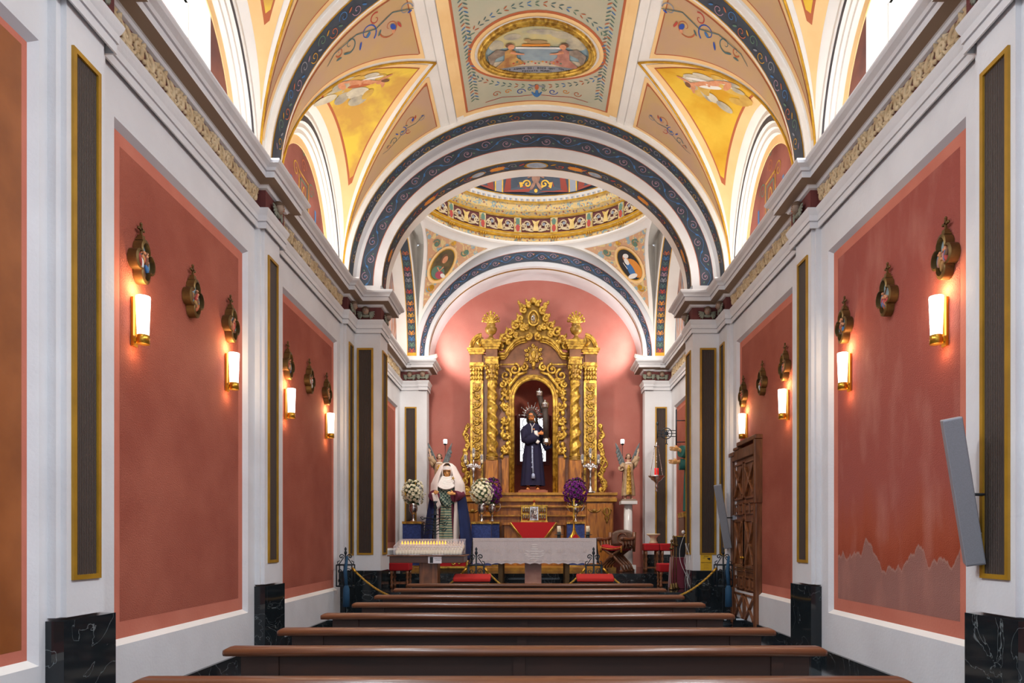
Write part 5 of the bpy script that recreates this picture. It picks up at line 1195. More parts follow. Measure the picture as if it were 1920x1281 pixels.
# floodlights on the chancel cornice
for s, wn_ in ((-1, 'left'), (1, 'right')):
    c = Vector((s*2.66, Y3-.12, 6.05)); t = thing('floodlight', f'white floodlight on the {wn_} chancel cornice beside the red apse wall', 'floodlight', c, 0, 'floodlights on the chancel cornice')
    m = MB(); R = Matrix.Rotation(radians(25), 3, 'X') @ Matrix.Rotation(s*radians(12), 3, 'Y'); m.obox(c, .34, .20, .09, R, 'plaster_lit'); bev(pt(m, 'housing', t), .02)
    m = MB(); m.obox(c+R@Vector((0, .105, .0)), .30, .01, .07, R, 'lamp_bulb'); pt(m, 'lens', t, 'glowing lens')
    m = MB(); m.tube([c+Vector((-.1, 0, -.02)), c+Vector((-.1, 0, -.09)), c+Vector((.1, 0, -.09)), c+Vector((.1, 0, -.02))], .012, 'grey_metal', 6); pt(m, 'yoke', t)
    l = bpy.data.lights.new('flood_beam', 'SPOT'); l.energy = 140; l.spot_size = radians(125); l.spot_blend = .6; l.color = (1, .95, .92); l.shadow_soft_size = .08
    o = bpy.data.objects.new('flood_beam', l); C.objects.link(o); o.location = c+Vector((-s*.02, .22, .14)); o.rotation_euler = (Vector((s*.9, YB+.1, 7.1))-o.location).to_track_quat('-Z', 'Y').to_euler()
# ------------------------------------------------------------------ figures
def skin(m, name, parent, vox=.012, label=None):      # one continuous body surface grown from overlapping limbs
    o = pt(m, name, parent, label); r = o.modifiers.new('join', 'REMESH'); r.mode = 'VOXEL'; r.voxel_size = vox; r.use_smooth_shade = True
    s = o.modifiers.new('soft', 'SMOOTH'); s.iterations = 3; s.factor = .5; return o
def bez(a, b, c, n=8): a, b, c = Vector(a), Vector(b), Vector(c); return [a*(1-t)**2+b*2*t*(1-t)+c*t*t for t in [i/n for i in range(n+1)]]
def robe(m, secs, k, seg=48, close=True):             # secs: (cx, cy, z, rx, ry, fold depth, folds)
    def f(u, v):
        i = min(int(v*(len(secs)-1)), len(secs)-2); t = v*(len(secs)-1)-i; a, b_ = secs[i], secs[i+1]; q = [x*(1-t)+y*t for x, y in zip(a, b_)]
        th = 2*pi*u; fd = 1+q[5]*(cos(a[6]*th+1.3*sin(th))+.4*cos(a[6]*1.7*th+.8))*(1 if q[5] else 0)
        if a[6]*1.7 != int(a[6]*1.7): fd = 1+q[5]*(cos(a[6]*th+1.3*sin(2*th)))
        return Vector((q[0]+q[3]*cos(th)*fd, q[1]+q[4]*sin(th)*fd, q[2]))
    m.patch(f, seg, (len(secs)-1)*4, k, True, True)
def hand(m, w_, d, s, n, k, sz=.19, curl=.4):         # wrist, direction of fingers, thumb side, palm normal
    d = Vector(d).normalized(); s = Vector(s); s = (s-d*s.dot(d)).normalized(); n = Vector(n); n = (n-d*n.dot(d)-s*n.dot(s)).normalized(); w_ = Vector(w_)
    pl = sz*.52
    m.tube([w_-d*.02, w_+d*pl*.3, w_+d*pl*.75, w_+d*pl], [sz*.14, sz*.20, sz*.235, sz*.20], k, 10, False, .45, n)
    for i, (L, off) in enumerate(((.40, .155), (.47, .055), (.44, -.05), (.34, -.145))):
        b = w_+d*pl*.9+s*off*sz; L *= sz; c = curl*(1+.12*i)
        p1 = b+(d*cos(c*.5)+n*sin(c*.5)+s*off*.5)*L*.45; p2 = p1+(d*cos(c*1.2)+n*sin(c*1.2)+s*off*.3)*L*.32; p3 = p2+(d*cos(c*1.9)+n*sin(c*1.9))*L*.26
        m.tube([b, p1, p2, p3], [sz*.055, sz*.05, sz*.045, sz*.035], k, 7); m.ball(p3, sz*.036, k, 6, 4)
    b = w_+d*pl*.25+s*sz*.17; p1 = b+(d*.6+s*.7+n*.3).normalized()*sz*.2; p2 = p1+(d*.9+s*.25+n*.4).normalized()*sz*.19
    m.tube([b-s*sz*.06, b, p1, p2], [sz*.07, sz*.07, sz*.06, sz*.04], k, 7); m.ball(p2, sz*.042, k, 6, 4)
def head(m, c, h, k, R):                              # centre, height of the head, rotation
    T = lambda x, y, z: Vector(c)+R@Vector((x*h, y*h, z*h))
    m.ball(T(0, .04, .10), (h*.35, h*.42, h*.40), k, 16, 10, R); m.ball(T(0, -.10, -.12), (h*.27, h*.29, h*.36), k, 14, 10, R); m.ball(T(0, -.27, -.40), (h*.10, h*.09, h*.09), k, 8, 6, R)
    m.tube([T(0, -.36, .06), T(0, -.45, -.10), T(0, -.36, -.14)], [h*.035, h*.065, h*.05], k, 8)
    for q in (-1, 1):
        m.ball(T(q*.18, -.25, -.10), (h*.10, h*.10, h*.09), k, 8, 6, R); m.ball(T(q*.34, .02, -.02), (h*.04, h*.09, h*.12), k, 8, 6, R); m.tube([T(q*.06, -.37, .11), T(q*.22, -.32, .12)], h*.03, k, 6)
    m.ball(T(0, -.36, -.22), (h*.10, h*.05, h*.03), k, 8, 5, R); m.ball(T(0, -.35, -.27), (h*.085, h*.05, h*.03), k, 8, 5, R)
def face(c, h, R, parent, beard=None):
    T = lambda x, y, z: Vector(c)+R@Vector((x*h, y*h, z*h)); m = MB()
    for q in (-1, 1):
        m.ball(T(q*.13, -.345, .015), (h*.05, h*.022, h*.016), 'paint_white', 8, 5, R); m.ball(T(q*.13, -.362, .014), (h*.020, h*.010, h*.016), 'paint_dark', 8, 5, R)
        m.tube([T(q*.05, -.385, .10), T(q*.14, -.375, .125), T(q*.23, -.31, .09)], h*.014, 'hair', 5); m.tube([T(q*.06, -.365, .05), T(q*.13, -.375, .062), T(q*.2, -.33, .04)], h*.012, 'paint_brown', 5)
    m.tube([T(-.09, -.375, -.245), T(0, -.41, -.238), T(.09, -.375, -.245)], [h*.012, h*.028, h*.012], 'paint_rust', 6)
    pt(m, 'face', parent)
# --- the grieving woman in a blue mantle, on her red plinth
D = 15.9; s_ = D/F
def vx(px): return CX+(px-1001)*s_
def vz(py): return CZ+(1012-py)*s_
vir = thing('robed_statue', 'dressed statue of a woman in blue mantle, white veil and striped skirt', 'statue', (vx(839), D, vz(1050)))
cx, cy = vx(839), D
m = MB(); hc = Vector((cx, cy-.02, vz(885))); h = .29; Rv = Matrix.Rotation(radians(10), 3, 'X')
head(m, hc, h, 'skin_carved', Rv); m.tube([hc+Vector((0, .03, -.08)), hc+Vector((0, .04, -.30))], [.065, .075], 'skin_carved', 12)
m.tube([hc+Vector((0, .04, -.28)), hc+Vector((0, .04, -.45)), (cx, cy+.04, vz(950)), (cx, cy+.04, vz(1048))], [.10, .19, .15, .16], 'skin_carved', 14)
HL, HR = Vector((vx(818), cy-.36, vz(927))), Vector((vx(854), cy-.36, vz(928)))
for q, H in ((-1, HL), (1, HR)):
    sh = Vector((cx+q*.22, cy+.03, vz(908))); el = Vector((cx+q*.33, cy-.06, vz(930)))
    m.tube([sh-Vector((q*.12, 0, 0)), sh, (sh+el)/2, el], [.07, .065, .055, .048], 'skin_carved', 10); m.tube([el, (el+H)/2, H], [.048, .040, .030], 'skin_carved', 10)
    hand(m, H, (H-el).normalized()+Vector((-q*.5, -.2, 0)), (0, 0, 1), (-q, 0, .5), 'skin_carved', .19, .5)
bd = skin(m, 'body', vir, .009, 'carved wooden face and hands'); face(hc, h, Rv, bd)
m = MB()                                              # maroon tunic and sleeves
robe(m, [(cx, cy, vz(1049), .40, .28, .05, 11), (cx, cy, vz(1010), .36, .25, .05, 11), (cx, cy, vz(970), .29, .21, .04, 11), (cx, cy, vz(942), .22, .17, .03, 9), (cx, cy, vz(925), .25, .18, .02, 7), (cx, cy+.02, vz(908), .27, .17, .0, 7), (cx, cy+.02, vz(900), .14, .12, 0, 7)], 'cloth_maroon')
for q, H in ((-1, HL), (1, HR)):
    el = Vector((cx+q*.33, cy-.06, vz(930))); m.tube([(cx+q*.2, cy+.02, vz(908)), el, (el+H)/2+Vector((0, 0, -.03)), H+Vector((0, .07, -.05))], [.10, .10, .12, .13], 'cloth_maroon', 14, False, 1.0)
pt(m, 'tunic', vir)
m = MB()
m.patch(lambda u, v: Vector((cx-.0+(-.21+.42*u)*(1-.40*v), cy-.275-.055*sin(pi*u)+.12*v-.0, vz(1049)+(vz(946)-vz(1049))*v))+Vector((0, -.012*cos(16*u), 0)), 20, 24, 'stripes'); m.tube([(cx, cy-.30, vz(1048)), (cx, cy-.24, vz(990)), (cx, cy-.20, vz(946))], .012, 'cloth_green', 5)
o = pt(m, 'striped_apron', vir); o.modifiers.new('thick', 'SOLIDIFY').thickness = .012
m = MB()
robe(m, [(cx, cy-.01, vz(946), .225, .18, .03, 7), (cx, cy-.01, vz(935), .235, .19, .03, 7), (cx, cy-.02, vz(918), .29, .20, .02, 9), (cx, cy, vz(907), .28, .18, .02, 9)], 'plaid')
m.tube(bez((cx-.22, cy-.17, vz(925)), (cx-.05, cy-.28, vz(940)), (cx+.04, cy-.22, vz(952)), 8), [.06]*9, 'plaid', 8, False, .4, (0, 1, 0)); pt(m, 'checked_shawl', vir)
m = MB()                                              # white collar in swags
for i in range(9):
    t = i/8; w_ = .12+.19*t; z0 = vz(893)-.07*t
    m.tube([(cx+w_*cos(a), cy-.03-(.11+.11*t)*sin(a), z0-(.05+.20*t)*sin(a)**1.6) for a in [pi*j/14 for j in range(15)]], .024, 'cloth_white', 8)
m.ball((cx, cy-.03, vz(902)), (.30, .15, .09), 'cloth_white', 18, 10)
pt(m, 'white_collar', vir); m = MB()
for j in range(5): a = 2*pi*j/5; m.tube([(vx(852), cy-.27, vz(899)), (vx(852)+.05*cos(a), cy-.27, vz(899)+.05*sin(a))], [.014, .004], 'gilt', 5)
pt(m, 'gold_brooch', vir)
def mantle(m, k, a0, a1, secs, n=40, fold=.03):       # open cloth shell round the figure, front open between the angles
    def f(u, v):
        i = min(int(v*(len(secs)-1)), len(secs)-2); t = v*(len(secs)-1)-i; q = [x*(1-t)+y*t for x, y in zip(secs[i], secs[i+1])]
        th = a0+(a1-a0)*u; fd = 1+fold*sin(th*13)*(1-v)
        return Vector((cx+q[1]*cos(th)*fd, cy+.04+q[2]*sin(th)*fd, q[0]))
    m.patch(f, n*2, 40, k)
m = MB()
mantle(m, 'velvet_blue', -.95, pi+.95, [(vz(1050), .60, .42), (vz(1010), .56, .40), (vz(970), .50, .36), (vz(935), .43, .32), (vz(915), .375, .28), (vz(903), .30, .24), (vz(896), .20, .18)])
o = pt(m, 'blue_mantle', vir); o.modifiers.new('thick', 'SOLIDIFY').thickness = .02
m = MB(); mantle(m, 'cloth_pale', -1.05, pi+1.05, [(vz(1035), .33, .36), (vz(990), .35, .34), (vz(950), .38, .33), (vz(925), .41, .34), (vz(908), .395, .32), (vz(895), .32, .29), (vz(884), .245, .24), (vz(875), .19, .20), (vz(869.5), .11, .14), (vz(867), .02, .03)], 30, .02)
o = pt(m, 'white_veil', vir); o.modifiers.new('thick', 'SOLIDIFY').thickness = .014
m = MB()
m.patch(lambda u, v: Vector((cx+.128*cos(-.0+pi+pi*u)*(1.0+.02*v), cy-.02+.17*sin(pi+pi*u), vz(882.5)+.085*v)), 20, 3, 'cloth_white')
for q in (-1, 1):
    for j in range(5): m.tube([(cx+q*(.10+.018*j), cy-.13+.03*j, vz(877)), (cx+q*(.105+.022*j), cy-.12+.03*j, vz(888)), (cx+q*(.085+.028*j), cy-.08+.02*j, vz(899))], .017, 'cloth_pale', 7)
o = pt(m, 'headband', vir)
m = MB()                                              # hanging handkerchief over one hand
for j in range(6): m.tube(bez(HL+Vector((-.03+.015*j, -.02, .0)), HL+Vector((.0+.02*j, -.05, -.14)), HL+Vector((.04+.022*j, 0, -.38+.03*abs(j-2)))), [.02]*9, 'cloth_pale', 7)
pt(m, 'handkerchief', vir)
# --- bearded figure in a purple robe, carrying the cross, in the niche
D = 17.93; s_ = D/F; jc = vx(999); jy = 17.98
jes = thing('robed_statue', 'statue of a bearded man in a purple robe in the gilded niche', 'statue', (jc, jy, vz(919)))
m = MB(); hc = Vector((vx(997), jy-.10, vz(782))); h = .28; Rj = Matrix.Rotation(radians(-14), 3, 'Z') @ Matrix.Rotation(radians(26), 3, 'X')
head(m, hc, h, 'skin_dark', Rj); m.tube([hc+Vector((0, .04, -.06)), (jc, jy+.0, vz(796))], [.07, .085], 'skin_dark', 12)
m.tube([(jc, jy, vz(796)), (jc, jy+.02, vz(805)), (jc, jy+.02, vz(840)), (jc, jy+.02, vz(860))], [.10, .20, .17, .19], 'skin_dark', 14)
for q, kx in ((-1, 990), (1, 1008)):
    m.tube([(vx(kx), jy, vz(858)), (vx(kx), jy-.03, vz(886)), (vx(kx), jy, vz(913))], [.10, .075, .045], 'skin_dark', 10); m.tube([(vx(kx), jy+.03, vz(914)), (vx(kx), jy-.08, vz(916)), (vx(kx)+q*.01, jy-.18, vz(917.5))], [.045, .045, .03], 'skin_dark', 10)
    for j in range(5): m.tube([(vx(kx)+(j-2)*.018, jy-.16, vz(917.5)), (vx(kx)+(j-2)*.02, jy-.205+.006*abs(j-2), vz(918.2))], [.013, .009], 'skin_dark', 6)
W1 = Vector((vx(1011), jy-.24, vz(815))); W2 = Vector((vx(1031), jy-.10, vz(831)))
sh1 = Vector((vx(986), jy, vz(805))); el1 = Vector((vx(988), jy-.16, vz(828))); m.tube([sh1, (sh1+el1)/2, el1], [.07, .06, .05], 'skin_dark', 10); m.tube([el1, (el1+W1)/2, W1], [.05, .042, .03], 'skin_dark', 10)
sh2 = Vector((vx(1011), jy, vz(805))); el2 = Vector((vx(1027), jy-.0, vz(836))); m.tube([sh2, (sh2+el2)/2, el2], [.07, .06, .05], 'skin_dark', 10); m.tube([el2, W2], [.05, .03], 'skin_dark', 10)
hand(m, W1, (1, -.1, .05), (0, 0, 1), (0, 1, 0), 'skin_dark', .2, .55); hand(m, W2, (-.3, -.35, .6), (-1, 0, 0), (0, 1, 0), 'skin_dark', .19, .6)
bd = skin(m, 'body', jes, .009); face(hc, h, Rj, bd)
T = lambda x, y, z: hc+Rj@Vector((x*h, y*h, z*h)); m = MB()
m.ball(T(0, .10, .14), (h*.41, h*.42, h*.43), 'hair', 14, 9, Rj)
for q in (-1, 1):
    for j in range(4): m.tube([T(q*.30, -.08+.1*j, .25), T(q*.42, -.10+.1*j, -.1), T(q*.40, -.12+.1*j, -.5), T(q*(.44+.03*j), -.12+.1*j, -.85)], [h*.09, h*.11, h*.09, h*.04], 'hair', 7)
for j in range(7): a = -1.1+j*.37; m.tube([T(sin(a)*.22, -.22-.10*cos(a), -.30), T(sin(a)*.17, -.28-.08*cos(a), -.46), T(sin(a)*.08, -.30, -.60)], [h*.06, h*.06, h*.02], 'hair', 6)
m.tube([T(-.12, -.37, -.20), T(0, -.41, -.17), T(.12, -.37, -.20)], h*.025, 'hair', 6)
pt(m, 'hair_and_beard', jes); m = MB()
m.tube([T(.38*cos(2*pi*i/20), .05+.40*sin(2*pi*i/20), .20+.03*sin(i*2)) for i in range(20)], h*.035, 'iron', 6, True)
pt(m, 'thorn_crown', jes); m = MB()
for i in range(11):                                   # silver rays standing round the head
    a = pi*(i-.0)/10; c = hc+Vector((0, .10, .06)); d = Vector((cos(a), 0, sin(a))); L = .24+.09*((i+1) % 2)
    m.tube([c+d*.14, c+d*L], [.012, .006], 'silver', 5); m.ball(c+d*L, .022, 'silver', 6, 4)
    m.tube([c+d*.19+Vector((u, 0, v)) for u, v in spiral(0, 0, .035, 1.2, a, 1, 8)], .008, 'silver', 5)
pt(m, 'silver_halo', jes); m = MB()
robe(m, [(jc, jy, vz(911), .315, .24, .05, 12), (jc, jy, vz(880), .28, .22, .05, 12), (jc, jy, vz(850), .24, .19, .04, 12), (jc, jy, vz(832), .21, .17, .02, 9), (jc-.0, jy-.0, vz(812), .25, .18, .01, 7), (jc-.02, jy, vz(801), .26, .17, 0, 7), (jc-.01, jy-.01, vz(796), .17, .13, 0, 7), (jc-.01, jy-.02, vz(793), .10, .09, 0, 7)], 'robe_purple')
m.tube([sh1+Vector((.03, 0, .02)), sh1+Vector((-.02, -.03, -.06)), el1+Vector((-.02, 0, .02)), el1, (el1+W1)/2+Vector((0, 0, -.03)), W1+Vector((-.09, .02, -.03))], [.10, .13, .13, .13, .12, .11], 'robe_purple', 14)
m.tube([sh2, (sh2+el2)/2+Vector((0, .03, 0)), el2+Vector((.01, .02, -.04)), (el2+W2)/2+Vector((.02, 0, -.02))], [.10, .12, .12, .10], 'robe_purple', 14); pt(m, 'purple_robe', jes)
m = MB(); m.tube([W1+Vector((-.10, .02, -.02)), W1+Vector((-.03, .0, 0))], [.10, .075], 'cloth_white', 12); m.tube([(jc+.10, jy-.20, vz(829)), (jc+.16, jy-.2, vz(832))], .05, 'cloth_white', 8); pt(m, 'white_cuff', jes)
m = MB(); m.tube([(jc-.07, jy-.12, vz(795)), (jc-.02, jy-.19, vz(803)), (jc+.05, jy-.12, vz(795))], .012, 'cloth_white', 6); m.tube([(jc-.02, jy-.19, vz(803)), (jc-.02, jy-.20, vz(814))], .012, 'cloth_white', 6)
m.tube([(jc-.015, jy-.21, vz(838)), (jc-.01, jy-.235, vz(860)), (jc+.01, jy-.26, vz(888))], .022, 'cloth_rope', 8); m.lathe([(.05, 0), (.045, .10), (.02, .14)], (jc+.012, jy-.27, vz(899)), 'cloth_rope', 10)
for j in range(5): m.ball((jc-.012, jy-.225-.006*j, vz(842+j*9)), .028, 'cloth_rope', 8, 5)
pt(m, 'corded_belt', jes)
m = MB(); m.box(vx(972), vx(1027), jy-.30, jy+.26, rz(925), vz(921), 'marble_brown'); m.box(vx(976), vx(1023), jy-.27, jy+.24, vz(921), vz(919.4), 'marble_brown'); bev(tag(m.build('statue_plinth'), 'stepped reddish wooden plinth under the purple robed statue', 'plinth'), .012)
cr = thing('wooden_cross', 'dark wooden cross with silver knobs resting on the shoulder of the purple robed statue', 'cross', (vx(1020), jy-.2, vz(800)))
A = Vector((vx(1021.5), jy-.34, vz(765))); B = Vector((vx(1024), jy-.20, vz(828)))
m = MB(); m.tube([A, B], .075, 'wood_bark', 12); pt(m, 'beam', cr); m = MB(); m.tube([(vx(1012), jy-.10, vz(742)), (vx(1019), jy-.16, vz(775))], .072, 'wood_bark', 12); pt(m, 'cross_arm', cr)
for c, d in ((A, 1), (B, -1), (Vector((vx(1011.5), jy-.10, vz(740))), 1)):
    m = MB(); m.lathe([(.085, -.06), (.095, -.04), (.09, .03), (.10, .05), (.075, .09), (.03, .11), (.035, .13), (0, .17)] if d > 0 else [(0, -.15), (.03, -.11), (.075, -.09), (.10, -.05), (.09, -.03), (.095, .04), (.085, .06)], c, 'silver', 16, lobes=8, la=.06); pt(m, 'silver_finial', cr)
# --- two lamp-bearing angels on white columns
def angel(sx_, lab, wall):
    D = 17.0; s_ = D/F; X = lambda d: CX+((1001+sx_*177 if sx_ > 0 else 822+2)-1001)*s_+sx_*d*s_ ; Z = lambda py: CZ+(1012-py)*s_
    cx = X(0); cy = D
    t = thing('angel_statue', lab, 'statue', (cx, cy, Z(937)))
    m = MB(); hc = Vector((cx-sx_*.0, cy-.02, Z(857))); h = .15; R = Matrix.Rotation(radians(12), 3, 'X') @ Matrix.Rotation(sx_*.0, 3, 'Z')
    head(m, hc, h, 'skin_angel', R); m.tube([hc+Vector((0, .01, -.04)), hc+Vector((0, .02, -.15))], [.034, .045], 'skin_angel', 10)
    m.tube([(cx, cy, Z(868)), (cx, cy, Z(874)), (cx, cy, Z(895)), (cx, cy, Z(912))], [.05, .11, .085, .10], 'skin_angel', 12)
    for q in (-1, 1):
        m.tube([(cx+q*.05, cy, Z(908)), (cx+q*.06, cy-.04*(q > 0), Z(922)), (cx+q*.07, cy+.03, Z(934))], [.06, .042, .026], 'skin_angel', 10); m.tube([(cx+q*.07, cy+.04, Z(934)), (cx+q*.08, cy-.03, Z(935.5)), (cx+q*.09, cy-.09, Z(936))], [.026, .026, .018], 'skin_angel', 8)
    s1 = Vector((cx+sx_*.10, cy, Z(870))); e1 = Vector((X(15), cy-.03, Z(862))); w1 = Vector((X(18), cy-.05, Z(848)))
    s2 = Vector((cx-sx_*.10, cy, Z(870))); e2 = Vector((X(-14), cy-.02, Z(880))); w2 = Vector((X(-15), cy-.12, Z(877)))
    for a, b_, c in ((s1, e1, w1), (s2, e2, w2)): m.tube([a, (a+b_)/2, b_], [.042, .036, .03], 'skin_angel', 9); m.tube([b_, (b_+c)/2, c], [.03, .025, .018], 'skin_angel', 9)
    hand(m, w1, (sx_*.1, -.1, 1), (-sx_, 0, 0), (0, -1, 0), 'skin_angel', .105, .4); hand(m, w2, (-sx_*.3, -1, 0), (0, 0, 1), (sx_, 0, 0), 'skin_angel', .105, .8)
    bd = skin(m, 'body', t, .006); face(hc, h, R, bd)
    m = MB(); T = lambda x, y, z: hc+R@Vector((x*h, y*h, z*h)); m.ball(T(0, .10, .16), (h*.42, h*.42, h*.40), 'hair_cherub', 12, 8, R)
    for q in (-1, 1):
        for j in range(3): m.ball(T(q*.38, -.05+.15*j, -.08-.1*j), h*.14, 'hair_cherub', 8, 5)
    pt(m, 'hair', t); m = MB()
    robe(m, [(cx, cy, Z(930), .165, .13, .07, 10), (cx, cy, Z(915), .155, .12, .07, 10), (cx, cy, Z(895), .125, .10, .05, 10), (cx, cy, Z(882), .12, .095, .03, 8), (cx, cy, Z(871), .13, .09, .02, 7), (cx, cy, Z(866), .06, .05, 0, 7)], 'angel_robe', 40)
    for a, b_, c in ((s1, e1, w1), (s2, e2, w2)): m.tube([a, (a+b_)/2, b_, b_+(c-b_)*.4], [.06, .07, .075, .07], 'angel_robe', 12)
    m.tube([e1+Vector((0, 0, -.02)), e1+Vector((-sx_*.02, 0, -.12)), e1+Vector((-sx_*.03, 0, -.20))], [.06, .05, .02], 'angel_robe', 8); pt(m, 'robe', t)
    m = MB(); m.patch(lambda u, v: Vector((cx+(-.055+.11*u)*(1.25-.45*v), cy-.112-.03*sin(pi*u)+.03*v-.028*(1-v), Z(928)+(Z(873)-Z(928))*v)), 6, 14, 'gilt')
    for j in range(7):
        for q in (-1, 1): m.tube([Vector((cx+q*.03+u, cy-.155+.004*j, Z(924-j*7.5)+v)) for u, v in spiral(0, 0, .028, 1.1, 0, q, 8)], .008, 'gilt', 5)
    o = pt(m, 'gilt_panel', t)
    m = MB()
    for i in range(12): a = 2*pi*i/12; m.ball((cx+.065*cos(a), cy-.01+.065*sin(a), Z(869)), (.028, .028, .02), 'cloth_pale', 8, 5)
    pt(m, 'white_collar', t)
    for q in (-1, 1):
        m = MB()
        tip = Vector((cx+q*.30, cy+.12, Z(830))); rt = Vector((cx+q*.07, cy+.10, Z(872)))
        P = bez(rt, rt+Vector((q*.05, .03, .20)), tip); P2 = bez(rt+Vector((q*.04, 0, -.12)), rt+Vector((q*.18, .0, .10)), tip)
        m.patch(lambda u, v: P[round(u*8)].lerp(P2[round(u*8)], v)+Vector((0, .012*sin(v*18), 0)), 8, 8, 'wing_grey')
        for j in range(7): a = P2[j]; m.ball(a.lerp(P[j], .2), (.035, .015, .07), 'wing_grey', 8, 6, Matrix.Rotation(-q*.35, 3, 'Y'))
        m.tube(P, [.022]*8+[.008], 'wing_grey', 7); o = pt(m, 'wing', t); o.modifiers.new('thick', 'SOLIDIFY').thickness = .012
    m = MB(); m.box(cx-.17, cx+.17, cy-.15, cy+.15, Z(940), Z(936.5), 'bronze_soffit'); pt(m, 'base', t)
    # lamp on a thin rod behind the figure
    lx = X(-9 if sx_ > 0 else -9); l = thing('rod_lamp', 'small lit lamp on a thin rod behind the '+wall+' angel', 'lamp', (lx, cy+.19, Z(940)))
    m = MB(); m.tube([(lx, cy+.19, Z(940)), (lx, cy+.19, Z(832))], .007, 'black', 6); m.lathe([(.02, 0), (.045, .03), (.045, .04)], (lx, cy+.19, Z(833)), 'black', 12); pt(m, 'rod', l)
    m = MB(); m.lathe([(.040, .035), (.048, .09), (.046, .14), (0, .145)], (lx, cy+.19, Z(833)), 'lamp_bulb', 14); pt(m, 'bulb', l, 'glowing white bulb')
    c = thing('marble_column', 'plain white marble column carrying the '+wall+' angel', 'column', (cx, cy+.02, L2))
    m = MB(); m.box(cx-.20, cx+.20, cy-.18, cy+.22, Z(946), Z(940)+0, 'marble_white'); pt(m, 'abacus', c); m = MB(); m.lathe([(.115, 0), (.105, Z(946)-L2-.1)], (cx, cy+.02, L2+.1), 'marble_white', 8); pt(m, 'shaft', c)
    m = MB(); m.box(cx-.17, cx+.17, cy-.15, cy+.19, L2, L2+.10, 'marble_white'); pt(m, 'foot', c)
angel(1, 'winged angel statue with raised arm on the right white column', 'right')
angel(-1, 'winged angel statue half hidden behind the blue mantled statue', 'left')
# --- statue by the side wall with stretched hands, mostly behind the pier
sx0, sy0 = 3.21, 13.9; st = thing('green_robed_statue', 'statue in green sleeves reaching out from behind the right pier', 'statue', (sx0, sy0, 2.0))
m = MB(); hc = Vector((sx0, sy0, 3.58)); head(m, hc, .25, 'skin_carved', Matrix.Rotation(-pi/2, 3, 'Z')); m.tube([hc-Vector((0, 0, .05)), (sx0, sy0, 3.28)], .07, 'skin_carved'); m.tube([(sx0, sy0, 3.28), (sx0, sy0, 2.8), (sx0, sy0, 2.1)], [.17, .14, .12], 'skin_carved')
for (z, yy) in ((3.27, -.05), (3.02, .05)):
    wr = Vector((sx0-.34, sy0-.10+yy, z)); m.tube([(sx0, sy0, 3.22), (sx0-.1, sy0-.06, 3.1), wr], [.06, .05, .035], 'skin_carved'); hand(m, wr, (-1, -.2, .05), (0, 0, 1), (0, 1, 0), 'skin_carved', .22, .15)
bd = skin(m, 'body', st, .010); face(hc, .25, Matrix.Rotation(-pi/2, 3, 'Z'), bd)
m = MB(); robe(m, [(sx0, sy0, 2.03, .22, .22, .05, 10), (sx0, sy0, 2.7, .2, .18, .04, 9), (sx0, sy0, 3.05, .18, .19, .02, 7), (sx0, sy0, 3.30, .15, .19, 0, 7), (sx0, sy0, 3.38, .07, .08, 0, 7)], 'cloth_green', 36)
for (z, yy) in ((3.27, -.05), (3.02, .05)): m.tube([(sx0, sy0, 3.2), (sx0-.10, sy0-.06, z-.06), (sx0-.30, sy0-.10+yy, z-.04)], [.10, .13, .12], 'cloth_green', 12)
pt(m, 'green_robe', st); m = MB(); m.ball(hc+Vector((.04, 0, .05)), (.12, .12, .13), 'hair', 12, 8); pt(m, 'hair', st)
m = MB(); m.box(sx0-.26, sx0+.15, sy0-.25, sy0+.25, L1, 1.9, 'walnut'); m.box(sx0-.27, sx0+.15, sy0-.28, sy0+.28, 1.9, 2.0, 'gilt'); tag(m.build('statue_pedestal'), 'dark wooden pedestal with gilt top under the green sleeved statue', 'pedestal')
# ------------------------------------------------------------------ sanctuary furnishings
# gilt-edged step the altarpiece and pedestals stand on
m = MB(); m.box(-2.9, 1.85, 15.75, 18.0, L2, L2+.08, 'gilt_wood'); struct(m.build('floor')); PZ = L2+.08
# rear altar shelf with red cloth and tabernacle
D = 17.0; s_ = D/F
m = MB(); za = CZ+(1012-980.5)*s_; m.box(at(941, 0, D).x, at(1061, 0, D).x, D-.02, 17.5, za-.06, za, 'altar_wood'); m.box(at(945, 0, D).x, at(1057, 0, D).x, D+.05, 17.5, PZ, za-.06, 'altar_wood')
sh = thing('rear_altar', 'wooden altar shelf against the foot of the gilded altarpiece', 'altar', (at(1001, 0, D).x, 17.2, PZ)); bev(pt(m, 'mensa', sh), .006)
m = MB(); a, b_, c, d = at(957, 980, D), at(1043, 980, D), at(1016, 1016, D), at(984, 1016, D)
for p in (a, b_, c, d): p.y = D-.05
for p in (c, d): p.y = D-.03; 
m.prism([a, b_, c, d], (0, .02, 0), 'velvet_red'); m.box(a.x, b_.x, D-.05, D+.4, za+.001, za+.012, 'velvet_red')
rc = thing('red_cloth', 'red altar cloth with gold fringe hanging in a point under the tabernacle', 'cloth', (a.x+.5, D, za)); pt(m, 'cloth', rc, 'red cloth')
m = MB()
for p, q in ((a, d), (b_, c)):
    m.tube([p+Vector((0, -.015, 0)), q+Vector((0, -.015, 0))], .018, 'gilt', 6)
    for i in range(26): e = p.lerp(q, i/25); m.tube([e+Vector((0, -.015, 0)), e+Vector(((-.03 if p is a else .03), -.015, -.045))], .006, 'gilt_wood', 4)
pt(m, 'fringe', rc, 'gold fringe')
tb = thing('tabernacle', 'golden tabernacle box with silver relief door on the rear altar', 'tabernacle', (at(1001, 0, D).x, D+.3, za))
za += .014; zt = CZ+(1012-947)*s_; x0, x1 = at(977, 0, D).x, at(1026, 0, D).x; yb = D+.12
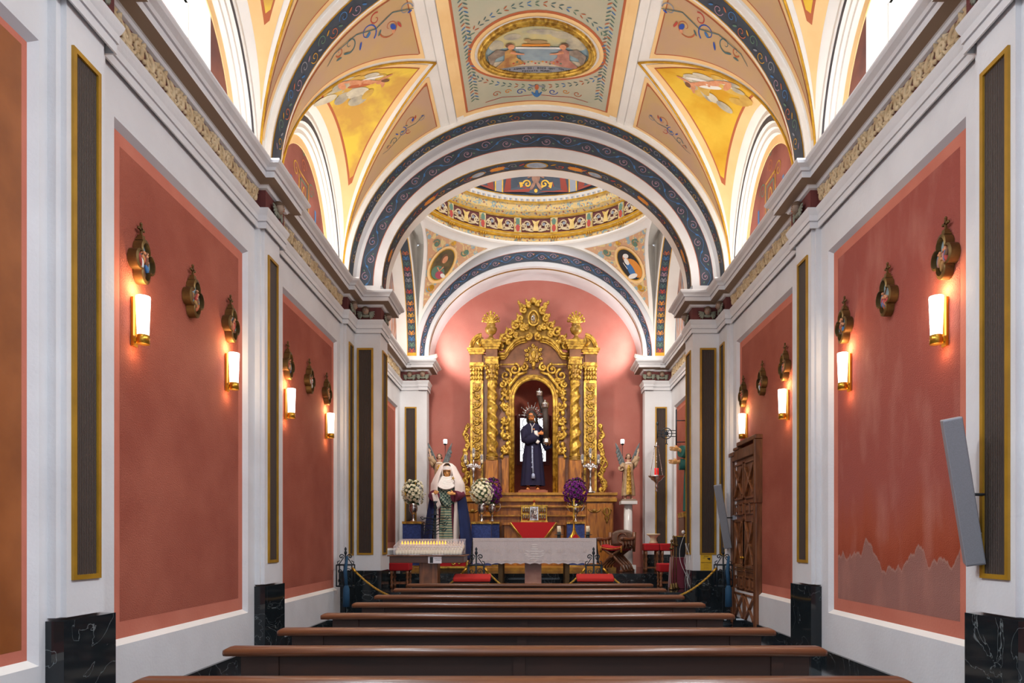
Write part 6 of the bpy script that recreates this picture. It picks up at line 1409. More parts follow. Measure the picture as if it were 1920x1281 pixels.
m = MB(); m.box(x0, x1, yb, yb+.31, za, zt, 'gilt'); m.box(x0-.02, x1+.02, yb-.02, yb+.33, za, za+.03, 'gilt'); m.box(x0-.015, x1+.015, yb-.015, yb+.32, zt-.02, zt, 'gilt'); bev(pt(m, 'casket', tb), .004)
wd = x1-x0; m = MB(); m.box(x0+wd*.34, x0+wd*.66, yb-.02, yb, za+.05, zt-.04, 'silver')
for i in range(16): r_ = random.Random(i); m.tube([Vector((x0+wd*(.38+.24*r_.random())+u, yb-.025, za+.08+(zt-za-.16)*r_.random()+v)) for u, v in spiral(0, 0, .03, 1, i, 1, 8)], .006, 'silver', 5)
pt(m, 'door', tb, 'silver relief door')
for q in (0, 1):
    m = MB(); bx_ = x0+wd*(.04+.64*q)
    for j in range(2):
        for i in range(3):
            xx = bx_+wd*.05+i*wd*.09; z = za+.06+j*(zt-za-.08)*.5; m.lathe([(.020, 0), (.018, .06), (.012, .10), (.02, .115), (0, .14)], (xx, yb-.012, z), 'silver', 8)
            m.tube([(xx-.028, yb-.01, z), (xx-.028, yb-.01, z+.12), (xx, yb-.01, z+.16), (xx+.028, yb-.01, z+.12), (xx+.028, yb-.01, z)], .006, 'gilt', 5)
    pt(m, 'saints_panel', tb, 'row of small silver figures')
m = MB(); xm = (x0+x1)/2; m.lathe([(.06, 0), (.05, .02), (.035, .04), (.03, .06), (0, .08)], (xm, yb+.15, zt), 'gilt', 14); m.box(xm-.008, xm+.008, yb+.145, yb+.155, zt+.07, zt+.15, 'velvet_red'); m.box(xm-.03, xm+.03, yb+.145, yb+.155, zt+.10, zt+.115, 'velvet_red'); pt(m, 'finial', tb)
# blue damask pedestals, vases and bouquets
def pedestal(px, w_, D, lab):
    c = at(px, 0, D); t = thing('draped_pedestal', lab, 'pedestal', (c.x, D+w_/2, PZ), 0, 'blue damask pedestals'); zt = CZ+(1012-978)*D/F; h = w_/2
    m = MB(); m.box(c.x-h, c.x+h, D, D+w_, PZ, zt-.04, 'damask_blue'); pt(m, 'drape', t, 'blue damask drape')
    m = MB(); m.box(c.x-h-.015, c.x+h+.015, D-.015, D+w_+.015, zt-.02, zt, 'gilt_wood'); m.box(c.x-h-.01, c.x+h+.01, D-.01, D+w_+.01, zt-.06, zt-.02, 'gilt')
    for i in range(14): m.ball((c.x-h+i*2*h/13, D-.015, zt-.05), .014, 'gilt', 6, 4)
    m.box(c.x-h-.006, c.x+h+.006, D-.006, D+w_+.006, PZ, PZ+.03, 'gilt'); pt(m, 'gold_fringe', t); return Vector((c.x, D+w_/2, zt))
def vase(P, lab, handles, sc_=1.0, col='silver'):
    t = thing('flower_vase', lab, 'vase', P); m = MB()
    m.lathe([(x*sc_, z*sc_) for x, z in ((.075, 0), (.07, .02), (.03, .05), (.022, .11), (.04, .13), (.022, .15), (.05, .19), (.095, .27), (.10, .34), (.085, .38), (.11, .44), (.10, .44), (.07, .38))], P, col, 24, lobes=10, la=.03); pt(m, 'body', t)
    if handles:
        for q in (-1, 1): m = MB(); m.tube([P+Vector((q*x*sc_, 0, z*sc_)) for x, z in ((.09, .25), (.16, .27), (.21, .36), (.19, .46), (.13, .44), (.15, .39))], .012*sc_, col, 7); pt(m, 'handle', t)
    return P+Vector((0, 0, .44*sc_))
def bouquet(P, rx_, rz_, col, lab, seed, n=90, petal=.054):
    r = random.Random(seed); t = thing('bouquet', lab, 'flowers', P); c = P+Vector((0, 0, rz_*.85))
    m = MB()
    for i in range(26): a = r.uniform(0, 6.28); b2 = r.uniform(-.6, 1.4); e = c+Vector((cos(a)*cos(b2)*rx_*.9, sin(a)*cos(b2)*rx_*.7, sin(b2)*rz_*.9)); m.tube([P-Vector((0, 0, .05)), (P+e)/2, e], .005, 'leaf', 4)
    m.ball(c, (rx_*.66, rx_*.55, rz_*.72), 'leaf', 12, 8)
    for i in range(70):
        a = r.uniform(0, 6.28); b2 = r.uniform(-1.1, 1.4); e = c+Vector((cos(a)*cos(b2)*rx_*.98, sin(a)*cos(b2)*rx_*.8, sin(b2)*rz_*.98)); d = (e-c).normalized()*.06; s__ = Vector((-d.z, d.x, d.y))*.3
        m.poly3([e-d, e+s__, e+d, e-s__], 'leaf')
    f = tag(pt(m, 'foliage', t), '', ''); del f['label']; del f['category']; f['kind'] = 'stuff'
    for i in range(n):                               # flower heads spread evenly over the crown
        z = 1-1.75*(i+.5)/n; a = i*2.39996; q = sqrt(1-z*z)
        j_ = r.uniform(.82, 1.12); e = c+Vector((cos(a)*q*rx_*j_, sin(a)*q*rx_*.85*j_, z*rz_*j_))
        if e.y > c.y+rx_*.45: continue
        m = MB(); d = (e-c).normalized(); u = d.orthogonal().normalized(); w_ = d.cross(u); p_ = petal*r.uniform(.85, 1.15)
        for k in range(9):
            b3 = 2*pi*k/9; v = u*cos(b3)+w_*sin(b3); s__ = v.cross(d)*p_*.24
            m.poly3([e, e+v*p_*.6+s__+d*p_*.25, e+v*p_+d*p_*.1, e+v*p_*.6-s__+d*p_*.25], col)
        for k in range(6):
            b3 = 2*pi*k/6+.3; v = u*cos(b3)+w_*sin(b3); s__ = v.cross(d)*p_*.22
            m.poly3([e+d*.006, e+v*p_*.4+s__+d*p_*.5, e+v*p_*.5+d*p_*.6, e+v*p_*.4-s__+d*p_*.5], col)
        m.ball(e+d*p_*.12, p_*.30, col, 6, 4); pt(m, 'blossom', t)
P = pedestal(772, .44, 16.3, 'blue pedestal left of the blue mantled statue, white bouquet on top'); T_ = vase(P, 'silver vase holding the white bouquet left of the blue mantled statue', False); bouquet(T_, .25, .30, 'petal_white', 'round bouquet of white flowers left of the blue mantled statue', 1)
P = pedestal(902, .46, 16.2, 'blue pedestal in front, under the white bouquet beside the blue mantle'); T_ = vase(P, 'silver vase of the white bouquet right of the blue mantled statue', False); bouquet(T_, .24, .31, 'petal_white', 'round bouquet of white flowers right of the blue mantled statue', 2)
P = pedestal(922, .36, 16.9, 'blue pedestal standing behind, under the left purple bouquet'); T_ = vase(P, 'two-handled silver vase of the purple bouquet on the left', True); bouquet(T_, .21, .34, 'petal_purple', 'purple flowers behind the white bouquet, left of the tabernacle', 3, 95, .058)
P = pedestal(1080, .42, 16.5, 'blue pedestal on the right, under the single purple bouquet'); T_ = vase(P, 'two-handled silver vase of the purple bouquet right of the tabernacle', True); bouquet(T_, .26, .33, 'petal_purple', 'full purple bouquet right of the tabernacle', 4, 98, .062)
# red draped plinth under the mantled statue
vL = bpy.data.objects['robed_statue'].location
p0 = thing('red_plinth', 'red draped plinth with gilt ornament and gold hem under the blue mantled statue', 'plinth', (vL[0], vL[1], PZ))
m = MB(); m.box(vL[0]-.50, vL[0]+.50, vL[1]-.40, vL[1]+.36, PZ, vL[2]-.003, 'velvet_red'); bev(pt(m, 'drape', p0), .01); m = MB(); m.box(vL[0]-.51, vL[0]+.51, vL[1]-.41, vL[1]+.37, PZ, PZ+.045, 'gilt')
for q in (-.25, .25):
    for d in (-1, 1): m.tube([Vector((vL[0]+q+d*.07+u, vL[1]-.41, vL[2]-.06+v)) for u, v in spiral(0, 0, .045, 1.2, 0, d, 12)], .012, 'gilt', 5)
for q in (-.5, .5): m.tube([Vector((vL[0]+q, vL[1]-.40, vL[2]-.10*i)) for i in range(3)], .035, 'gilt', 8)
pt(m, 'gold_hem', p0)
# silver candelabra on the altarpiece shelf
zs = rz(924, 17.5)
def candelabrum(px, lab):
    D = 17.55; c = at(px, 0, D); c.z = zs; t = thing('candelabrum', lab, 'candelabrum', c, 0, 'silver candelabra')
    m = MB(); m.lathe([(.13, 0), (.12, .02), (.07, .05), (.08, .07), (.04, .12), (.025, .20), (.04, .23), (.025, .26), (.03, .38), (.045, .41), (.02, .46), (.04, .54), (.06, .60), (.03, .66)], c, 'silver', 20, lobes=6, la=.05)
    m.box(c.x-.11, c.x+.11, c.y-.10, c.y+.10, c.z, c.z+.03, 'silver'); pt(m, 'stem', t)
    for q in (-1, 0, 1):
        m = MB(); e = c+Vector((q*.21, 0, .80-(0 if q == 0 else .10)+(.12 if q == 0 else .06)))
        if q: m.tube([c+Vector((0, 0, .60)), c+Vector((q*.06, 0, .74)), c+Vector((q*.15, 0, .68)), e-Vector((0, 0, .03))], [.03, .035, .028, .014], 'silver', 7); 
        else: m.tube([c+Vector((0, 0, .64)), e], [.03, .012], 'silver', 7)
        for j in range(4): m.tube([c+Vector((q*(.05+.035*j)+u, -.02, .66+.03*sin(j)+v)) for u, v in spiral(0, 0, .045, 1.2, j, q or 1, 10)], .013, 'silver', 6)
        m.lathe([(.012, -.03), (.04, -.01), (.045, 0)], e, 'silver', 12); a = pt(m, 'arm', t)
        m = MB(); m.lathe([(.02, 0), (.02, .09)], e, 'wax', 10); m.lathe([(.017, .09), (.017, .20)], e, 'candle_blue', 10); pt(m, 'candle', a, 'dark blue candle'); m = MB(); m.lathe([(.035, 0), (.045, .05), (.045, .20), (.038, .23)], e, 'clear_glass', 14); pt(m, 'glass_shade', a)
candelabrum(888, 'silver candelabrum left of the niche, dark blue candles in glasses'); candelabrum(1107, 'silver candelabrum right of the niche, dark blue candles in glasses')
# the altar table and its lace cloth
D = 13.0; s_ = D/F; xa, xb = at(887, 0, D).x, at(1118, 0, D).x; zt = CZ+(1012-1009)*s_; yb = D+.95
al = thing('altar_table', 'free-standing altar table with bronze legs and a pink marble support', 'table', ((xa+xb)/2, D+.4, L1))
m = MB(); m.box(xa+.03, xb-.03, D+.03, yb-.03, zt-.09, zt-.01, 'walnut'); bev(pt(m, 'tabletop', al), .006)
for px in (938, 1064):
    for yy in (D+.14, yb-.14): m = MB(); x = at(px, 0, D).x; m.box(x-.045, x+.045, yy-.045, yy+.045, L1, zt-.09, 'bronze_leg'); bev(pt(m, 'leg', al), .006)
m = MB(); m.box(at(984, 0, D+.4).x, at(1015, 0, D+.4).x, D+.33, D+.65, L1, zt-.09, 'marble_pink'); pt(m, 'marble_support', al)
m = MB(); H = .50
def cloth(u, v):                                     # front drop
    x = xa+(xb-xa)*u; sc_ = .022*abs(sin(pi*u*13)); return Vector((x, D-.010-.02*v*(1+sin(u*40)*.5)-.006*sin(u*90)*v, zt-.0-v*(H-sc_)))
m.patch(cloth, 156, 10, 'lace'); m.patch(lambda u, v: Vector((xa+(xb-xa)*u, D-.01+(yb-D)*v, zt)), 10, 4, 'cloth_pale'); m.patch(lambda u, v: Vector((xa+(xb-xa)*u, yb, zt-H*v)), 10, 2, 'lace')
for q, x in ((-1, xa), (1, xb)): m.patch(lambda u, v, x=x, q=q: Vector((x+q*(.01+.05*v+.01*sin(u*20)*v), D-.01+(yb-D)*u, zt-v*(H-.02*abs(sin(u*15))))), 30, 6, 'lace')
fl = lambda u, v, l: cloth(u, v)+Vector((0, -.004-l, 0))
for i in range(52): m.ribbon([(i/52+.003, .12), (i/52+.010, .10), (i/52+.017, .12)], .02, fl, 'cloth_pale', .002)
for k in range(9):
    u = .09+k*.103
    if abs(u-.5) < .08: continue
    for j in range(6): a = 2*pi*j/6; m.ell(u+.011*cos(a), .5+.06*sin(a), .008, .03, fl, 'cloth_pale', a, .002, 8)
    m.ell(u+.04, .66, .006, .03, fl, 'cloth_pale', .4, .002, 8); m.ell(u-.035, .40, .006, .03, fl, 'cloth_pale', -.4, .002, 8)
for (v, w_) in ((.24, .012), (.32, .006), (.40, .018), (.50, .028), (.60, .022), (.70, .035), (.78, .030)): m.ribbon([(.5-w_+2*w_*i/8, v+.04*(1-((i-4)/4)**2)) for i in range(9)], [.012]+[.04]*7+[.012], fl, 'cloth_white', .003)
for q in (-1, 1):
    for (v, du) in ((.52, .055), (.62, .068), (.70, .06)): m.ell(.5+q*du, v, .014, .035, fl, 'cloth_white', q*.5, .003)
for i in range(26): m.ribbon([(i/26+.004, .90), (i/26+.019, .86), (i/26+.034, .90)], .03, fl, 'cloth_pale', .002)
c_ = tag(m.build('altar_cloth'), 'white lace cloth with scalloped hem draped over the altar table', 'tablecloth')
for i, (px, sd_) in enumerate(((1048, 'nearer the middle'), (1102, 'near the right corner'))):
    c = at(px, 0, D+.35); c.z = zt; t = thing('altar_candle', f'thick cream candle in a black holder on the altar, {sd_}', 'candle', c)
    m = MB(); m.lathe([(.04, 0), (.036, .02), (.036, .12)], c, 'wax_black', 16); m.lathe([(.03, .055), (.085, .06), (.09, .07), (.03, .065)], c, 'wax_black', 18); pt(m, 'holder', t)
    m = MB(); m.lathe([(.036, .12), (.036, .235), (.028, .235), (.010, .225)], c, 'wax', 16); m.tube([c+Vector((0, 0, .22)), c+Vector((0, 0, .245))], .003, 'black', 5); m.tube([c+Vector((.036, 0, .20)), c+Vector((.04, 0, .08))], .005, 'wax', 5); pt(m, 'wax', t, 'cream wax')
c = at(1076, 0, D+.45); c.z = zt; t = thing('altar_crucifix', 'tall brass standing crucifix on the altar table', 'crucifix', c)
m = MB(); m.lathe([(.12, 0), (.11, .02), (.06, .08), (.035, .14), (.025, .16), (.035, .18), (.018, .21), (.015, .34), (.028, .36), (.02, .38), (.03, .41), (.012, .44)], c, 'brass', 18, lobes=3, la=.1); pt(m, 'foot', t)
m = MB(); m.box(c.x-.014, c.x+.014, c.y-.01, c.y+.01, c.z+.43, c.z+.74, 'brass'); m.box(c.x-.11, c.x+.11, c.y-.01, c.y+.01, c.z+.60, c.z+.628, 'brass')
for dx, dz in ((-.12, .614), (.12, .614), (0, .75)):
    for a in range(3): m.ball(c+Vector((dx+.018*cos(a*2.1+1.57), 0, dz+.018*sin(a*2.1+1.57))), .015, 'brass', 7, 5)
pt(m, 'cross', t); m = MB(); m.tube([c+Vector((-.09, -.02, .625)), c+Vector((0, -.02, .595)), c+Vector((.09, -.02, .625))], .008, 'gilt', 6); m.tube([c+Vector((0, -.02, .61)), c+Vector((0, -.025, .55)), c+Vector((.005, -.02, .46))], [.014, .013, .007], 'gilt', 7); m.ball(c+Vector((0, -.028, .632)), .014, 'gilt', 8, 6); pt(m, 'figure', t)
c = at(1079, 0, D+.2); c.z = zt; m = MB(); m.prism([c+Vector(p) for p in ((-.07, 0, 0), (.06, 0, 0), (.03, 0, .06), (-.01, 0, .075), (-.04, 0, .04))], (0, .05, 0), 'velvet_red'); tag(m.build('folded_napkin'), 'small folded red cloth at the foot of the brass crucifix', 'cloth')
# candle stand with electric votive lights
D = 10.3; s_ = D/F; x0, x1 = at(730, 0, D).x, at(869, 0, D).x; zt = CZ+(1012-1041)*s_
vs = thing('votive_stand', 'wooden stand of electric votive candles under a clear cover', 'candle stand', ((x0+x1)/2, D+.3, 0))
m = MB(); m.box(x0, x1, D, D+.62, zt-.12, zt-.0, 'walnut_dark'); m.box(x0-.03, x1+.03, D-.03, D+.65, zt-.02, zt, 'walnut'); bev(pt(m, 'tray', vs), .006)
m = MB(); m.box(at(783, 0, D).x, at(818, 0, D).x, D+.14, D+.44, .05, zt-.12, 'wood'); m.box(at(776, 0, D).x, at(825, 0, D).x, D+.06, D+.52, 0, .05, 'wood'); bev(pt(m, 'pedestal', vs), .006)
m = MB(); m.box(at(803, 0, D).x, at(828, 0, D).x, D-.012, D-.0, zt-.125, zt-.02, 'paper'); pa = pt(m, 'notice', vs, 'white notice card'); m = MB(); xx = at(806, 0, D).x; m.box(xx, xx+.05, D-.014, D-.012, zt-.12, zt-.03, 'black'); pt(m, 'black_square', pa)
text(pa, 'lettering', 'INTRODUCIR', (xx+.125, D-.0125, zt-.055), .018, 'black'); text(pa, 'lettering', 'MONEDA', (xx+.125, D-.0125, zt-.08), .018, 'black')
m = MB(); m.box(at(768, 0, D).x, at(787, 0, D).x, D-.028, D-.005, zt+.0, zt+.006, 'paper'); m.box(at(811, 0, D).x, at(832, 0, D).x, D-.028, D-.005, zt+.0, zt+.006, 'paper'); pt(m, 'coin_slot', vs, 'white label strip')
m = MB(); r0, r1 = .215, .20
xa_, xb_ = at(737, 0, D).x, at(866, 0, D).x; y0, y1 = D+.05, D+.58
for (p, q) in (((xa_, y0), (xb_, y0)), ((xb_, y0), (xb_, y1)), ((xb_, y1), (xa_, y1)), ((xa_, y1), (xa_, y0))):
    h0 = .13 if p[1] == y0 else .24; h1 = .13 if q[1] == y0 else .24; m.poly3([(p[0], p[1], zt), (q[0], q[1], zt), (q[0], q[1], zt+h1), (p[0], p[1], zt+h0)], 'acrylic')
m.poly3([(xa_, y0, zt+.13), (xb_, y0, zt+.13), (xb_, y1, zt+.24), (xa_, y1, zt+.24)], 'acrylic')
for (a, b_) in (((xa_, y0, zt), (xa_, y0, zt+.13)), ((xb_, y0, zt), (xb_, y0, zt+.13)), ((xa_, y0, zt+.13), (xb_, y0, zt+.13)), ((xa_, y1, zt+.24), (xb_, y1, zt+.24)), ((xa_, y0, zt+.13), (xa_, y1, zt+.24)), ((xb_, y0, zt+.13), (xb_, y1, zt+.24))): m.tube([a, b_], .003, 'acrylic_edge', 5)
pt(m, 'clear_cover', vs, 'clear acrylic cover')
def votive(lit):
    m = MB(); m.lathe([(.018, 0), (.027, .015), (.027, .06), (.020, .068), (.006, .072)], (0, 0, 0), 'wax', 10); m.lathe([(.008, .066), (.014, .082), (.009, .105), (0, .128)], (0, 0, 0), 'flame' if lit else 'flame_off', 8); return m.build('votive_candle')
vl, vo = votive(True), votive(False); n = 22; fl_, fo_ = True, True
for row in range(4):
    for i in range(n):
        lit = row == 3 and i < 16; src = vl if lit else vo
        o = src if (lit and fl_) or (not lit and fo_) else src.copy()
        if o is not src: C.objects.link(o)
        if lit: fl_ = False
        else: fo_ = False
        o.location = (xa_+.04+(xb_-xa_-.08)*i/(n-1), y0+.06+row*.135, zt+row*.030)
        if lit: tag(o, 'lit electric votive candle in the back row of the wooden stand', 'candle', 'lit votive candles in the back row')
        elif row == 3: tag(o, 'unlit votive candle at the right end of the back row', 'candle', 'unlit votive candles in the back row')
        else: tag(o, 'unlit white votive candle in the front rows of the wooden stand', 'candle', 'unlit votive candles in the front rows')
m = MB()
for row in range(1, 4): m.box(xa_+.01, xb_-.01, y0+.03+row*.135-.03, y0+.03+row*.135+.10, zt, zt+row*.030-.001, 'walnut_dark')
pt(m, 'stepped_rack', vs)
# iron leaf candelabrum standing before the mantled statue
D = 12.4; s_ = D/F; c = at(816, 0, D); t = thing('iron_candle_rack', 'dark iron stand with scrolled tiers in front of the mantled statue', 'candle stand', (c.x, D, L1)); Z = lambda py: CZ+(1012-py)*s_
m = MB(); m.tube([(c.x, D, L1), (c.x, D, Z(966))], .020, 'iron', 8); m.lathe([(.17, 0), (.15, .02), (.03, .05)], (c.x, D, L1), 'iron', 16); m.lathe([(.09, 0), (.03, .02), (.02, .10), (.04, .13), (.015, .2), (.05, .25)], (c.x, D, Z(966)), 'iron', 12); pt(m, 'pole', t)
for k, (py, w_) in enumerate(((973, .25), (984, .22), (995, .2))):
    m = MB(); z = Z(py)
    for q in (-1, 1):
        m.tube([(c.x, D, z-.03), (c.x+q*w_*.5, D-.05, z+.02), (c.x+q*w_*.9, D-.05, z-.02), (c.x+q*w_*1.05, D-.04, z+.03)], .008, 'iron', 6); m.tube([Vector((c.x+q*w_*.9+u, D-.05, z+.02+v)) for u, v in spiral(0, 0, .04, 1.1, 0, q, 10)], .0055, 'iron', 5)
        m.tube([(c.x, D, z-.08), (c.x+q*w_*.4, D-.08, z-.05), (c.x+q*w_*.8, D-.06, z-.07)], .006, 'iron', 6); m.tube([(c.x+q*w_*.8, D-.05, z+.02), (c.x, D-.14, z), (c.x-q*.02, D-.14, z)], .0055, 'iron', 5)
    pt(m, 'scrolled_tier', t)
# wrought-iron rope posts
def ropepost(x, y, z0, lab, tassel):
    t = thing('rope_post', lab, 'rope post', (x, y, z0), 0, 'wrought iron rope posts'); zt = 1.02; hw = .13
    m = MB(); m.tube([(x, y, z0), (x, y, zt+.20)], .014, 'iron', 8); m.lathe([(.16, 0), (.14, .02), (.05, .05)], (x, y, z0), 'iron', 14); m.lathe([(.02, 0), (.026, .03), (.012, .06), (.022, .09), (0, .13)], (x, y, zt+.18), 'iron', 10); pt(m, 'pole', t)
    m = MB()
    for z in (zt-.36, zt): m.tube([(x-hw, y-.09, z), (x+hw, y-.09, z), (x+hw, y+.09, z), (x-hw, y+.09, z)], .012, 'iron', 6, True)
    for (dx, dy) in ((-hw, -.09), (hw, -.09), (hw, .09), (-hw, .09), (0, -.09)): m.tube([(x+dx, y+dy, zt-.36), (x+dx, y+dy, zt)], .011, 'iron', 6)
    for q in (-1, 1):
        for zz in (zt-.10, zt-.26): m.tube([Vector((x+q*.065+u, y-.09, zz+v)) for u, v in spiral(0, 0, .05, 1.3, 0, q, 14)], .007, 'iron', 5)
    pt(m, 'cage', t); m = MB()
    for q in (-1, 1):
        m.tube([(x+q*hw*.9, y, zt), (x+q*.03, y, zt+.13)], .008, 'iron', 6); m.tube([Vector((x+q*.07+u, y, zt+.14+v)) for u, v in spiral(0, 0, .045, 1.2, pi if q > 0 else 0, -q, 14)], .009, 'iron', 6)
        m.tube([(x+q*hw, y, zt), (x+q*(hw+.01), y, zt+.05), (x+q*(hw-.03), y, zt+.07)], .008, 'iron', 6)
    pt(m, 'scrolled_top', t)
    if tassel:
        m = MB(); m.tube([(x+.06, y-.12, zt+.15), (x+.03, y-.14, zt-.1), (x+.05, y-.14, zt-.34)], [.02, .035, .03], 'tassel_blue', 8); m.lathe([(.03, 0), (.055, -.06), (.06, -.36), (0, -.36)], (x+.05, y-.14, zt-.34), 'tassel_blue', 14); pt(m, 'tassel', t, 'blue tassel')
    return Vector((x, y, zt-.05))
R1 = ropepost(at(648, 0, 11.62).x, 11.62, 0, 'iron rope post with blue tassel against the left pier', True); R2 = ropepost(at(893, 0, 11.45).x, 11.45, 0, 'iron rope post in front of the left end of the altar table', False)
R3 = ropepost(at(1113, 0, 11.45).x, 11.45, 0, 'iron rope post in front of the right end of the altar table', False); R4 = ropepost(at(1356, 0, 11.62).x, 11.62, 0, 'iron rope post with blue tassel against the right pier', True)
def rope(a, b_, sag, lab):
    a = a+Vector((0, -.11, 0)); b_ = b_+Vector((0, -.11, 0)); t = thing('barrier_rope', lab, 'rope', a.lerp(b_, .5), 0, 'yellow barrier ropes'); m = MB(); n = 60
    base = [a.lerp(b_, i/n)-Vector((0, 0, sag*4*(i/n)*(1-i/n))) for i in range(n+1)]
    for k in range(3): m.tube([p+Vector((0, .010*cos(i*1.3+k*2.09), .010*sin(i*1.3+k*2.09))) for i, p in enumerate(base)], .011, 'rope', 5)
    pt(m, 'strands', t); 
    for p, q in ((base[0], base[3]), (base[-1], base[-4])): m = MB(); m.tube([p, p.lerp(q, .8)], .022, 'brass', 8); pt(m, 'end_cap', t)
rope(R1+Vector((.14, 0, 0)), R2-Vector((.15, 0, 0)), .52, 'yellow twisted rope sagging from the left pier'); rope(R2+Vector((.15, 0, 0)), R3-Vector((.15, 0, 0)), .50, 'yellow twisted rope hanging low before the altar table'); rope(R3+Vector((.15, 0, 0)), R4-Vector((.14, 0, 0)), .52, 'yellow twisted rope sagging from the right pier')
# prie-dieus with red arm pads
def kneeler(px, lab):
    D = 10.6; c = at(px, 0, D); t = thing('kneeler', lab, 'kneeler', (c.x, D, 0), 0, 'kneelers with red arm pads'); z = .885; w_ = .29
    m = MB(); R = Matrix.Rotation(radians(14), 3, 'X'); m.obox((c.x, D+.02, z-.03), 2*w_, .24, .07, R, 'red_pad'); o = pt(m, 'arm_pad', t, 'red velvet arm pad'); bev(o, .025, 4)
    m = MB(); m.obox((c.x, D+.02, z-.09), 2*w_-.04, .20, .045, R, 'pew_dark'); 
    for q in (-1, 1): m.box(c.x+q*(w_-.06)-.02, c.x+q*(w_-.06)+.02, D-.04, D+.04, 0, z-.08, 'pew_dark')
    m.box(c.x-w_+.05, c.x+w_-.05, D-.01, D+.01, .35, .55, 'pew_dark'); pt(m, 'frame', t)
    m = MB(); m.box(c.x-w_+.02, c.x+w_-.02, D-.42, D+.02, .12, .17, 'pew_dark'); m.box(c.x-w_+.04, c.x+w_-.04, D-.42, D-.10, .17, .22, 'red_pad'); pt(m, 'kneeling_pad', t)
    for q in (-1, 1): m = MB(); m.box(c.x+q*(w_-.05)-.02, c.x+q*(w_-.05)+.02, D-.40, D-.36, 0, .12, 'pew_dark'); pt(m, 'foot', t)
kneeler(885, 'kneeler with red arm pad in front of the left rope post'); kneeler(1116, 'kneeler with red arm pad in front of the right rope post')
# turned-leg stools in red velvet
def stool(cx, cy, z0, w_, h, lab, rz_=0):
    t = thing('velvet_stool', lab, 'stool', (cx, cy, z0), 0, 'red velvet stools'); m = MB(); m.box(cx-w_/2, cx+w_/2, cy-w_/2, cy+w_/2, z0+h-.17, z0+h, 'velvet_red'); o = pt(m, 'seat', t, 'bright red velvet seat'); bev(o, .03, 4)
    for a in (-1, 1):
        for b_ in (-1, 1): m = MB(); k = (h-.17)/.42; m.lathe([(.03, 0), (.03, .06*k), (.018, .08*k), (.032, .13*k), (.022, .18*k), (.018, .2*k), (.034, .26*k), (.02, .31*k), (.03, .34*k), (.03, .42*k)], (cx+a*(w_/2-.045), cy+b_*(w_/2-.045), z0), 'wood', 12); pt(m, 'leg', t)
    m = MB()
    for a in (-1, 1): m.box(cx-w_/2+.04, cx+w_/2-.04, cy+a*(w_/2-.045)-.012, cy+a*(w_/2-.045)+.012, z0+.07, z0+.10, 'wood')
    pt(m, 'stretcher', t); return Vector((cx, cy, z0+h))
D = 13.45; stool(at(747, 0, D).x+.01, D+.2, L1, .40, .50, 'red velvet stool beside the left pier, behind the votive stand')
D = 15.7; q1 = stool(at(1221, 0, D).x, D+.05, L2, .35, .64, 'red velvet stool under the stone bowl, right of the column'); stool(at(1250, 0, D).x+.0, D-.05, L2, .35, .64, 'red velvet stool touching the one with the bowl')
D = 13.55; stool(at(1255, 0, D).x, D+.25, L1, .38, .47, 'lower red velvet stool at the right pier by the maroon cloth')
m = MB(); m.lathe([(.09, 0), (.10, .02), (.075, .06), (.07, .12), (.10, .17), (.155, .20), (.155, .225), (.13, .225), (.05, .19), (0, .18)], (q1.x+.06, q1.y, q1.z), 'stone', 24, lobes=16, la=.02); tag(m.build('stone_bowl'), 'carved pale stone bowl standing on a red stool', 'bowl')
# folding armchair
D = 15.6; c = at(1156, 0, D); c.z = L2; t = thing('folding_armchair', 'carved X-frame wooden armchair with red cushion right of the altar', 'chair', c)
for k, yy in enumerate((c.y-.22, c.y-.07, c.y+.08, c.y+.22)):
    for q in (-1, 1):
        m = MB(); m.tube([Vector((c.x+q*x, yy, c.z+z)) for x, z in ((.30, .02), (.24, .16), (.06, .33), (-.10, .44), (-.27, .55), (-.30, .72))], [.035, .03, .035, .035, .03, .028], 'walnut', 8, False, .8, (0, 1, 0)); pt(m, 'leg', t)
for yy in (c.y-.24,): m = MB(); m.tube([(c.x, yy-.03, c.z+.37), (c.x, yy+.5, c.z+.37)], .05, 'walnut', 12); pt(m, 'pivot', t)
for q in (-1, 1):
    m = MB(); m.tube([(c.x+q*.31, c.y-.32, c.z+.74), (c.x+q*.31, c.y, c.z+.73), (c.x+q*.31, c.y+.27, c.z+.76)], [.05, .035, .04], 'walnut', 8); m.tube([(c.x+q*.31, c.y+.26, c.z+.45), (c.x+q*.31, c.y+.28, c.z+.90)], [.03, .045], 'walnut', 8); m.ball((c.x+q*.31, c.y-.33, c.z+.74), (.05, .045, .05), 'walnut', 10, 6); pt(m, 'armrest', t)
    m = MB(); m.box(c.x+q*.27-.04, c.x+q*.27+.04, c.y-.30, c.y+.30, c.z, c.z+.05, 'walnut'); bev(pt(m, 'foot_rail', t), .01)
m = MB(); m.patch(lambda u, v: Vector((c.x-.29+.58*u, c.y+.28+.03*sin(pi*u), c.z+.60+(.22+.14*sqrt(max(0, 1-(2*u-1)**2)))*v)), 16, 6, 'leather'); m.tube([(c.x+.12*cos(2*pi*i/20), c.y+.29, c.z+.76+.12*sin(2*pi*i/20)) for i in range(20)], .014, 'walnut', 6, True); o = pt(m, 'backrest', t, 'tooled brown leather back'); o.modifiers.new('thick', 'SOLIDIFY').thickness = .02
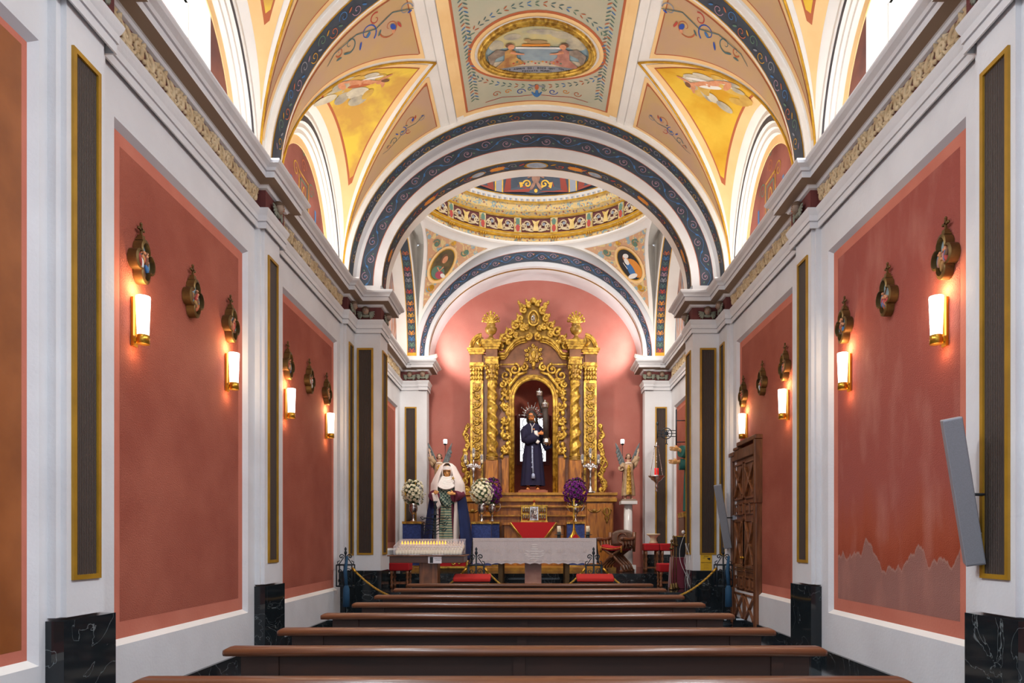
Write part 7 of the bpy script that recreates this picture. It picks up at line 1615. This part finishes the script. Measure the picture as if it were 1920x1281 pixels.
m = MB(); m.patch(lambda u, v: Vector((c.x-.28+.56*u, c.y-.26+.5*v, c.z+.545+.055*(2*u-1)**2+.03*sin(pi*v))), 14, 8, 'velvet_red'); m.patch(lambda u, v: Vector((c.x-.28+.56*u, c.y-.262, c.z+.545+.055*(2*u-1)**2-.06*v)), 14, 1, 'velvet_red'); m.box(c.x-.25, c.x+.25, c.y-.24, c.y+.24, c.z+.48, c.z+.53, 'velvet_dark'); m.tube([Vector((c.x-.28+.56*i/14, c.y-.268, c.z+.545+.055*(2*i/14-1)**2-.03)) for i in range(15)], .008, 'gilt', 5)
for q in (-1, 1): m.tube([(c.x+q*.26, c.y-.27, c.z+.59), (c.x+q*.26, c.y-.27, c.z+.44)], [.014, .026], 'gilt_wood', 7)
pt(m, 'cushion', t, 'red cushion with gold piping and tassels'); t.rotation_euler = (0, 0, -.6)
# hanging sanctuary lamp on a wrought bracket
yL = 15.9; xw = W; cz_ = CZ+(1012-813)*yL/F; br = thing('lamp_bracket', 'iron wall bracket with a star in a ring, high right of the altar', 'bracket', (xw, yL, cz_)); lx = at(1231, 0, yL).x
m = MB(); xv = at(1268, 0, yL).x
m.tube([(xv, yL, cz_-.30), (xv, yL, cz_+.56)], .018, 'iron', 6); 
for dz in (-.07, 0, .07): m.tube([(lx+.03, yL, cz_+dz), (xv+.0, yL, cz_+dz)], .009, 'iron', 6)
for dz in (-.2, .3): m.tube([(xv, yL, cz_+dz), (xw+.02, yL, cz_+dz)], .012, 'iron', 6)
m.tube([(lx+.02, yL, cz_-.12), (lx+.02, yL, cz_+.22)], .01, 'iron', 6); m.ball((lx+.02, yL, cz_+.23), (.03, .02, .05), 'iron', 8, 6); pt(m, 'arms', br)
m = MB(); rc_ = (lx+xv)/2; m.tube([(rc_+.125*cos(2*pi*i/24), yL, cz_+.125*sin(2*pi*i/24)) for i in range(24)], .012, 'iron', 6, True)
for i in range(8): a = 2*pi*i/8; m.tube([(rc_, yL, cz_), (rc_+.085*cos(a), yL, cz_+.085*sin(a))], [.03, .002], 'iron', 5)
m.tube([(rc_, yL, cz_-.12), (rc_, yL, cz_-.22)], .01, 'iron', 5)
for q in (-1, 1): m.tube([(rc_, yL, cz_-.22), (rc_+q*.03, yL, cz_-.26)], .01, 'iron', 5)
pt(m, 'star_ring', br)
zb = CZ+(1012-895)*yL/F; lp = thing('sanctuary_lamp', 'silver sanctuary lamp with red glass hanging from the iron bracket', 'hanging lamp', (lx, yL, zb))
ztp = CZ+(1012-838)*yL/F; m = MB(); m.lathe([(.06, 0), (.055, .02), (.02, .04), (.012, .10), (0, .14)], (lx, yL, ztp), 'silver', 14); m.tube([(lx, yL, ztp+.12), (lx+.02, yL, cz_-.10)], .004, 'silver', 5); pt(m, 'crown', lp)
for i in range(3):
    m = MB(); a = 2*pi*i/3+.4; p = Vector((lx+.05*cos(a), yL+.05*sin(a), ztp)); q = Vector((lx+.17*cos(a), yL+.17*sin(a), zb+.03)); 
    for j in range(22): e = p.lerp(q, j/21)-Vector((0, 0, .02*sin(pi*j/21))); m.ball(e, (.010, .010, .016), 'silver', 6, 4)
    m.tube([q, q+Vector((.04*cos(a), .04*sin(a), .01))], .012, 'silver', 6); pt(m, 'chain', lp)
m = MB(); m.lathe([(.01, -.34), (.03, -.31), (.01, -.28), (.02, -.25), (.035, -.22), (.015, -.18), (.035, -.13), (.06, -.10), (.12, -.06), (.14, -.02), (.175, 0), (.18, .03), (.16, .03), (.10, 0), (.05, .01)], (lx, yL, zb), 'silver', 24, lobes=8, la=.03); pt(m, 'bowl', lp); m = MB(); m.lathe([(.045, .02), (.05, .06), (.048, .21), (.04, .21)], (lx, yL, zb), 'red_glass', 16); pt(m, 'glass', lp, 'red glass candle cup')
# the corner by the right pier: maroon draped table, dark board, brass processional poles, globe lamp, cables
D = 13.42; c = at(1275, 0, D); t = thing('draped_table', 'small table draped to the floor in maroon cloth at the right pier', 'table', (c.x, D, L1)); zt = CZ+(1012-1045)*D/F; w_ = .17
m = MB()
m.patch(lambda u, v: Vector((c.x+w_*(1.0+.22*(1-v)+.05*sin(u*44)*(1-v))*max(-1, min(1, 1.4*cos(2*pi*u))), D+w_*(1.0+.2*(1-v)+.05*sin(u*44)*(1-v))*max(-1, min(1, 1.4*sin(2*pi*u))), L1+.005+(zt-L1-.005)*v)), 72, 8, 'velvet_maroon'); m.box(c.x-w_, c.x+w_, D-w_, D+w_, zt-.01, zt, 'velvet_maroon'); pt(m, 'cloth', t, 'maroon cloth'); m = MB(); m.box(c.x-w_+.03, c.x+w_-.03, D-w_+.03, D+w_-.03, L1, zt-.012, 'walnut'); pt(m, 'table_body', t)
m = MB(); m.box(c.x-.10, c.x+.17, D+.02, D+.08, zt, zt+.40, 'black'); m.box(c.x-.12, c.x+.18, D+.01, D+.09, zt+.40, zt+.42, 'gilt'); tag(m.build('dark_board'), 'black framed board standing on the maroon draped table', 'board')
for i, (px, top_, lab) in enumerate(((1259, 1020, 'brass tipped wooden pole nearest the red stools'), (1263, 1012, 'thin brass processional pole between two others'), (1268, 1014, 'brass pole leaning beside the maroon draped table'))):
    yy = 12.93+.11*i; p = at(px, 0, yy); t = thing('processional_pole', lab, 'pole', (p.x, yy, L1)); zt2 = CZ+(1012-top_)*yy/F
    m = MB(); m.tube([(p.x, yy, L1+.0), (p.x, yy, zt2)], .009, 'wood' if i == 0 else 'bronze', 7); pt(m, 'shaft', t)
    m = MB(); m.lathe([(.012, -.12), (.04, -.10), (.045, -.08), (.015, -.06), (.03, -.02), (.012, .02), (.025, .05), (0, .09)], (p.x, yy, zt2), 'bronze', 12); pt(m, 'finial', t); 
    m = MB(); m.lathe([(.055, 0), (.06, .02), (.03, .05), (.035, .08), (.012, .12)], (p.x, yy, L1), 'bronze', 12); pt(m, 'foot', t)
yy = 13.17; p = at(1281, 998, 13.3); t = thing('globe_lamp', 'small white globe lamp with a socket beside the right pier', 'lamp', p); m = MB(); m.ball(p, .035, 'cloth_white', 14, 10); pt(m, 'globe', t); m = MB(); m.tube([p+Vector((.0, 0, -.03)), p+Vector((.03, .02, -.05)), (XP+.02, Y2+.02, p.z-.06)], .010, 'brass', 6); pt(m, 'arm', t)
m = MB(); q = Vector((2.84, 13.02, 0))
for k in range(3):
    m.tube([Vector((XP-.03-.012*sin(i*.7+k), 12.72+.15*k+.05*sin(i*.45+k*2), 1.38-.035*i*(1+.06*k))) for i in range(25)], .004, 'cable', 5)
m.tube([Vector((2.84-.12*sin(pi*i/20), 13.08-.02*i*.5, 1.55-.04*i)) for i in range(21)], .004, 'cable', 5); tag(m.build('hanging_cables'), 'loose white cables hanging down the right pier onto the marble', 'cable')
